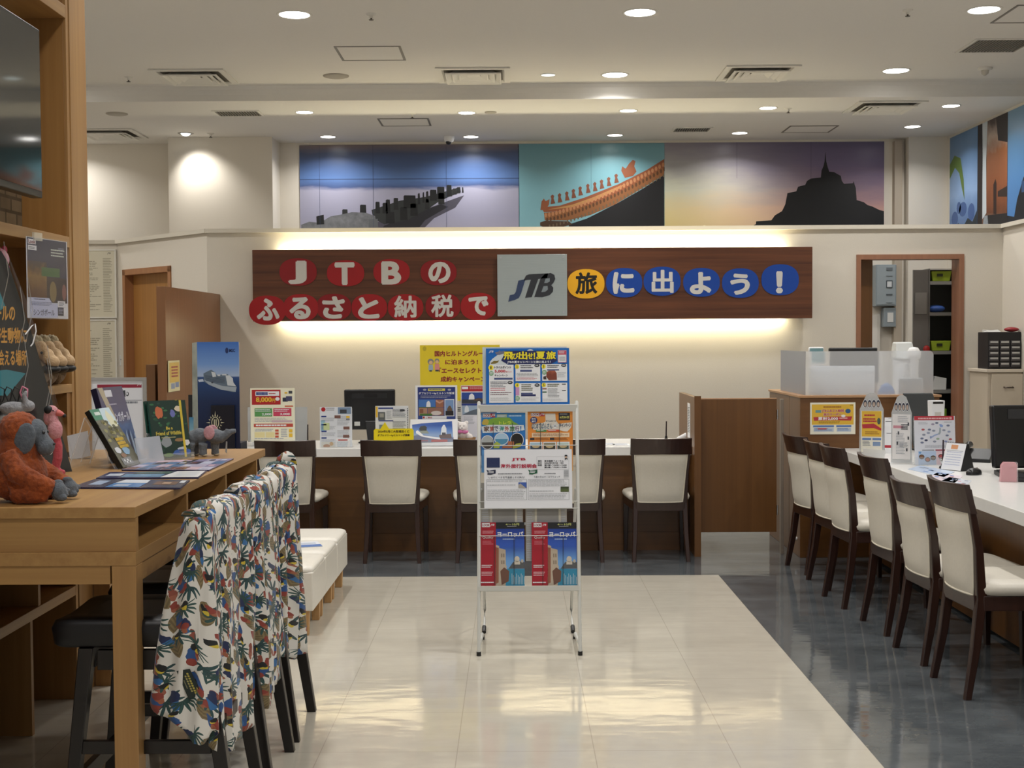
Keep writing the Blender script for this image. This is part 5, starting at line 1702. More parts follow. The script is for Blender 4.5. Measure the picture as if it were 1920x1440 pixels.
    s.rect(590, 1040, 698, 1118, mat('#3f5fae', 0.3), 3); s.poly([(590, 1118), (590, 1075), (615, 1055), (690, 1118)], mat('#a9a39a', 0.3), 4)
    s.rect(1155, 1102, 1265, 1172, grad('aurora_print', [(0, '#2c3320'), (0.5, '#5c6a3a'), (1, '#39422a')], 0.07, 0.1, 2, 0.3, 0.6, 30), 3)
    s.rect(1200, 872, 1268, 978, mat('#c9ccd2', 0.4), 3); s.lines(1206, 885, 1262, 970, 6, GY, 4, 0.5, 6, 0.0)
    o = s.build('poster', None, a, 0, RX); tag(o, 'white seminar poster with crimson title across the front of the rack', 'poster')

    # ---- greyish leaflets in the middle pockets, seen below the white poster
    for (x0, x1), lab in (((902, 980), 'grey leaflet below the white poster, left pocket of the rack'), ((986, 1062), 'grey leaflet below the white poster, right pocket of the rack')):
        box = (x0, 905, x1, 1052)
        a, s = racksheet(box, 0.018, mat('#a9a69e', 0.5), None, 0.006)
        s.rect(x0 + 20, 905, x1 - 14, 1052, mat('#8e8c88', 0.5), 1); s.rect(x0 + 17, 905, x0 + 21, 1052, mat('#c6c1b0', 0.5), 2); s.rect(x1 - 15, 905, x1 - 11, 1052, mat('#c6c1b0', 0.5), 2)
        s.lines(x0 + 2, 955, x0 + 15, 1048, 22, GYL, 2, 0.5, 3); s.lines(x1 - 10, 955, x1 - 2, 1048, 22, GYL, 2, 0.5, 3)
        o = s.build('leaflet', None, a, 0, RX); tag(o, lab, 'leaflet', 'brochures in the rack')

    # ---- two identical tall brochures at the bottom
    for (x0, x1, y0, y1), zx, lab in (((899, 983, 979, 1098.5), 0, 'red and blue tall brochure with canal photo, left of the identical pair'), ((997.5, 1081.5, 979, 1098), 413, 'red and blue tall brochure with canal photo, right of the identical pair')):
        a, s = racksheet((x0, y0, x1, y1), 0.004, mat('#2046a8', 0.25), (Z4[0] + zx / Z4[2], Z4[1], Z4[2]), 0.014)
        s.rect(170, 248, 520, 760, grad('deep_sky', [(0, '#7fb2dd'), (0.35, '#6c9fd8'), (0.6, '#2f58b8'), (1, '#16328c')], 0.02, 0.30, 2, 0.25), 1)
        s.rect(160, 245, 296, 765, mat('#a31327', 0.3), 2); s.rect(296, 245, 530, 302, mat('#17181c', 0.3), 2)
        LOOK(s, 186, 256, 286, 288, 3)
        s.lines(190, 318, 280, 345, 2, mat('#d98f97', 0.4), 3); s.text('Quality', 190, 362, 275, 384, W, 3, 0.0); s.lines(190, 398, 275, 432, 3, mat('#c96a76', 0.4), 3)
        s.text('4～10月', 372, 258, 480, 276, mat('#c9cf7a', 0.4), 3, 0.02); s.lines(385, 280, 470, 290, 1, GYL, 3)
        s.text('ヨーロッパ', 308, 325, 512, 368, W, 3, 0.03); s.lines(350, 380, 455, 394, 1, mat('#9db5e0', 0.4), 3, 0.7)
        s.poly([(296, 430), (322, 440), (322, 455), (372, 470), (374, 590), (380, 600), (375, 765), (290, 765)], mat('#b9ab98', 0.4), 2); s.poly([(296, 450), (318, 455), (316, 730), (296, 740)], mat('#8f5a44', 0.4), 3)
        for i in range(4): s.rect(338 + (i % 2) * 16, 500 + 55 * (i // 2), 346 + (i % 2) * 16, 530 + 55 * (i // 2), mat('#7d6f60', 0.4), 3)
        s.poly([(330, 640), (360, 610), (400, 640), (395, 720), (340, 750)], mat('#6b4a3c', 0.4), 3)
        s.poly([(395, 620), (430, 570), (470, 560), (520, 570), (530, 620)], mat('#56585a', 0.4), 2.6); s.oval(462, 545, 20, 24, mat('#c9c2b4', 0.4), 3); s.rect(440, 560, 486, 588, mat('#c9c2b4', 0.4), 3); s.oval(503, 560, 10, 14, mat('#b9b2a6', 0.4), 3)
        s.poly([(385, 620), (530, 625), (530, 765), (370, 765)], mat('#2f86a8', 0.25), 2.5)
        for i in range(9): s.rect(420 + i * 12, 660 + 13 * (i % 3), 423 + i * 12, 745, mat('#c6d3d6', 0.4), 3.5)
        s.lines(182, 590, 278, 618, 2, W, 3, 0.45); s.lines(182, 645, 272, 682, 3, mat('#e0b8be', 0.4), 3, 0.45); s.lines(176, 724, 280, 740, 1, W, 3, 0.6, 1, 0.0)
        o = s.build('brochure', None, a, 0, RX); tag(o, lab, 'brochure', 'brochures in the rack')


brochure_rack()


# ================================================================ THINGS ON THE COUNTERS
INK = mat('#3d4048', 0.5)
INK2 = mat('#7d828c', 0.5)
INK3 = mat('#a9adb5', 0.5)
SNOW = mat('#e9eaed', 0.4)
Zc = (440, 700, 4)


def stand_sheet(label, box, Y, base, zoom, draw, name='flyer_stand', cat='flyer', rz=0.0, lean=0.0, group=None, holder=True, thick=0.003, zb=None):
    zb = TZ if zb is None else zb
    a, w, h = span(box, Y)
    top = a.z + h
    z0 = max(a.z, zb + 0.004)
    x0, y0, x1, y1 = box
    y1 = y0 + (y1 - y0) * (top - z0) / h
    h = top - z0
    t = thing(name, label, cat, (a.x, Y, zb + 0.0005), rz, group)
    s = Sheet((x0, y0, x1, y1), w, h, base, thick, zoom)
    draw(s)
    o = s.build('print', t, (0, 0, z0 - zb), 0, -lean)
    if holder:
        hh = z0 - zb + h
        m = MB()
        M = Matrix.Rotation(-lean, 4, 'X')
        m.box(-0.004, thick + 0.002, 0.004, w + 0.004, thick + 0.005, hh * 0.97, ACRYL, M)
        m.box(-0.004, -0.004, 0.0035, w + 0.004, -0.002, min(hh, 0.05), ACRYL, M)
        m.box(-0.004, -0.02, 0, w + 0.004, 0.075, 0.003, ACRYL)
        m.build('holder', t)
    return t


def back_counter_items():
    RD, GRN, YL, PKK, BL = mat('#b0262a', 0.4), mat('#5c9a58', 0.4), mat('#e4b93b', 0.4), mat('#c94560', 0.4), mat('#2c3f86', 0.35)

    def a(s):
        s.rect(133, 122, 345, 235, RD, 1); s.rect(160, 135, 335, 168, SNOW, 2); s.lines(165, 140, 250, 165, 1, BL, 3, 0.9, 1, 0.0); s.lines(258, 148, 325, 160, 1, RD, 3)
        s.text('8,000', 163, 178, 280, 220, YL, 3, 0.035); s.text('円', 282, 190, 305, 218, YL, 3, 0.03); s.oval(322, 192, 16, 14, SNOW, 3)
        s.rect(375, 140, 395, 152, YL, 2); s.rect(405, 132, 432, 152, INK, 2); s.rect(360, 182, 398, 212, mat('#2f3446', 0.4), 2); s.rect(385, 172, 430, 208, mat('#4a4a6a', 0.4), 3)
        s.rect(375, 242, 436, 252, mat('#cf6d4a', 0.4), 1); s.rect(152, 262, 282, 324, GRN, 1); s.lines(158, 270, 276, 290, 2, SNOW, 2); s.text('2,000', 205, 298, 276, 318, SNOW, 2, 0.03); s.rect(290, 262, 424, 322, PKK, 1); s.lines(298, 270, 416, 292, 2, SNOW, 2); s.text('3,000', 340, 298, 412, 316, SNOW, 2, 0.03)
        s.lines(152, 335, 430, 368, 4, INK3, 1, 0.4); s.rect(278, 352, 430, 368, mat('#c9b0b8', 0.4), 2); s.rect(145, 378, 434, 404, mat('#bb4a3c', 0.4), 1); s.lines(160, 385, 420, 398, 1, SNOW, 2, 0.8)
        s.lines(152, 418, 300, 440, 2, INK3, 1); s.rect(150, 442, 225, 482, mat('#e6d9a0', 0.4), 1); s.rect(232, 442, 298, 482, mat('#e6d9a0', 0.4), 1)
        for y in (422, 445, 468): s.rect(302, y, 328, y + 16, mat('#c0563e', 0.4), 2)
        s.lines(345, 418, 395, 485, 5, INK3, 1); s.rect(404, 420, 430, 445, YL, 2); s.rect(404, 452, 430, 480, YL, 2); s.lines(150, 488, 434, 498, 1, INK3, 1)
    stand_sheet('cream flyer with red 8,000 header at the left end of the back counter', (470.5, 727.5, 552, 829), 9.5, mat('#ece8cf', 0.4), Zc, a)
    stand_sheet('plain grey clear panel standing behind the cream red-headed flyer', (465, 763, 576, 829), 9.62, mat('#b9bbbc', 0.3), Zc, lambda s: None, 'acrylic_panel', 'panel', holder=False)

    def c(s):
        s.oval(668, 270, 16, 16, RD, 2); s.lines(690, 258, 760, 285, 2, INK3, 1); s.rect(775, 255, 872, 305, mat('#7d93ae', 0.4), 1); s.rect(790, 272, 840, 300, INK, 2)
        for y0 in (318, 380, 430, 480): s.rect(652, y0, 690, y0 + 10, BL, 2); s.lines(652, y0 + 16, 760, y0 + 44, 4, INK3, 1, 0.4)
        s.rect(648, 352, 680, 430, mat('#9fc6d8', 0.4), 1); s.rect(668, 372, 712, 425, mat('#c9d6a0', 0.4), 2)
        for x0, y0 in ((750, 315), (815, 400), (812, 462)): s.rect(x0, y0, x0 + 45, y0 + 22, mat('#7d5a52', 0.4), 2)
        s.lines(770, 320, 865, 395, 8, INK3, 1, 0.4); s.lines(770, 430, 865, 485, 5, INK3, 1, 0.4); s.rect(836, 320, 862, 336, YL, 2); s.rect(835, 340, 862, 352, INK2, 2)
        s.rect(650, 515, 750, 565, mat('#d9d8cf', 0.4), 2); s.oval(690, 545, 26, 13, mat('#b0743c', 0.4), 3); s.oval(725, 530, 14, 14, mat('#c79a4a', 0.4), 3)
        s.rect(758, 490, 862, 566, mat('#f0eeee', 0.4), 2); s.rect(775, 497, 845, 505, RD, 3); s.lines(768, 515, 852, 555, 4, mat('#7fa9c0', 0.4), 3, 0.4)
    stand_sheet('white leaflet of small pictures left of the lone chair on the back counter', (600.5, 763, 659.5, 842), 9.36, mat('#dfe3ea', 0.4), Zc, c)

    def e(s):
        s.rect(1060, 248, 1075, 330, YL, 2); s.rect(1080, 256, 1190, 266, BL, 2); s.rect(1078, 290, 1130, 350, mat('#5e6366', 0.4), 2); s.rect(1088, 300, 1120, 330, mat('#9a9a92', 0.4), 3)
        s.lines(1140, 280, 1180, 345, 7, INK3, 2, 0.4); s.lines(1185, 268, 1285, 335, 7, INK2, 2, 0.4); s.rect(1240, 270, 1275, 285, INK, 3)
        s.rect(1080, 352, 1190, 360, BL, 2); s.lines(1185, 362, 1285, 430, 7, INK2, 2, 0.4); s.rect(1085, 385, 1135, 420, mat('#7d8c93', 0.4), 2); s.lines(1292, 262, 1300, 420, 12, INK, 2, 0.5, 2, 0.0)
    stand_sheet('white and grey timetable leaflet in front of the black monitor on the back counter', (704.5, 761, 765.5, 834), 9.46, mat('#dcdfe4', 0.4), Zc, e)

    # yellow speech bubble card
    box = (701, 799, 775.5, 836)
    a_, w, h = span(box, 9.34)
    t = thing('bubble_card', 'yellow speech bubble card behind the lone chair on the back counter', 'card', (a_.x, 9.34, TZ + 0.0005))
    YB2 = mat('#f1dc1f', 0.4)
    hh = 0.135
    m = MB(); r = 0.012
    def px_(x, y): return ((x / 4 + 440 - 701) / 74.5 * w, hh - (y / 4 + 700 - 811.5) / 37 * h)
    pts = [(0.0, 0.0), (w, 0.0), (w, hh - r), (w - r, hh), px_(1158, 447), px_(1128, 396), px_(1092, 450), (r, hh), (0, hh - r)]
    m.prism(pts, 0.0, 0.002, YB2)
    for s_, x0, y0, x1, y1 in (('2024年5月に大阪城近くに', 1075, 458, 1310, 478), ('ダブルツリーbyヒルトンが開業', 1072, 488, 1312, 508)):
        vs, fs, _ = glyphs(s_, 0.03)
        ua, va = px_(x0, y1); ub, vb = px_(x1, y0)
        m.add([(ua + (ub - ua) * q[0], -0.0008 - q[2], va + (vb - va) * q[1]) for q in vs], fs, mat('#4a3a10', 0.5))
    m.build('card', t)
    m = MB(); m.box(w * 0.3, 0.0025, 0, w * 0.7, 0.06, 0.004, ACRYL); m.box(w * 0.3, 0.0025, 0.004, w * 0.7, 0.0045, 0.10, ACRYL); m.build('holder', t)

    # hotel posters
    Zp = (770, 630, 1002 / 160)
    HS = grad('hotel_sky', [(0, '#8fa7c9'), (0.5, '#5f7fb8'), (1, '#2b4a96')], 0.05, 0.30, 2, 0.3)

    def tower(s, x, y0, y1, w_, m1, L):
        s.poly([(x - w_, y1), (x - w_ * 0.8, y0 + (y1 - y0) * 0.3), (x - w_ * 0.2, y0), (x + w_ * 0.3, y0), (x + w_ * 0.9, y0 + (y1 - y0) * 0.35), (x + w_, y1)], m1, L)

    def g_(s):
        s.rect(86, 600, 524, 1110, grad('navy_poster', [(0, '#20306e'), (0.5, '#3a4f92'), (1, '#27367a')], 0.0, 0.3, 2, 0.3), 1)
        s.rect(205, 616, 405, 645, mat('#d9d05a', 0.4), 2); s.lines(215, 624, 395, 638, 1, BL, 3); s.oval(168, 630, 20, 12, INK3, 2); s.oval(455, 632, 20, 12, INK3, 2)
        s.text('ダブルツリーbyヒルトン大阪城', 98, 656, 512, 690, SNOW, 3, 0.02); s.lines(120, 700, 470, 735, 2, INK3, 2, 0.35)
        s.rect(98, 745, 292, 838, mat('#4a78bd', 0.3), 2); tower(s, 210, 762, 832, 26, SNOW, 3); s.rect(98, 832, 292, 845, mat('#5b6a4a', 0.4), 3)
        s.rect(296, 748, 388, 838, mat('#a06a52', 0.4), 2); s.poly([(296, 748), (340, 775), (388, 750), (388, 770), (340, 795), (296, 770)], mat('#c99a86', 0.4), 3)
        s.rect(98, 842, 196, 935, mat('#b08a72', 0.4), 2); s.rect(108, 855, 150, 905, mat('#8a5a46', 0.4), 3); s.rect(200, 842, 388, 935, mat('#9a7060', 0.4), 2); s.oval(300, 905, 60, 26, mat('#d9cfc9', 0.4), 3); s.rect(110, 912, 250, 935, mat('#4f7a3a', 0.4), 3.4)
        s.rect(398, 742, 510, 944, SNOW, 2); s.rect(405, 750, 503, 936, mat('#7d9cc9', 0.3), 2.5); tower(s, 455, 820, 936, 34, mat('#6f5a48', 0.4), 3); s.rect(408, 880, 500, 936, mat('#2f2a2c', 0.4), 3.5)
        s.rect(140, 940, 420, 975, SNOW, 3); s.rect(145, 945, 165, 968, RD, 4); s.text('ご宿泊', 178, 946, 250, 968, RD, 4, 0.02)
    stand_sheet('navy hotel poster with white border under the yellow sign', (779.5, 722.5, 857, 815), 9.62, SNOW, Zp, g_)

    def h_(s):
        s.rect(600, 585, 1010, 650, RD, 1); s.rect(608, 594, 678, 624, SNOW, 2); s.lines(695, 594, 990, 632, 2, mat('#d9a0a0', 0.4), 2)
        s.rect(602, 662, 1010, 790, HS, 1); tower(s, 718, 675, 745, 34, SNOW, 2); s.rect(602, 745, 1010, 790, mat('#3a3f4a', 0.4), 2); s.poly([(740, 745), (800, 728), (860, 740), (860, 760), (740, 760)], mat('#5a4a42', 0.4), 3)
        s.rect(602, 792, 1010, 815, BL, 2); s.rect(608, 815, 1010, 925, mat('#9db3cc', 0.3), 1); tower(s, 660, 815, 895, 26, mat('#dbe2ea', 0.4), 2); s.poly([(608, 925), (700, 880), (800, 850), (1010, 840), (1010, 925)], mat('#5f6a78', 0.4), 2.4)
        s.lines(625, 945, 760, 1040, 6, INK3, 1, 0.4)
    stand_sheet('white hotel poster with red header beside the navy one', (865, 722.5, 938, 826), 9.68, mat('#dfe0ea', 0.4), Zp, h_)
    stand_sheet('narrow white slip with dark marks between navy and red hotel posters', (857.5, 755, 864, 812), 9.66, mat('#dcd9d2', 0.4), Zp, lambda s: (s.lines(552, 835, 588, 895, 3, INK, 1, 0.6, 2, 0.0), s.lines(552, 945, 588, 1005, 3, INK, 1, 0.6, 3, 0.0)), 'slip_stand')

    def i_(s):
        s.poly([(12, 1030), (120, 1015), (480, 990), (500, 1245), (28, 1255)], grad('castle_sky', [(0, '#6f86b8'), (0.4, '#8fa9cf'), (0.7, '#5f86c9'), (1, '#2f57a8')], 0.03, 0.15, 2, 0.25), 1)
        s.poly([(95, 1085), (112, 1050), (165, 1042), (190, 1070), (182, 1080), (185, 1105), (110, 1108)], mat('#3a3e40', 0.4), 2); s.poly([(108, 1105), (188, 1100), (215, 1140), (90, 1140)], mat('#8d9790', 0.4), 2)
        tower(s, 385, 1035, 1160, 34, mat('#dde3ea', 0.4), 2); s.rect(365, 1130, 408, 1160, mat('#4a4f5a', 0.4), 3); s.poly([(330, 1160), (470, 1145), (480, 1200), (340, 1200)], mat('#6d5f5f', 0.4), 3)
        s.poly([(20, 1170), (120, 1150), (250, 1180), (340, 1200), (500, 1190), (500, 1245), (28, 1255)], mat('#6f7896', 0.4), 2.4); s.poly([(60, 1110), (80, 1100), (150, 1165), (250, 1180), (340, 1190), (350, 1215), (230, 1200), (120, 1175), (60, 1135)], mat('#e9ecf2', 0.3), 3); s.rect(240, 1215, 430, 1245, mat('#b04a4a', 0.4), 3); s.lines(110, 1225, 230, 1242, 1, RD, 3)
    stand_sheet('landscape hotel card with castle picture lying back in front of the posters', (768.5, 784, 857.5, 838), 9.42, SNOW, Zp, i_, 'picture_card', 'card', lean=0.35)

    # yellow campaign sign on a short pole
    box = (788, 646.5, 937, 752)
    a_, w, h = span(box, 9.80)
    t = thing('campaign_sign', 'yellow landscape campaign sign with dark red lettering above the posters', 'sign', (a_.x, 9.80, TZ + 0.0005))
    s = Sheet(box, w, h, mat('#e3cb2c', 0.35), 0.006, Zp)
    MR = mat('#8f1f2c', 0.45)
    for s_, x0, y0, x1, y1 in (('国内ヒルトングループ', 285, 172, 925, 238), ('に泊まろう！', 408, 275, 790, 335), ('「エースセレクト」', 335, 372, 865, 440), ('成約キャンペーン', 352, 475, 880, 540)):
        s.text(s_, x0, y0, x1, y1, MR, 2, 0.035)
    GY_ = mat('#8c8a80', 0.5); SK = mat('#d9b48a', 0.5)
    s.oval(238, 298, 36, 34, GY_, 2); s.oval(240, 310, 22, 20, SK, 3); s.poly([(215, 335), (262, 335), (268, 400), (210, 400)], mat('#9db0bd', 0.4), 2.4); s.rect(222, 400, 252, 416, INK, 2.5)
    s.oval(312, 290, 28, 28, GY_, 2); s.oval(312, 302, 20, 20, SK, 3); s.poly([(288, 325), (338, 325), (342, 395), (284, 395)], mat('#d98f8a', 0.4), 2.4); s.rect(292, 395, 332, 414, INK, 2.5)
    s.oval(168, 145, 22, 28, mat('#c0ac2e', 0.4), 1)
    s.build('panel', t, (0, 0, a_.z - TZ))
    m = MB(); m.cyl((w / 2, 0.016, 0.012), (w / 2, 0.016, a_.z - TZ + h * 0.6), 0.007, STEEL_W); m.build('pole', t)
    m = MB(); m.box(w / 2 - 0.10, -0.03, 0, w / 2 + 0.10, 0.09, 0.011, STEEL_W); m.build('base', t, 0.003)

    # monitor seen from behind
    a_, w, h = span((645.5, 730, 740.5, 806), 9.80)
    t = thing('monitor', 'black monitor seen from behind on the back counter', 'monitor', (a_.x, 9.80, TZ + 0.0005))
    z0 = a_.z - TZ
    m = MB(); m.hexa([(0.004, 0, z0), (w - 0.004, 0, z0), (w - 0.004, 0.05, z0), (0.004, 0.05, z0)], [(0, 0.0, z0 + h), (w, 0.0, z0 + h), (w, 0.05, z0 + h), (0, 0.05, z0 + h)], mat('#141416', 0.35)); hs = m.build('housing', t, 0.01)
    m = MB(); m.box(w * 0.16, -0.004, z0 + h * 0.78, w * 0.84, -0.0005, z0 + h * 0.90, mat('#232427', 0.3)); m.build('vent_panel', hs)
    m = MB(); m.box(w * 0.40, -0.006, z0 + h * 0.80, w * 0.66, -0.0042, z0 + h * 0.89, mat('#0b0b0d', 0.4)); m.build('handle', hs)
    m = MB(); m.box(w * 0.20, -0.002, z0 + h * 0.10, w * 0.31, -0.0005, z0 + h * 0.20, mat('#c9cac6', 0.5)); m.build('label_card', hs)
    m = MB(); m.hexa([(w * 0.47, -0.05, 0.012), (w * 0.75, -0.05, 0.012), (w * 0.75, 0.0, 0.012), (w * 0.47, 0.0, 0.012)], [(w * 0.42, -0.02, z0 + h * 0.22), (w * 0.72, -0.02, z0 + h * 0.22), (w * 0.72, -0.001, z0 + h * 0.22), (w * 0.42, -0.001, z0 + h * 0.22)], mat('#1c1d20', 0.35)); m.build('neck', t, 0.004)
    m = MB(); m.box(w * 0.3, -0.09, 0, w * 0.9, 0.10, 0.011, mat('#1a1a1c', 0.4)); m.build('base', t, 0.004)
    a_ = atY(742, 830, 9.66)
    m = MB(); m.box(-0.05, -0.03, 0, 0.05, 0.05, 0.028, BLACK); m.tube([(-0.045, -0.035, 0.02), (0, -0.05, 0.055), (0.045, -0.035, 0.03)], 0.012, BLACK, 8)
    tag(m.build('telephone', None, 0.004, 2, (a_.x, 9.66, TZ + 0.0005)), 'black telephone at the foot of the back counter monitor', 'telephone')

    # pens on stands
    def pen(px, py, top, Y, lab):
        p = atZ(px, py, TZ) if Y is None else Vector((atY(px, py, Y).x, Y, TZ))
        tp = atY(px, top, p.y).z - TZ
        t = thing('counter_pen', lab, 'pen', (p.x, p.y, TZ + 0.0005))
        m = MB(); m.lathe([(0.03, 0), (0.028, 0.008), (0.014, 0.012), (0.009, 0.03), (0.009, 0.04)], (0, 0, 0), BLACK, 18); m.build('holder', t)
        m = MB(); m.cyl((0, 0, 0.0405), (0.002, 0, tp), 0.0055, mat('#2a1f1f', 0.3), 0.0045, 10); m.build('pen', t)
        return t
    pen(577, 825, 796, 9.55, 'black pen upright on its stand near the cream red-headed flyer')
    pen(1249, 826, 790, 9.75, 'black pen upright on its stand at the right end of the back counter')

    # white bear in a basket
    p = atY(868, 845, 9.52)
    t = thing('plush_bear', 'white plush bear with pink ribbon in a brown basket on the back counter', 'plush toy', (p.x, 9.52, TZ + 0.0005))
    WF = speckle('white_fur', '#dcd5d2', '#eae5e2', 120, 0.95, 1.0, 0.5)
    m = MB(); m.ball((0, 0, 0.075), (0.05, 0.045, 0.05), WF); m.ball((-0.004, -0.01, 0.132), (0.042, 0.038, 0.038), WF); m.ball((-0.034, -0.005, 0.162), 0.014, WF); m.ball((0.028, -0.005, 0.163), 0.014, WF); m.ball((-0.055, -0.03, 0.07), (0.026, 0.024, 0.026), WF); m.ball((0.05, -0.03, 0.062), (0.024, 0.024, 0.024), WF); m.ball((-0.004, -0.042, 0.124), (0.018, 0.014, 0.014), WF)
    b = m.build('body', t)
    rm = b.modifiers.new('merge', 'REMESH'); rm.mode = 'VOXEL'; rm.voxel_size = 0.005; rm.use_smooth_shade = True
    m = MB(); m.ball((-0.004, -0.056, 0.128), (0.005, 0.004, 0.004), BLACK); m.ball((-0.018, -0.046, 0.142), 0.0035, BLACK); m.ball((0.010, -0.046, 0.142), 0.0035, BLACK); m.build('face', t)
    PK2 = mat('#c46a9c', 0.5)
    m = MB(); m.lathe([(0.036, 0.092), (0.044, 0.099), (0.038, 0.107)], (0, -0.004, 0), PK2, 20, None, False, False); m.ball((-0.02, -0.05, 0.10), (0.022, 0.008, 0.012), PK2); m.ball((0.018, -0.05, 0.098), (0.022, 0.008, 0.012), PK2); m.build('ribbon', t)
    m = MB(); m.lathe([(0.055, 0.0), (0.07, 0.012), (0.085, 0.05), (0.088, 0.054), (0.08, 0.05), (0.06, 0.012)], (0.01, 0, 0), speckle('wicker', '#7d5a36', '#a88255', 150, 0.8, 1.0, 0.5), 24, None, True, False); m.build('basket', t)
    p = atY(893, 835, 9.55)
    m = MB(); m.hexa([(0, 0, 0), (0.07, 0, 0), (0.07, 0.05, 0), (0, 0.05, 0)], [(0.015, 0.01, 0.10), (0.075, 0.01, 0.115), (0.075, 0.04, 0.115), (0.015, 0.04, 0.10)], mat('#8f6650', 0.5)); tag(m.build('gift_box', None, 0.002, 2, (p.x, 9.55, TZ + 0.0005)), 'small brown gift box right of the white plush bear', 'box')
    # papers at the right end
    for k, (x, y, w_, d_, lab) in enumerate(((1140, 833, 0.10, 0.14, 'white form with blue heading lying on the back counter'), (1165, 834, 0.12, 0.15, 'second white form on the back counter, nearer the last chair'))):
        p = atZ(x, y, TZ)
        m = MB(); m.box(-w_ / 2, -d_ / 2, 0, w_ / 2, d_ / 2, 0.001, PAPER); m.box(-w_ * 0.4, d_ * 0.2, 0.0011, w_ * 0.4, d_ * 0.4, 0.0013, mat('#6f8fb8', 0.5))
        for q in range(5): m.box(-w_ * 0.4, -d_ * 0.4 + q * d_ * 0.11, 0.0011, w_ * 0.35, -d_ * 0.4 + q * d_ * 0.11 + 0.003, 0.0013, INK3)
        tag(m.build('form', None, 0, 2, (p.x, min(p.y, 9.9), TZ + 0.0005)), lab, 'paper')
    p = atY(1278, 826, 9.6)
    m = MB(); m.cyl((-0.03, 0, 0.02), (0.03, 0.01, 0.045), 0.016, WHITE, 0.02, 14); m.ball((0.032, 0.01, 0.046), 0.021, WHITE)
    tag(m.build('hand_scanner', None, 0, 2, (p.x, 9.6, TZ + 0.006)), 'small white hand scanner beside the low end panel', 'scanner')


back_counter_items()


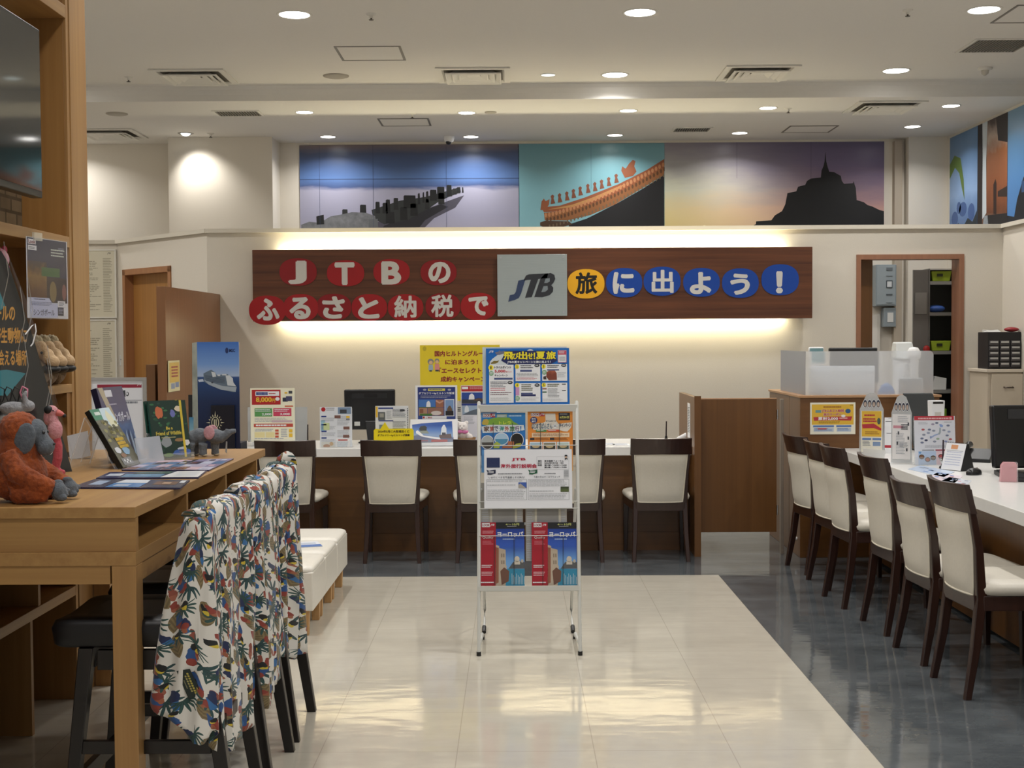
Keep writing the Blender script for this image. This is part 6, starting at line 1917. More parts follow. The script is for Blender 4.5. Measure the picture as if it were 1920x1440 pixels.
def right_counter_items():
    RD = mat('#b5323f', 0.4); YL = mat('#e0b53c', 0.4); BL = mat('#5f7fb8', 0.4)
    # coupon poster on the reception desk
    Zd = (1440, 720, 4)
    box = (1519, 754.5, 1604, 814.5)
    a, w, h = span(box, 9.056)
    s = Sheet(box, w, h, mat('#ecead9', 0.4), 0.003, Zd)
    s.rect(328, 152, 642, 305, YL, 1); s.lines(415, 166, 550, 182, 1, mat('#a8702a', 0.4), 2, 0.7, 1, 0.0)
    s.rect(356, 195, 398, 214, mat('#6f9a9c', 0.4), 2); s.text('JTBふるさと納税', 402, 188, 570, 214, RD, 3, 0.035, 0.0, SNOW, 0.03); s.text('旅行クーポン', 415, 218, 550, 238, RD, 3, 0.035, 0.0, SNOW, 0.03)
    s.poly([(340, 248), (480, 244), (632, 243), (622, 275), (500, 272), (345, 275)], RD, 2); s.text('累計2,000', 375, 246, 525, 272, SNOW, 3, 0.035); s.lines(535, 252, 615, 270, 1, mat('#e7b7b0', 0.4), 3)
    s.oval(600, 203, 20, 17, mat('#2f5a8c', 0.4), 2); s.oval(565, 240, 16, 10, SNOW, 3); s.lines(380, 282, 580, 298, 2, mat('#9a7a2a', 0.4), 2); s.text('JTB', 612, 155, 634, 166, mat('#5f4a1a', 0.4), 2, 0.02, 0.3)
    for x0, x1 in ((338, 495), (512, 625)):
        s.rect(x0, 310, x1, 325, BL, 1); s.rect(x0 + 4, 330, x1 - 2, 358, mat('#b9c6d8', 0.4), 1); s.lines(x0 + 10, 332, x1 - 10, 354, 2, BL, 2)
    s.rect(372, 332, 440, 340, RD, 3)
    tag(s.build('poster', None, a), 'yellow coupon poster in a pale frame on the brown reception desk', 'poster')

    FROST = clear_plastic('menu_acrylic', '#cfd2d4', 0.1, 0.62)
    Zt = (1560, 720, 9)

    def menu(px, py, top, w, rz, label, draw, base):
        p = atZ(px, py, TZ)
        h = atY(px, top, p.y).z - TZ
        t = thing('menu_stand', label, 'menu stand', (p.x, p.y, TZ + 0.0005), rz, 'acrylic menu stands')
        m = MB(); m.prism([(-w / 2, 0.003), (w / 2, 0.003), (w / 2 * 0.97, h * 0.74), (w * 0.22, h * 0.97), (w * 0.08, h), (-w * 0.08, h), (-w * 0.22, h * 0.97), (-w / 2 * 0.97, h * 0.74)], 0.0, 0.004, FROST); m.build('panel', t)
        m = MB(); m.box(-w / 2 - 0.005, -0.06, 0, w / 2 + 0.005, 0.06, 0.003, ACRYL); m.build('base', t)
        s = Sheet((0, 0, 100, 200), w * 0.86, h * 0.66, base, 0.001)
        draw(s)
        s.build('print', t, (-w * 0.43, -0.0025, h * 0.06))
        for k in range(4):                              # four printed portraits near the top
            x = (-0.26 + 0.175 * k) * w
            m = MB(); z = h * 0.83
            for rx, rz_, c, L in ((0.028, 0.036, '#d7d8da', 1), (0.022, 0.03, '#2b2f45', 2), (0.015, 0.02, '#b9a79a', 3)):
                n = 20
                m.add([(x + rx * w / 0.16 * 0.55 * math.cos(2 * math.pi * q / n), -0.0006 * L, z - (0.004 if L == 3 else 0) + rz_ * 0.8 * math.sin(2 * math.pi * q / n)) for q in range(n)], [tuple(range(n))[::1]], mat(c, 0.4))
            m.build('portrait', t)

    def d1(s):
        s.rect(4, 2, 96, 125, YL, 1); s.lines(15, 18, 80, 28, 1, RD, 2, 0.8); s.lines(10, 36, 85, 58, 2, RD, 2, 0.7); s.poly([(5, 66), (60, 62), (95, 85), (95, 96), (60, 84), (8, 86)], RD, 2); s.oval(84, 50, 8, 16, mat('#4a5a50', 0.4), 2); s.lines(20, 100, 88, 118, 2, mat('#9a6a2a', 0.4), 2)
        s.rect(6, 132, 48, 142, BL, 1); s.rect(54, 132, 95, 142, BL, 1); s.lines(8, 146, 46, 172, 4, INK2, 1); s.rect(56, 150, 92, 170, mat('#7d95b8', 0.4), 1)

    def d2(s):
        s.lines(30, 8, 92, 40, 4, INK3, 1, 0.4); s.rect(5, 50, 60, 62, mat('#c98f9c', 0.4), 1); s.lines(48, 44, 88, 70, 4, INK, 2, 0.6); s.lines(20, 85, 70, 180, 14, INK3, 1, 0.4)
        for x, y in ((84, 36), (30, 76), (84, 98), (24, 122), (76, 150)): s.rect(x, y, x + 8, y + 14, INK, 2)
        s.lines(40, 125, 88, 148, 4, INK2, 1, 0.4)
    menu(1634, 855, 737, 0.155, math.radians(-14), 'acrylic menu stand with yellow coupon sheet, left of the two on the right counter', d1, mat('#e3e0d2', 0.4))
    menu(1690, 869, 741, 0.125, math.radians(-26), 'acrylic menu stand with white black-marked sheet, right of the two on the right counter', d2, mat('#e4e2e2', 0.4))
    # clear tray in front of the left one
    p = atZ(1642, 862, TZ)
    m = MB(); m.hexa([(0, 0, 0), (0.12, -0.03, 0), (0.13, 0.02, 0), (0.01, 0.05, 0)], [(-0.01, -0.02, 0.075), (0.12, -0.05, 0.06), (0.125, -0.045, 0.06), (-0.005, -0.015, 0.075)], clear_plastic('leaflet_tray', '#f0f0f0', 0.1, 0.55))
    tag(m.build('leaflet_tray', None, 0, 2, (p.x - 0.07, p.y + 0.02, TZ + 0.0005)), 'pale clear leaflet tray at the foot of the left menu stand', 'tray')
    # slim calendar with red foot
    p = atZ(1667, 850, TZ)
    t = thing('desk_calendar', 'slim white upright calendar with red foot between the two menu stands', 'calendar', (p.x, p.y, TZ + 0.0005), math.radians(-12))
    h = atY(1667, 783, p.y).z - TZ
    s = Sheet((890, 565, 1028, 1190), 0.055, h, SNOW, 0.004, None)
    s.rect(890, 1050, 1028, 1095, RD, 1); s.rect(905, 632, 1020, 640, INK, 1); s.rect(920, 836, 1020, 844, INK, 1); s.lines(950, 578, 1010, 592, 1, INK2, 1)
    s.build('sheet', t, (-0.0275, 0, 0), 0, -0.12)
    m = MB(); m.hexa([(-0.03, 0.10, 0), (0.0275, 0.10, 0), (0.0275, 0.103, 0), (-0.03, 0.103, 0)], [(-0.0275, h * 0.125, h * 0.97), (0.0275, h * 0.125, h * 0.97), (0.0275, h * 0.125 + 0.003, h * 0.97), (-0.0275, h * 0.125 + 0.003, h * 0.97)], mat('#c9cbd0', 0.4)); m.build('easel', t)

    # map panel with red header
    def mp(s):
        s.rect(285, 0, 890, 62, RD, 1); s.lines(350, 26, 810, 50, 1, mat('#e4b4b6', 0.4), 2, 0.9, 2, 0.0); s.rect(820, 18, 858, 52, mat('#dca6a6', 0.4), 2)
        s.lines(350, 92, 500, 132, 3, INK3, 1, 0.35); s.lines(740, 88, 870, 102, 1, INK2, 1)
        LB = mat('#9fb0d4', 0.4)
        s.poly([(665, 130), (690, 120), (725, 145), (715, 170), (680, 165)], mat('#8fa9dc', 0.4), 2); s.poly([(668, 175), (690, 178), (688, 250), (670, 280), (640, 275), (662, 240)], mat('#a3b0b8', 0.4), 2); s.poly([(640, 265), (655, 278), (600, 300), (540, 335), (522, 325), (580, 285)], LB, 2); s.poly([(520, 305), (545, 300), (540, 340), (522, 342)], LB, 2)
        for x, y, c in ((420, 205, '#b0565a'), (515, 205, '#77809a'), (580, 222, '#8f96a8'), (570, 125, '#9a90a8'), (630, 105, '#6f7890'), (800, 145, '#77809a'), (735, 215, '#8f96a8'), (812, 238, '#9aa3c0'), (782, 295, '#77809a'), (830, 352, '#b0565a'), (430, 282, '#8f96a8'), (400, 338, '#77809a'), (462, 365, '#3f4560'), (400, 400, '#77809a'), (640, 345, '#9ab09a'), (590, 385, '#8f96a8'), (760, 385, '#8a95c0'), (498, 255, '#9aa3b8')):
            s.oval(x, y, 26, 15, mat(c, 0.5), 2, 10)
        s.lines(440, 440, 830, 485, 4, INK3, 1, 0.35); s.rect(400, 508, 580, 520, INK2, 1); s.rect(600, 505, 830, 524, mat('#a8475a', 0.4), 1)
        s.rect(338, 530, 606, 735, mat('#b9cbe6', 0.4), 1); s.rect(612, 530, 880, 735, mat('#e6c9d2', 0.4), 1); s.oval(365, 552, 20, 16, mat('#6f9fd4', 0.4), 2)
        for x, y, c in ((388, 615, '#8a6248'), (478, 655, '#b5623c'), (562, 630, '#7d6a5c'), (680, 610, '#b0565a'), (760, 640, '#c08a90')):
            s.oval(x, y, 42, 36, mat('#4a4038', 0.4), 2, 16); s.oval(x, y, 32, 26, mat(c, 0.4), 3, 16)
    box = (1716, 780, 1793, 874)
    p = atZ(1755, 873, TZ)
    stand_sheet('white map panel with red header standing on the right counter', box, p.y, mat('#dcdee6', 0.35), (1680, 780, 8), mp, 'map_panel', 'sign', lean=0.10)

    # pen on a stand, calendar, mouse, keyboard, phone
    def pen(px, py, top, lab):
        p = atZ(px, py, TZ); tp = atY(px, top, p.y).z - TZ
        t = thing('counter_pen', lab, 'pen', (p.x, p.y, TZ + 0.0005))
        m = MB(); m.lathe([(0.022, 0), (0.021, 0.010), (0.012, 0.016), (0.009, 0.03), (0.009, 0.04)], (0, 0, 0), BLACK, 18); m.build('holder', t)
        m = MB(); m.cyl((0, 0, 0.0405), (0.001, 0, tp), 0.0052, mat('#3a2f3a', 0.3), 0.0045, 10); m.build('pen', t)
        m = MB(); m.lathe([(0.016, 0), (0.02, 0.005), (0.016, 0.010)], (0, 0, 0), CHROME, 14, Matrix.Translation((-0.015, -0.01, 0.04)) @ Matrix.Rotation(1.2, 4, 'Y')); m.build('chain', t)
    pen(1768, 878, 825, 'black pen upright on its stand before the red headed map panel')
    p = atZ(1795, 881, TZ)
    t = thing('desk_calendar', 'white ring calendar on a black easel on the right counter', 'calendar', (p.x, p.y, TZ + 0.0005), math.radians(-58))
    h = 0.155
    m = MB(); m.prism([(-0.055, 0), (0.055, 0), (0.003, h), (-0.003, h)], -0.075, 0.075, mat('#17181a', 0.5), 'X'); m.build('easel', t)
    s = Sheet((0, 0, 100, 100), 0.14, h * 1.03, SNOW, 0.002)
    s.rect(28, 6, 62, 22, mat('#d99a6c', 0.4), 1); s.lines(12, 32, 90, 88, 6, mat('#b9bfd6', 0.5), 1, 0.3, 3, 0.05); s.rect(8, 27, 92, 29, INK3, 1)
    s.build('sheet', t, (-0.07, -0.059, 0.003), 0, -math.atan(0.052 / h))
    m = MB()
    for k in range(9): m.tube([(-0.06 + 0.015 * k, -0.008, h - 0.012), (-0.06 + 0.015 * k, -0.004, h + 0.006), (-0.06 + 0.015 * k, 0.006, h + 0.002)], 0.0012, BLACK, 5)
    m.build('rings', t)
    p = atZ(1826, 890, TZ)
    t = thing('computer_mouse', 'black computer mouse on a clear mat on the right counter', 'mouse', (p.x, p.y, TZ + 0.0005), math.radians(-50))
    m = MB(); rings = []
    for z, g in ((0, 1.0), (0.012, 1.03), (0.024, 0.92), (0.033, 0.65), (0.037, 0.3)):
        rings.append([(0.034 * g * math.copysign(abs(math.cos(q)) ** 0.8, math.cos(q)), 0.055 * g * math.sin(q) - 0.004 * z, z) for q in [2 * math.pi * k / 24 for k in range(24)]])
    m.ring(rings, mat('#17181b', 0.3)); m.build('shell', t)
    m = MB(); m.cyl((-0.004, 0.03, 0.031), (0.004, 0.03, 0.031), 0.007, mat('#3a3b40', 0.4), None, 12); m.build('wheel', t)
    p = atZ(1868, 899, TZ)
    t = thing('keyboard', 'black keyboard edge behind the pink card box', 'keyboard', (p.x + 0.12, p.y + 0.06, TZ + 0.0005), math.radians(80))
    m = MB(); m.hexa([(-0.2, -0.07, 0), (0.2, -0.07, 0), (0.2, 0.07, 0), (-0.2, 0.07, 0)], [(-0.2, -0.07, 0.012), (0.2, -0.07, 0.012), (0.2, 0.07, 0.024), (-0.2, 0.07, 0.024)], mat('#1d1e20', 0.45)); m.build('base', t, 0.003)
    m = MB()
    for r in range(5):
        for c in range(14):
            x, y = -0.188 + c * 0.0268, -0.058 + r * 0.0245
            z = 0.0125 + (y + 0.07) / 0.14 * 0.012
            m.box(x, y, z, x + 0.022, y + 0.02, z + 0.006, mat('#26272a', 0.5))
    kk = m.build('keys', t); kk['kind'] = 'stuff'
    p = atZ(1838, 868, TZ)
    t = thing('telephone', 'black desk telephone left of the right counter monitor', 'telephone', (p.x + 0.02, p.y + 0.10, TZ + 0.0005), math.radians(-30))
    m = MB(); m.hexa([(-0.09, -0.08, 0), (0.09, -0.08, 0), (0.09, 0.09, 0), (-0.09, 0.09, 0)], [(-0.085, -0.075, 0.022), (0.085, -0.075, 0.022), (0.085, 0.08, 0.075), (-0.085, 0.08, 0.075)], mat('#17181a', 0.4)); m.build('base', t, 0.004)
    m = MB(); m.tube([(-0.065, -0.085, 0.045), (-0.065, -0.03, 0.066), (-0.065, 0.05, 0.090), (-0.065, 0.085, 0.096)], [0.022, 0.015, 0.015, 0.022], mat('#1c1d1f', 0.35), 12); m.build('handset', t)
    # monitor on the right, seen from behind at an angle
    p = atZ(1900, 890, TZ)
    t = thing('monitor', 'large black monitor at the right edge of the picture', 'monitor', (2.68, 7.32, TZ + 0.0005), math.radians(6))
    m = MB(); m.hexa([(0.02, 0, 0.03), (0.55, 0, 0.03), (0.55, 0.05, 0.03), (0.02, 0.05, 0.03)], [(0, 0.0, 0.385), (0.55, 0.0, 0.385), (0.55, 0.05, 0.385), (0, 0.05, 0.385)], mat('#0f1012', 0.3)); hs = m.build('housing', t, 0.01)
    m = MB(); m.box(0.09, -0.004, 0.31, 0.46, -0.0005, 0.365, mat('#2a2b2e', 0.3)); m.build('vent_panel', hs)
    m = MB(); m.box(0.19, -0.006, 0.325, 0.36, -0.0042, 0.355, mat('#0b0b0d', 0.4)); m.build('handle', hs)
    m = MB(); m.box(0.20, -0.03, 0.013, 0.36, -0.001, 0.18, mat('#1c1d20', 0.35)); m.build('neck', t, 0.004)
    m = MB(); m.box(0.12, -0.10, 0, 0.44, 0.10, 0.012, mat('#1a1a1c', 0.4)); m.build('base', t, 0.004)
    p = atZ(1855, 878, TZ)
    m = MB(); m.lathe([(0.018, 0), (0.02, 0.06), (0.022, 0.062)], (0, 0, 0), mat('#cfcfca', 0.4), 16); tag(m.build('paper_cup', None, 0, 2, (2.73, 7.14, TZ + 0.0005)), 'small pale cup under the right counter monitor', 'cup')
    # pink box in a clear case
    p = atZ(1891, 904, TZ)
    t = thing('card_box', 'pink card box with rounded top on the right counter', 'box', (p.x, p.y, TZ + 0.0005), math.radians(-12))
    m = MB(); m.prism([(-0.04, 0), (0.042, 0), (0.042, 0.09), (0.036, 0.103), (-0.022, 0.103), (-0.035, 0.085)], 0.002, 0.055, mat('#c2707a', 0.35)); m.build('box', t, 0.003)
    m = MB(); m.prism([(-0.048, 0), (0.048, 0), (0.046, 0.10), (0.04, 0.108), (-0.025, 0.108), (-0.04, 0.09)], -0.004, -0.002, clear_plastic('card_case', '#f5dfe2', 0.05, 0.2)); m.build('cover', t)
    # black terminal behind, white caddy
    t = thing('terminal', 'dark terminal seen from behind at the far end of the right counter', 'terminal', (2.66, 8.86, TZ + 0.0005))
    m = MB(); m.hexa([(0.06, 0.0, 0.004), (0.30, 0.0, 0.004), (0.30, 0.03, 0.004), (0.06, 0.03, 0.004)], [(0.0, 0.06, 0.385), (0.20, 0.06, 0.385), (0.20, 0.09, 0.385), (0.0, 0.09, 0.385)], mat('#35383a', 0.5)); m.build('housing', t, 0.006)
    m = MB(); m.box(0.05, -0.04, 0, 0.29, 0.12, 0.0038, BLACKM); m.build('base', t)
    t = thing('caddy', 'tall white slotted caddy behind the red headed map panel', 'caddy', (2.66, 8.30, TZ + 0.0005), math.radians(8))
    m = MB(); m.hexa([(0, 0, 0), (0.07, 0, 0), (0.07, 0.05, 0), (0, 0.05, 0)], [(-0.01, -0.005, 0.365), (0.08, -0.005, 0.365), (0.08, 0.055, 0.365), (-0.01, 0.055, 0.365)], SNOW); m.build('body', t, 0.003)
    m = MB(); m.box(0.0, -0.0065, 0.345, 0.068, -0.004, 0.358, BLACK); m.build('slot', t)
    m = MB(); m.box(0.012, -0.004, 0.24, 0.055, -0.0025, 0.31, mat('#c9c6c2', 0.4)); m.build('label_card', t)
    p = atZ(1609, 838, TZ)
    t = thing('flag_holder', 'small holder with red and blue flags beside the left menu stand', 'flag holder', (p.x, p.y - 0.05, TZ + 0.0005))
    m = MB(); m.lathe([(0.02, 0), (0.02, 0.03)], (0, 0, 0), mat('#b01c20', 0.4), 14); m.build('cup', t)
    m = MB(); m.cyl((0, 0, 0.031), (0.012, 0, 0.19), 0.003, mat('#8d7a60', 0.5), None, 8); m.ball((0.012, 0, 0.19), 0.008, SNOW); m.build('stick', t)
    for z, c in ((0.115, '#b8202a'), (0.072, '#2a4fa8')):
        m = MB(); m.ball((0.018, -0.012, z), (0.009, 0.004, 0.024), mat(c, 0.5)); m.build('flag', t)
    # leaflets lying on the worktop
    for pts, c, lab in ((((1702, 880), (1770, 895), (1790, 885), (1725, 873)), '#b9c9e0', 'pale blue leaflet lying below the map panel'),
                        (((1738, 897), (1790, 906), (1806, 893), (1758, 886)), '#dccfd8', 'pale pink leaflet lying left of the computer mouse'),
                        (((1765, 902), (1810, 912), (1822, 902), (1780, 895)), '#d5dbe6', 'pale grey leaflet lying in front of the computer mouse')):
        q = [atZ(x, y, TZ) for x, y in pts]
        o = q[0]
        m = MB(); m.hexa([v - o for v in q], [v - o + Vector((0, 0, 0.0012)) for v in q], mat(c, 0.3))
        r = random.Random(len(lab))
        for k in range(7):
            a, b = 0.08 + 0.75 * r.random(), 0.1 + 0.7 * r.random()
            def at(a_, b_): return (q[0] - o) * (1 - a_) * (1 - b_) + (q[1] - o) * a_ * (1 - b_) + (q[2] - o) * a_ * b_ + (q[3] - o) * (1 - a_) * b_ + Vector((0, 0, 0.0017))
            m.add([at(a, b), at(a + 0.14, b), at(a + 0.14, b + 0.13), at(a, b + 0.13)], [(0, 1, 2, 3)], mat(r.choice(['#6f8fc4', '#8d96a8', '#c48a98', '#a9b7cf']), 0.4))
        tag(m.build('leaflet', None, 0, 2, (o.x, o.y, TZ + 0.0005)), lab, 'leaflet', 'leaflets on the right counter')


right_counter_items()


# ================================================================ STOOLS, SHIRTS, OTTOMANS
def ottomans():
    first = None
    for k in range(3):
        lab = ('nearest white leatherette ottoman of the row, its front corner beside the hung shirts', 'middle white leatherette ottoman of the row, with a blue leaflet lying on it', 'farthest white leatherette ottoman of the row by the back counter')[k]
        if first is None:
            t = first = thing('ottoman', lab, 'ottoman', (-1.285, 6.735, 0), 0, 'white ottomans in a row')
            w, d = 0.47, 0.462
            m = MB(); m.box(-w / 2, 0.003, 0.132, w / 2, d - 0.003, 0.335, WHITE_LEATHER); m.build('body', t, 0.008, 3)
            rings = []
            for z, g in ((0.336, 0.0), (0.345, 0.001), (0.356, -0.006), (0.363, -0.022), (0.366, -0.06)):
                rg = []
                for q in range(40):
                    a = 2 * math.pi * q / 40
                    ca, sa = math.cos(a), math.sin(a)
                    e = 0.16
                    rg.append(((w / 2 + g) * math.copysign(abs(ca) ** e, ca), d / 2 + (d / 2 - 0.003 + g) * math.copysign(abs(sa) ** e, sa), z))
                rings.append(rg)
            m = MB(); m.ring(rings, WHITE_LEATHER, True); m.build('cushion', t)
            for x in (-w / 2 + 0.05, w / 2 - 0.05):
                for y in (0.045, d - 0.045):
                    m = MB(); m.hexa([(x - 0.02, y - 0.02, 0), (x + 0.02, y - 0.02, 0), (x + 0.02, y + 0.02, 0), (x - 0.02, y + 0.02, 0)], [(x - 0.025, y - 0.025, 0.131), (x + 0.025, y - 0.025, 0.131), (x + 0.025, y + 0.025, 0.131), (x - 0.025, y + 0.025, 0.131)], W_LEG); m.build('leg', t, 0.002)
        else:
            t = copy_tree(first); t['label'] = lab
            t.location.y = 6.735 + 0.47 * k
    p = atZ(577, 1021, 0.3665)
    m = MB(); m.box(-0.07, -0.10, 0, 0.07, 0.10, 0.0015, mat('#e4e6ec', 0.4)); m.box(-0.07, -0.10, 0.0016, 0.07, -0.02, 0.002, mat('#4a74b8', 0.4)); m.box(-0.05, 0.0, 0.0016, 0.05, 0.05, 0.002, mat('#b9c3d4', 0.4))
    tag(m.build('leaflet', None, 0, 2, (p.x, p.y, 0.3672), 0.3), 'blue and white leaflet lying on the middle ottoman', 'leaflet')


ottomans()


def stool_proto():
    t = thing('bar_stool', 'stool', 'bar stool')
    for s in (-1, 1):
        m = MB(); m.bar([(s * 0.205, -0.275, 0), (s * 0.19, -0.215, 0.40), (s * 0.185, -0.185, 0.62), (s * 0.185, -0.178, 0.80), (s * 0.19, -0.186, 1.0)],
                        [(0.034, 0.036), (0.04, 0.046), (0.042, 0.048), (0.036, 0.036), (0.028, 0.026)], W_STOOL); m.build('leg', t, 0.003)
        m = MB(); m.bar([(s * 0.205, 0.235, 0), (s * 0.18, 0.17, 0.62)], [(0.034, 0.034), (0.044, 0.044)], W_STOOL); m.build('leg', t, 0.003)
        m = MB(); m.hexa([(s * 0.198 - 0.010, -0.205, 0.30), (s * 0.198 + 0.010, -0.205, 0.30), (s * 0.196 + 0.010, 0.185, 0.30), (s * 0.196 - 0.010, 0.185, 0.30)], [(s * 0.198 - 0.010, -0.205, 0.34), (s * 0.198 + 0.010, -0.205, 0.34), (s * 0.196 + 0.010, 0.185, 0.34), (s * 0.196 - 0.010, 0.185, 0.34)], W_STOOL); m.build('stretcher', t, 0.002)
        m = MB(); m.box(s * 0.19 - 0.012, -0.17, 0.555, s * 0.19 + 0.012, 0.135, 0.615, W_STOOL); m.build('rail', t, 0.002)
    m = MB(); m.box(-0.175, 0.185, 0.20, 0.175, 0.207, 0.245, W_STOOL); m.build('stretcher', t, 0.002)
    m = MB(); m.box(-0.175, -0.235, 0.36, 0.175, -0.215, 0.40, W_STOOL); m.build('stretcher', t, 0.002)
    m = MB(); m.box(-0.165, 0.15, 0.555, 0.165, 0.175, 0.615, W_STOOL); m.build('rail', t, 0.002)
    m = MB(); m.box(-0.165, -0.20, 0.555, 0.165, -0.18, 0.615, W_STOOL); m.build('rail', t, 0.002)
    rings = []
    for z, g in ((0.622, -0.01), (0.63, 0.0), (0.665, 0.006), (0.688, -0.004), (0.698, -0.03), (0.70, -0.08)):
        rg = []
        for q in range(44):
            a = 2 * math.pi * q / 44
            ca, sa = math.cos(a), math.sin(a)
            e = 0.22
            x = (0.203 + g) * math.copysign(abs(ca) ** e, ca)
            y = 0.045 + (0.235 + g) * math.copysign(abs(sa) ** e, sa)
            y = max(y, -0.158) if abs(x) > 0.14 else y
            rg.append((x, y, z + (0.02 * (x / 0.215) ** 2 if z > 0.66 else 0)))
        rings.append(rg)
    m = MB(); m.ring(rings, BLACK_LEATHER, True); m.build('seat', t)
    m = MB(); m.hexa([(-0.17, -0.19, 0.90), (0.17, -0.19, 0.90), (0.17, -0.17, 0.90), (-0.17, -0.17, 0.90)], [(-0.175, -0.198, 1.0), (0.175, -0.198, 1.0), (0.175, -0.178, 1.0), (-0.175, -0.178, 1.0)], W_STOOL); m.build('top_rail', t, 0.003)
    m = MB(); m.box(-0.17, -0.188, 0.78, 0.17, -0.17, 0.83, W_STOOL); m.build('back_rail', t, 0.003)
    return t


def tropical():
    """white cloth with fan palms, tan leaves and blue and red birds"""
    g = G('tropical_cloth')
    uv = g.scale(g.n('UVMap').outputs[0], 1.25)
    base = lin('#d6d3cc')
    col = base

    def cells(scale, off, rnd=0.55):
        v = g.n('TexVoronoi', voronoi_dimensions='2D', feature='F1')
        c = g.vmath('ADD', uv, (off[0], off[1], 0))
        g.put(c, v.inputs['Vector']); v.inputs['Scale'].default_value = scale; v.inputs['Randomness'].default_value = rnd
        d = g.vmath('SUBTRACT', c, v.outputs['Position'])
        rc = g.sep(v.outputs['Color'])
        return d, rc

    def rotated(d, ang):
        s = g.sep(d)
        ca = g.math('COSINE', ang); sa = g.math('SINE', ang)
        x = g.math('SUBTRACT', g.math('MULTIPLY', s[0], ca), g.math('MULTIPLY', s[1], sa))
        y = g.math('ADD', g.math('MULTIPLY', s[0], sa), g.math('MULTIPLY', s[1], ca))
        return x, y

    def leaf(scale, off, L, W, c1, c2, ribs):
        nonlocal col
        d, rc = cells(scale, off)
        x, y = rotated(d, g.math('MULTIPLY_ADD', rc[0], 1.6, 0.9))
        wf = g.math('SUBTRACT', 1.0, g.math('POWER', g.math('ABSOLUTE', g.math('DIVIDE', x, L)), 2.0))
        inside = g.math('LESS_THAN', g.math('ABSOLUTE', y), g.math('MULTIPLY', wf, W))
        rib = g.math('SINE', g.math('MULTIPLY', g.math('ADD', x, g.math('ABSOLUTE', y)), ribs))
        cc = g.mix(g.math('GREATER_THAN', rib, 0.0), lin(c1), lin(c2))
        col = g.mix(inside, col, cc)

    def fan(scale, off, R, c1, c2, n):
        nonlocal col
        d, rc = cells(scale, off)
        x, y = rotated(d, g.math('MULTIPLY_ADD', rc[1], 3.0, -0.5))
        r = g.math('SQRT', g.math('ADD', g.math('MULTIPLY', x, x), g.math('MULTIPLY', y, y)))
        a = g.math('ARCTAN2', y, x)
        sp = g.math('COSINE', g.math('MULTIPLY', a, n))
        lim = g.math('MULTIPLY', g.math('MULTIPLY_ADD', sp, 0.33, 0.67), R)
        inside = g.math('MULTIPLY', g.math('LESS_THAN', r, lim), g.math('GREATER_THAN', g.math('COSINE', a), -0.35))
        cc = g.mix(g.math('GREATER_THAN', sp, 0.1), lin(c1), lin(c2))
        col = g.mix(inside, col, cc)

    def bird(scale, off, L, W, c1, c2):
        nonlocal col
        d, rc = cells(scale, off)
        x, y = rotated(d, g.math('MULTIPLY_ADD', rc[2], 1.5, 0.8))
        w = g.math('MULTIPLY', g.math('SUBTRACT', g.noise(uv, 38, 2), 0.5), 0.022)
        q = g.math('ADD', g.math('POWER', g.math('DIVIDE', g.math('ADD', x, w), L), 2.0), g.math('POWER', g.math('DIVIDE', g.math('ADD', y, w), W), 2.0))
        inside = g.math('LESS_THAN', q, 1.0)
        cc = g.mix(g.math('GREATER_THAN', g.math('ADD', x, w), 0.006), lin(c1), lin(c2))
        col = g.mix(inside, col, cc)
    bird(7.5, (0.31, 0.17), 0.034, 0.009, '#8a4a3c', '#9a5c48')
    leaf(8.2, (0.02, 0.05), 0.050, 0.026, '#6b5c40', '#82724f', 420)
    fan(8.0, (0.53, 0.61), 0.052, '#1a3436', '#27484a', 11)
    bird(8.0, (0.91, 0.33), 0.036, 0.017, '#2a4f86', '#8a3a30')
    bird(7.0, (0.45, 0.93), 0.034, 0.013, '#1f2b52', '#2f659c')
    fan(8.6, (0.21, 0.27), 0.044, '#1f3a38', '#2c4d49', 13)
    bird(8.8, (0.77, 0.58), 0.022, 0.010, '#8a3a30', '#9a5a40')
    bird(9.5, (0.13, 0.75), 0.016, 0.012, '#17181a', '#c9b23a')
    g.color(col)
    g.rough(0.75)
    g.b.inputs['Sheen Weight'].default_value = 0.15
    return g.m


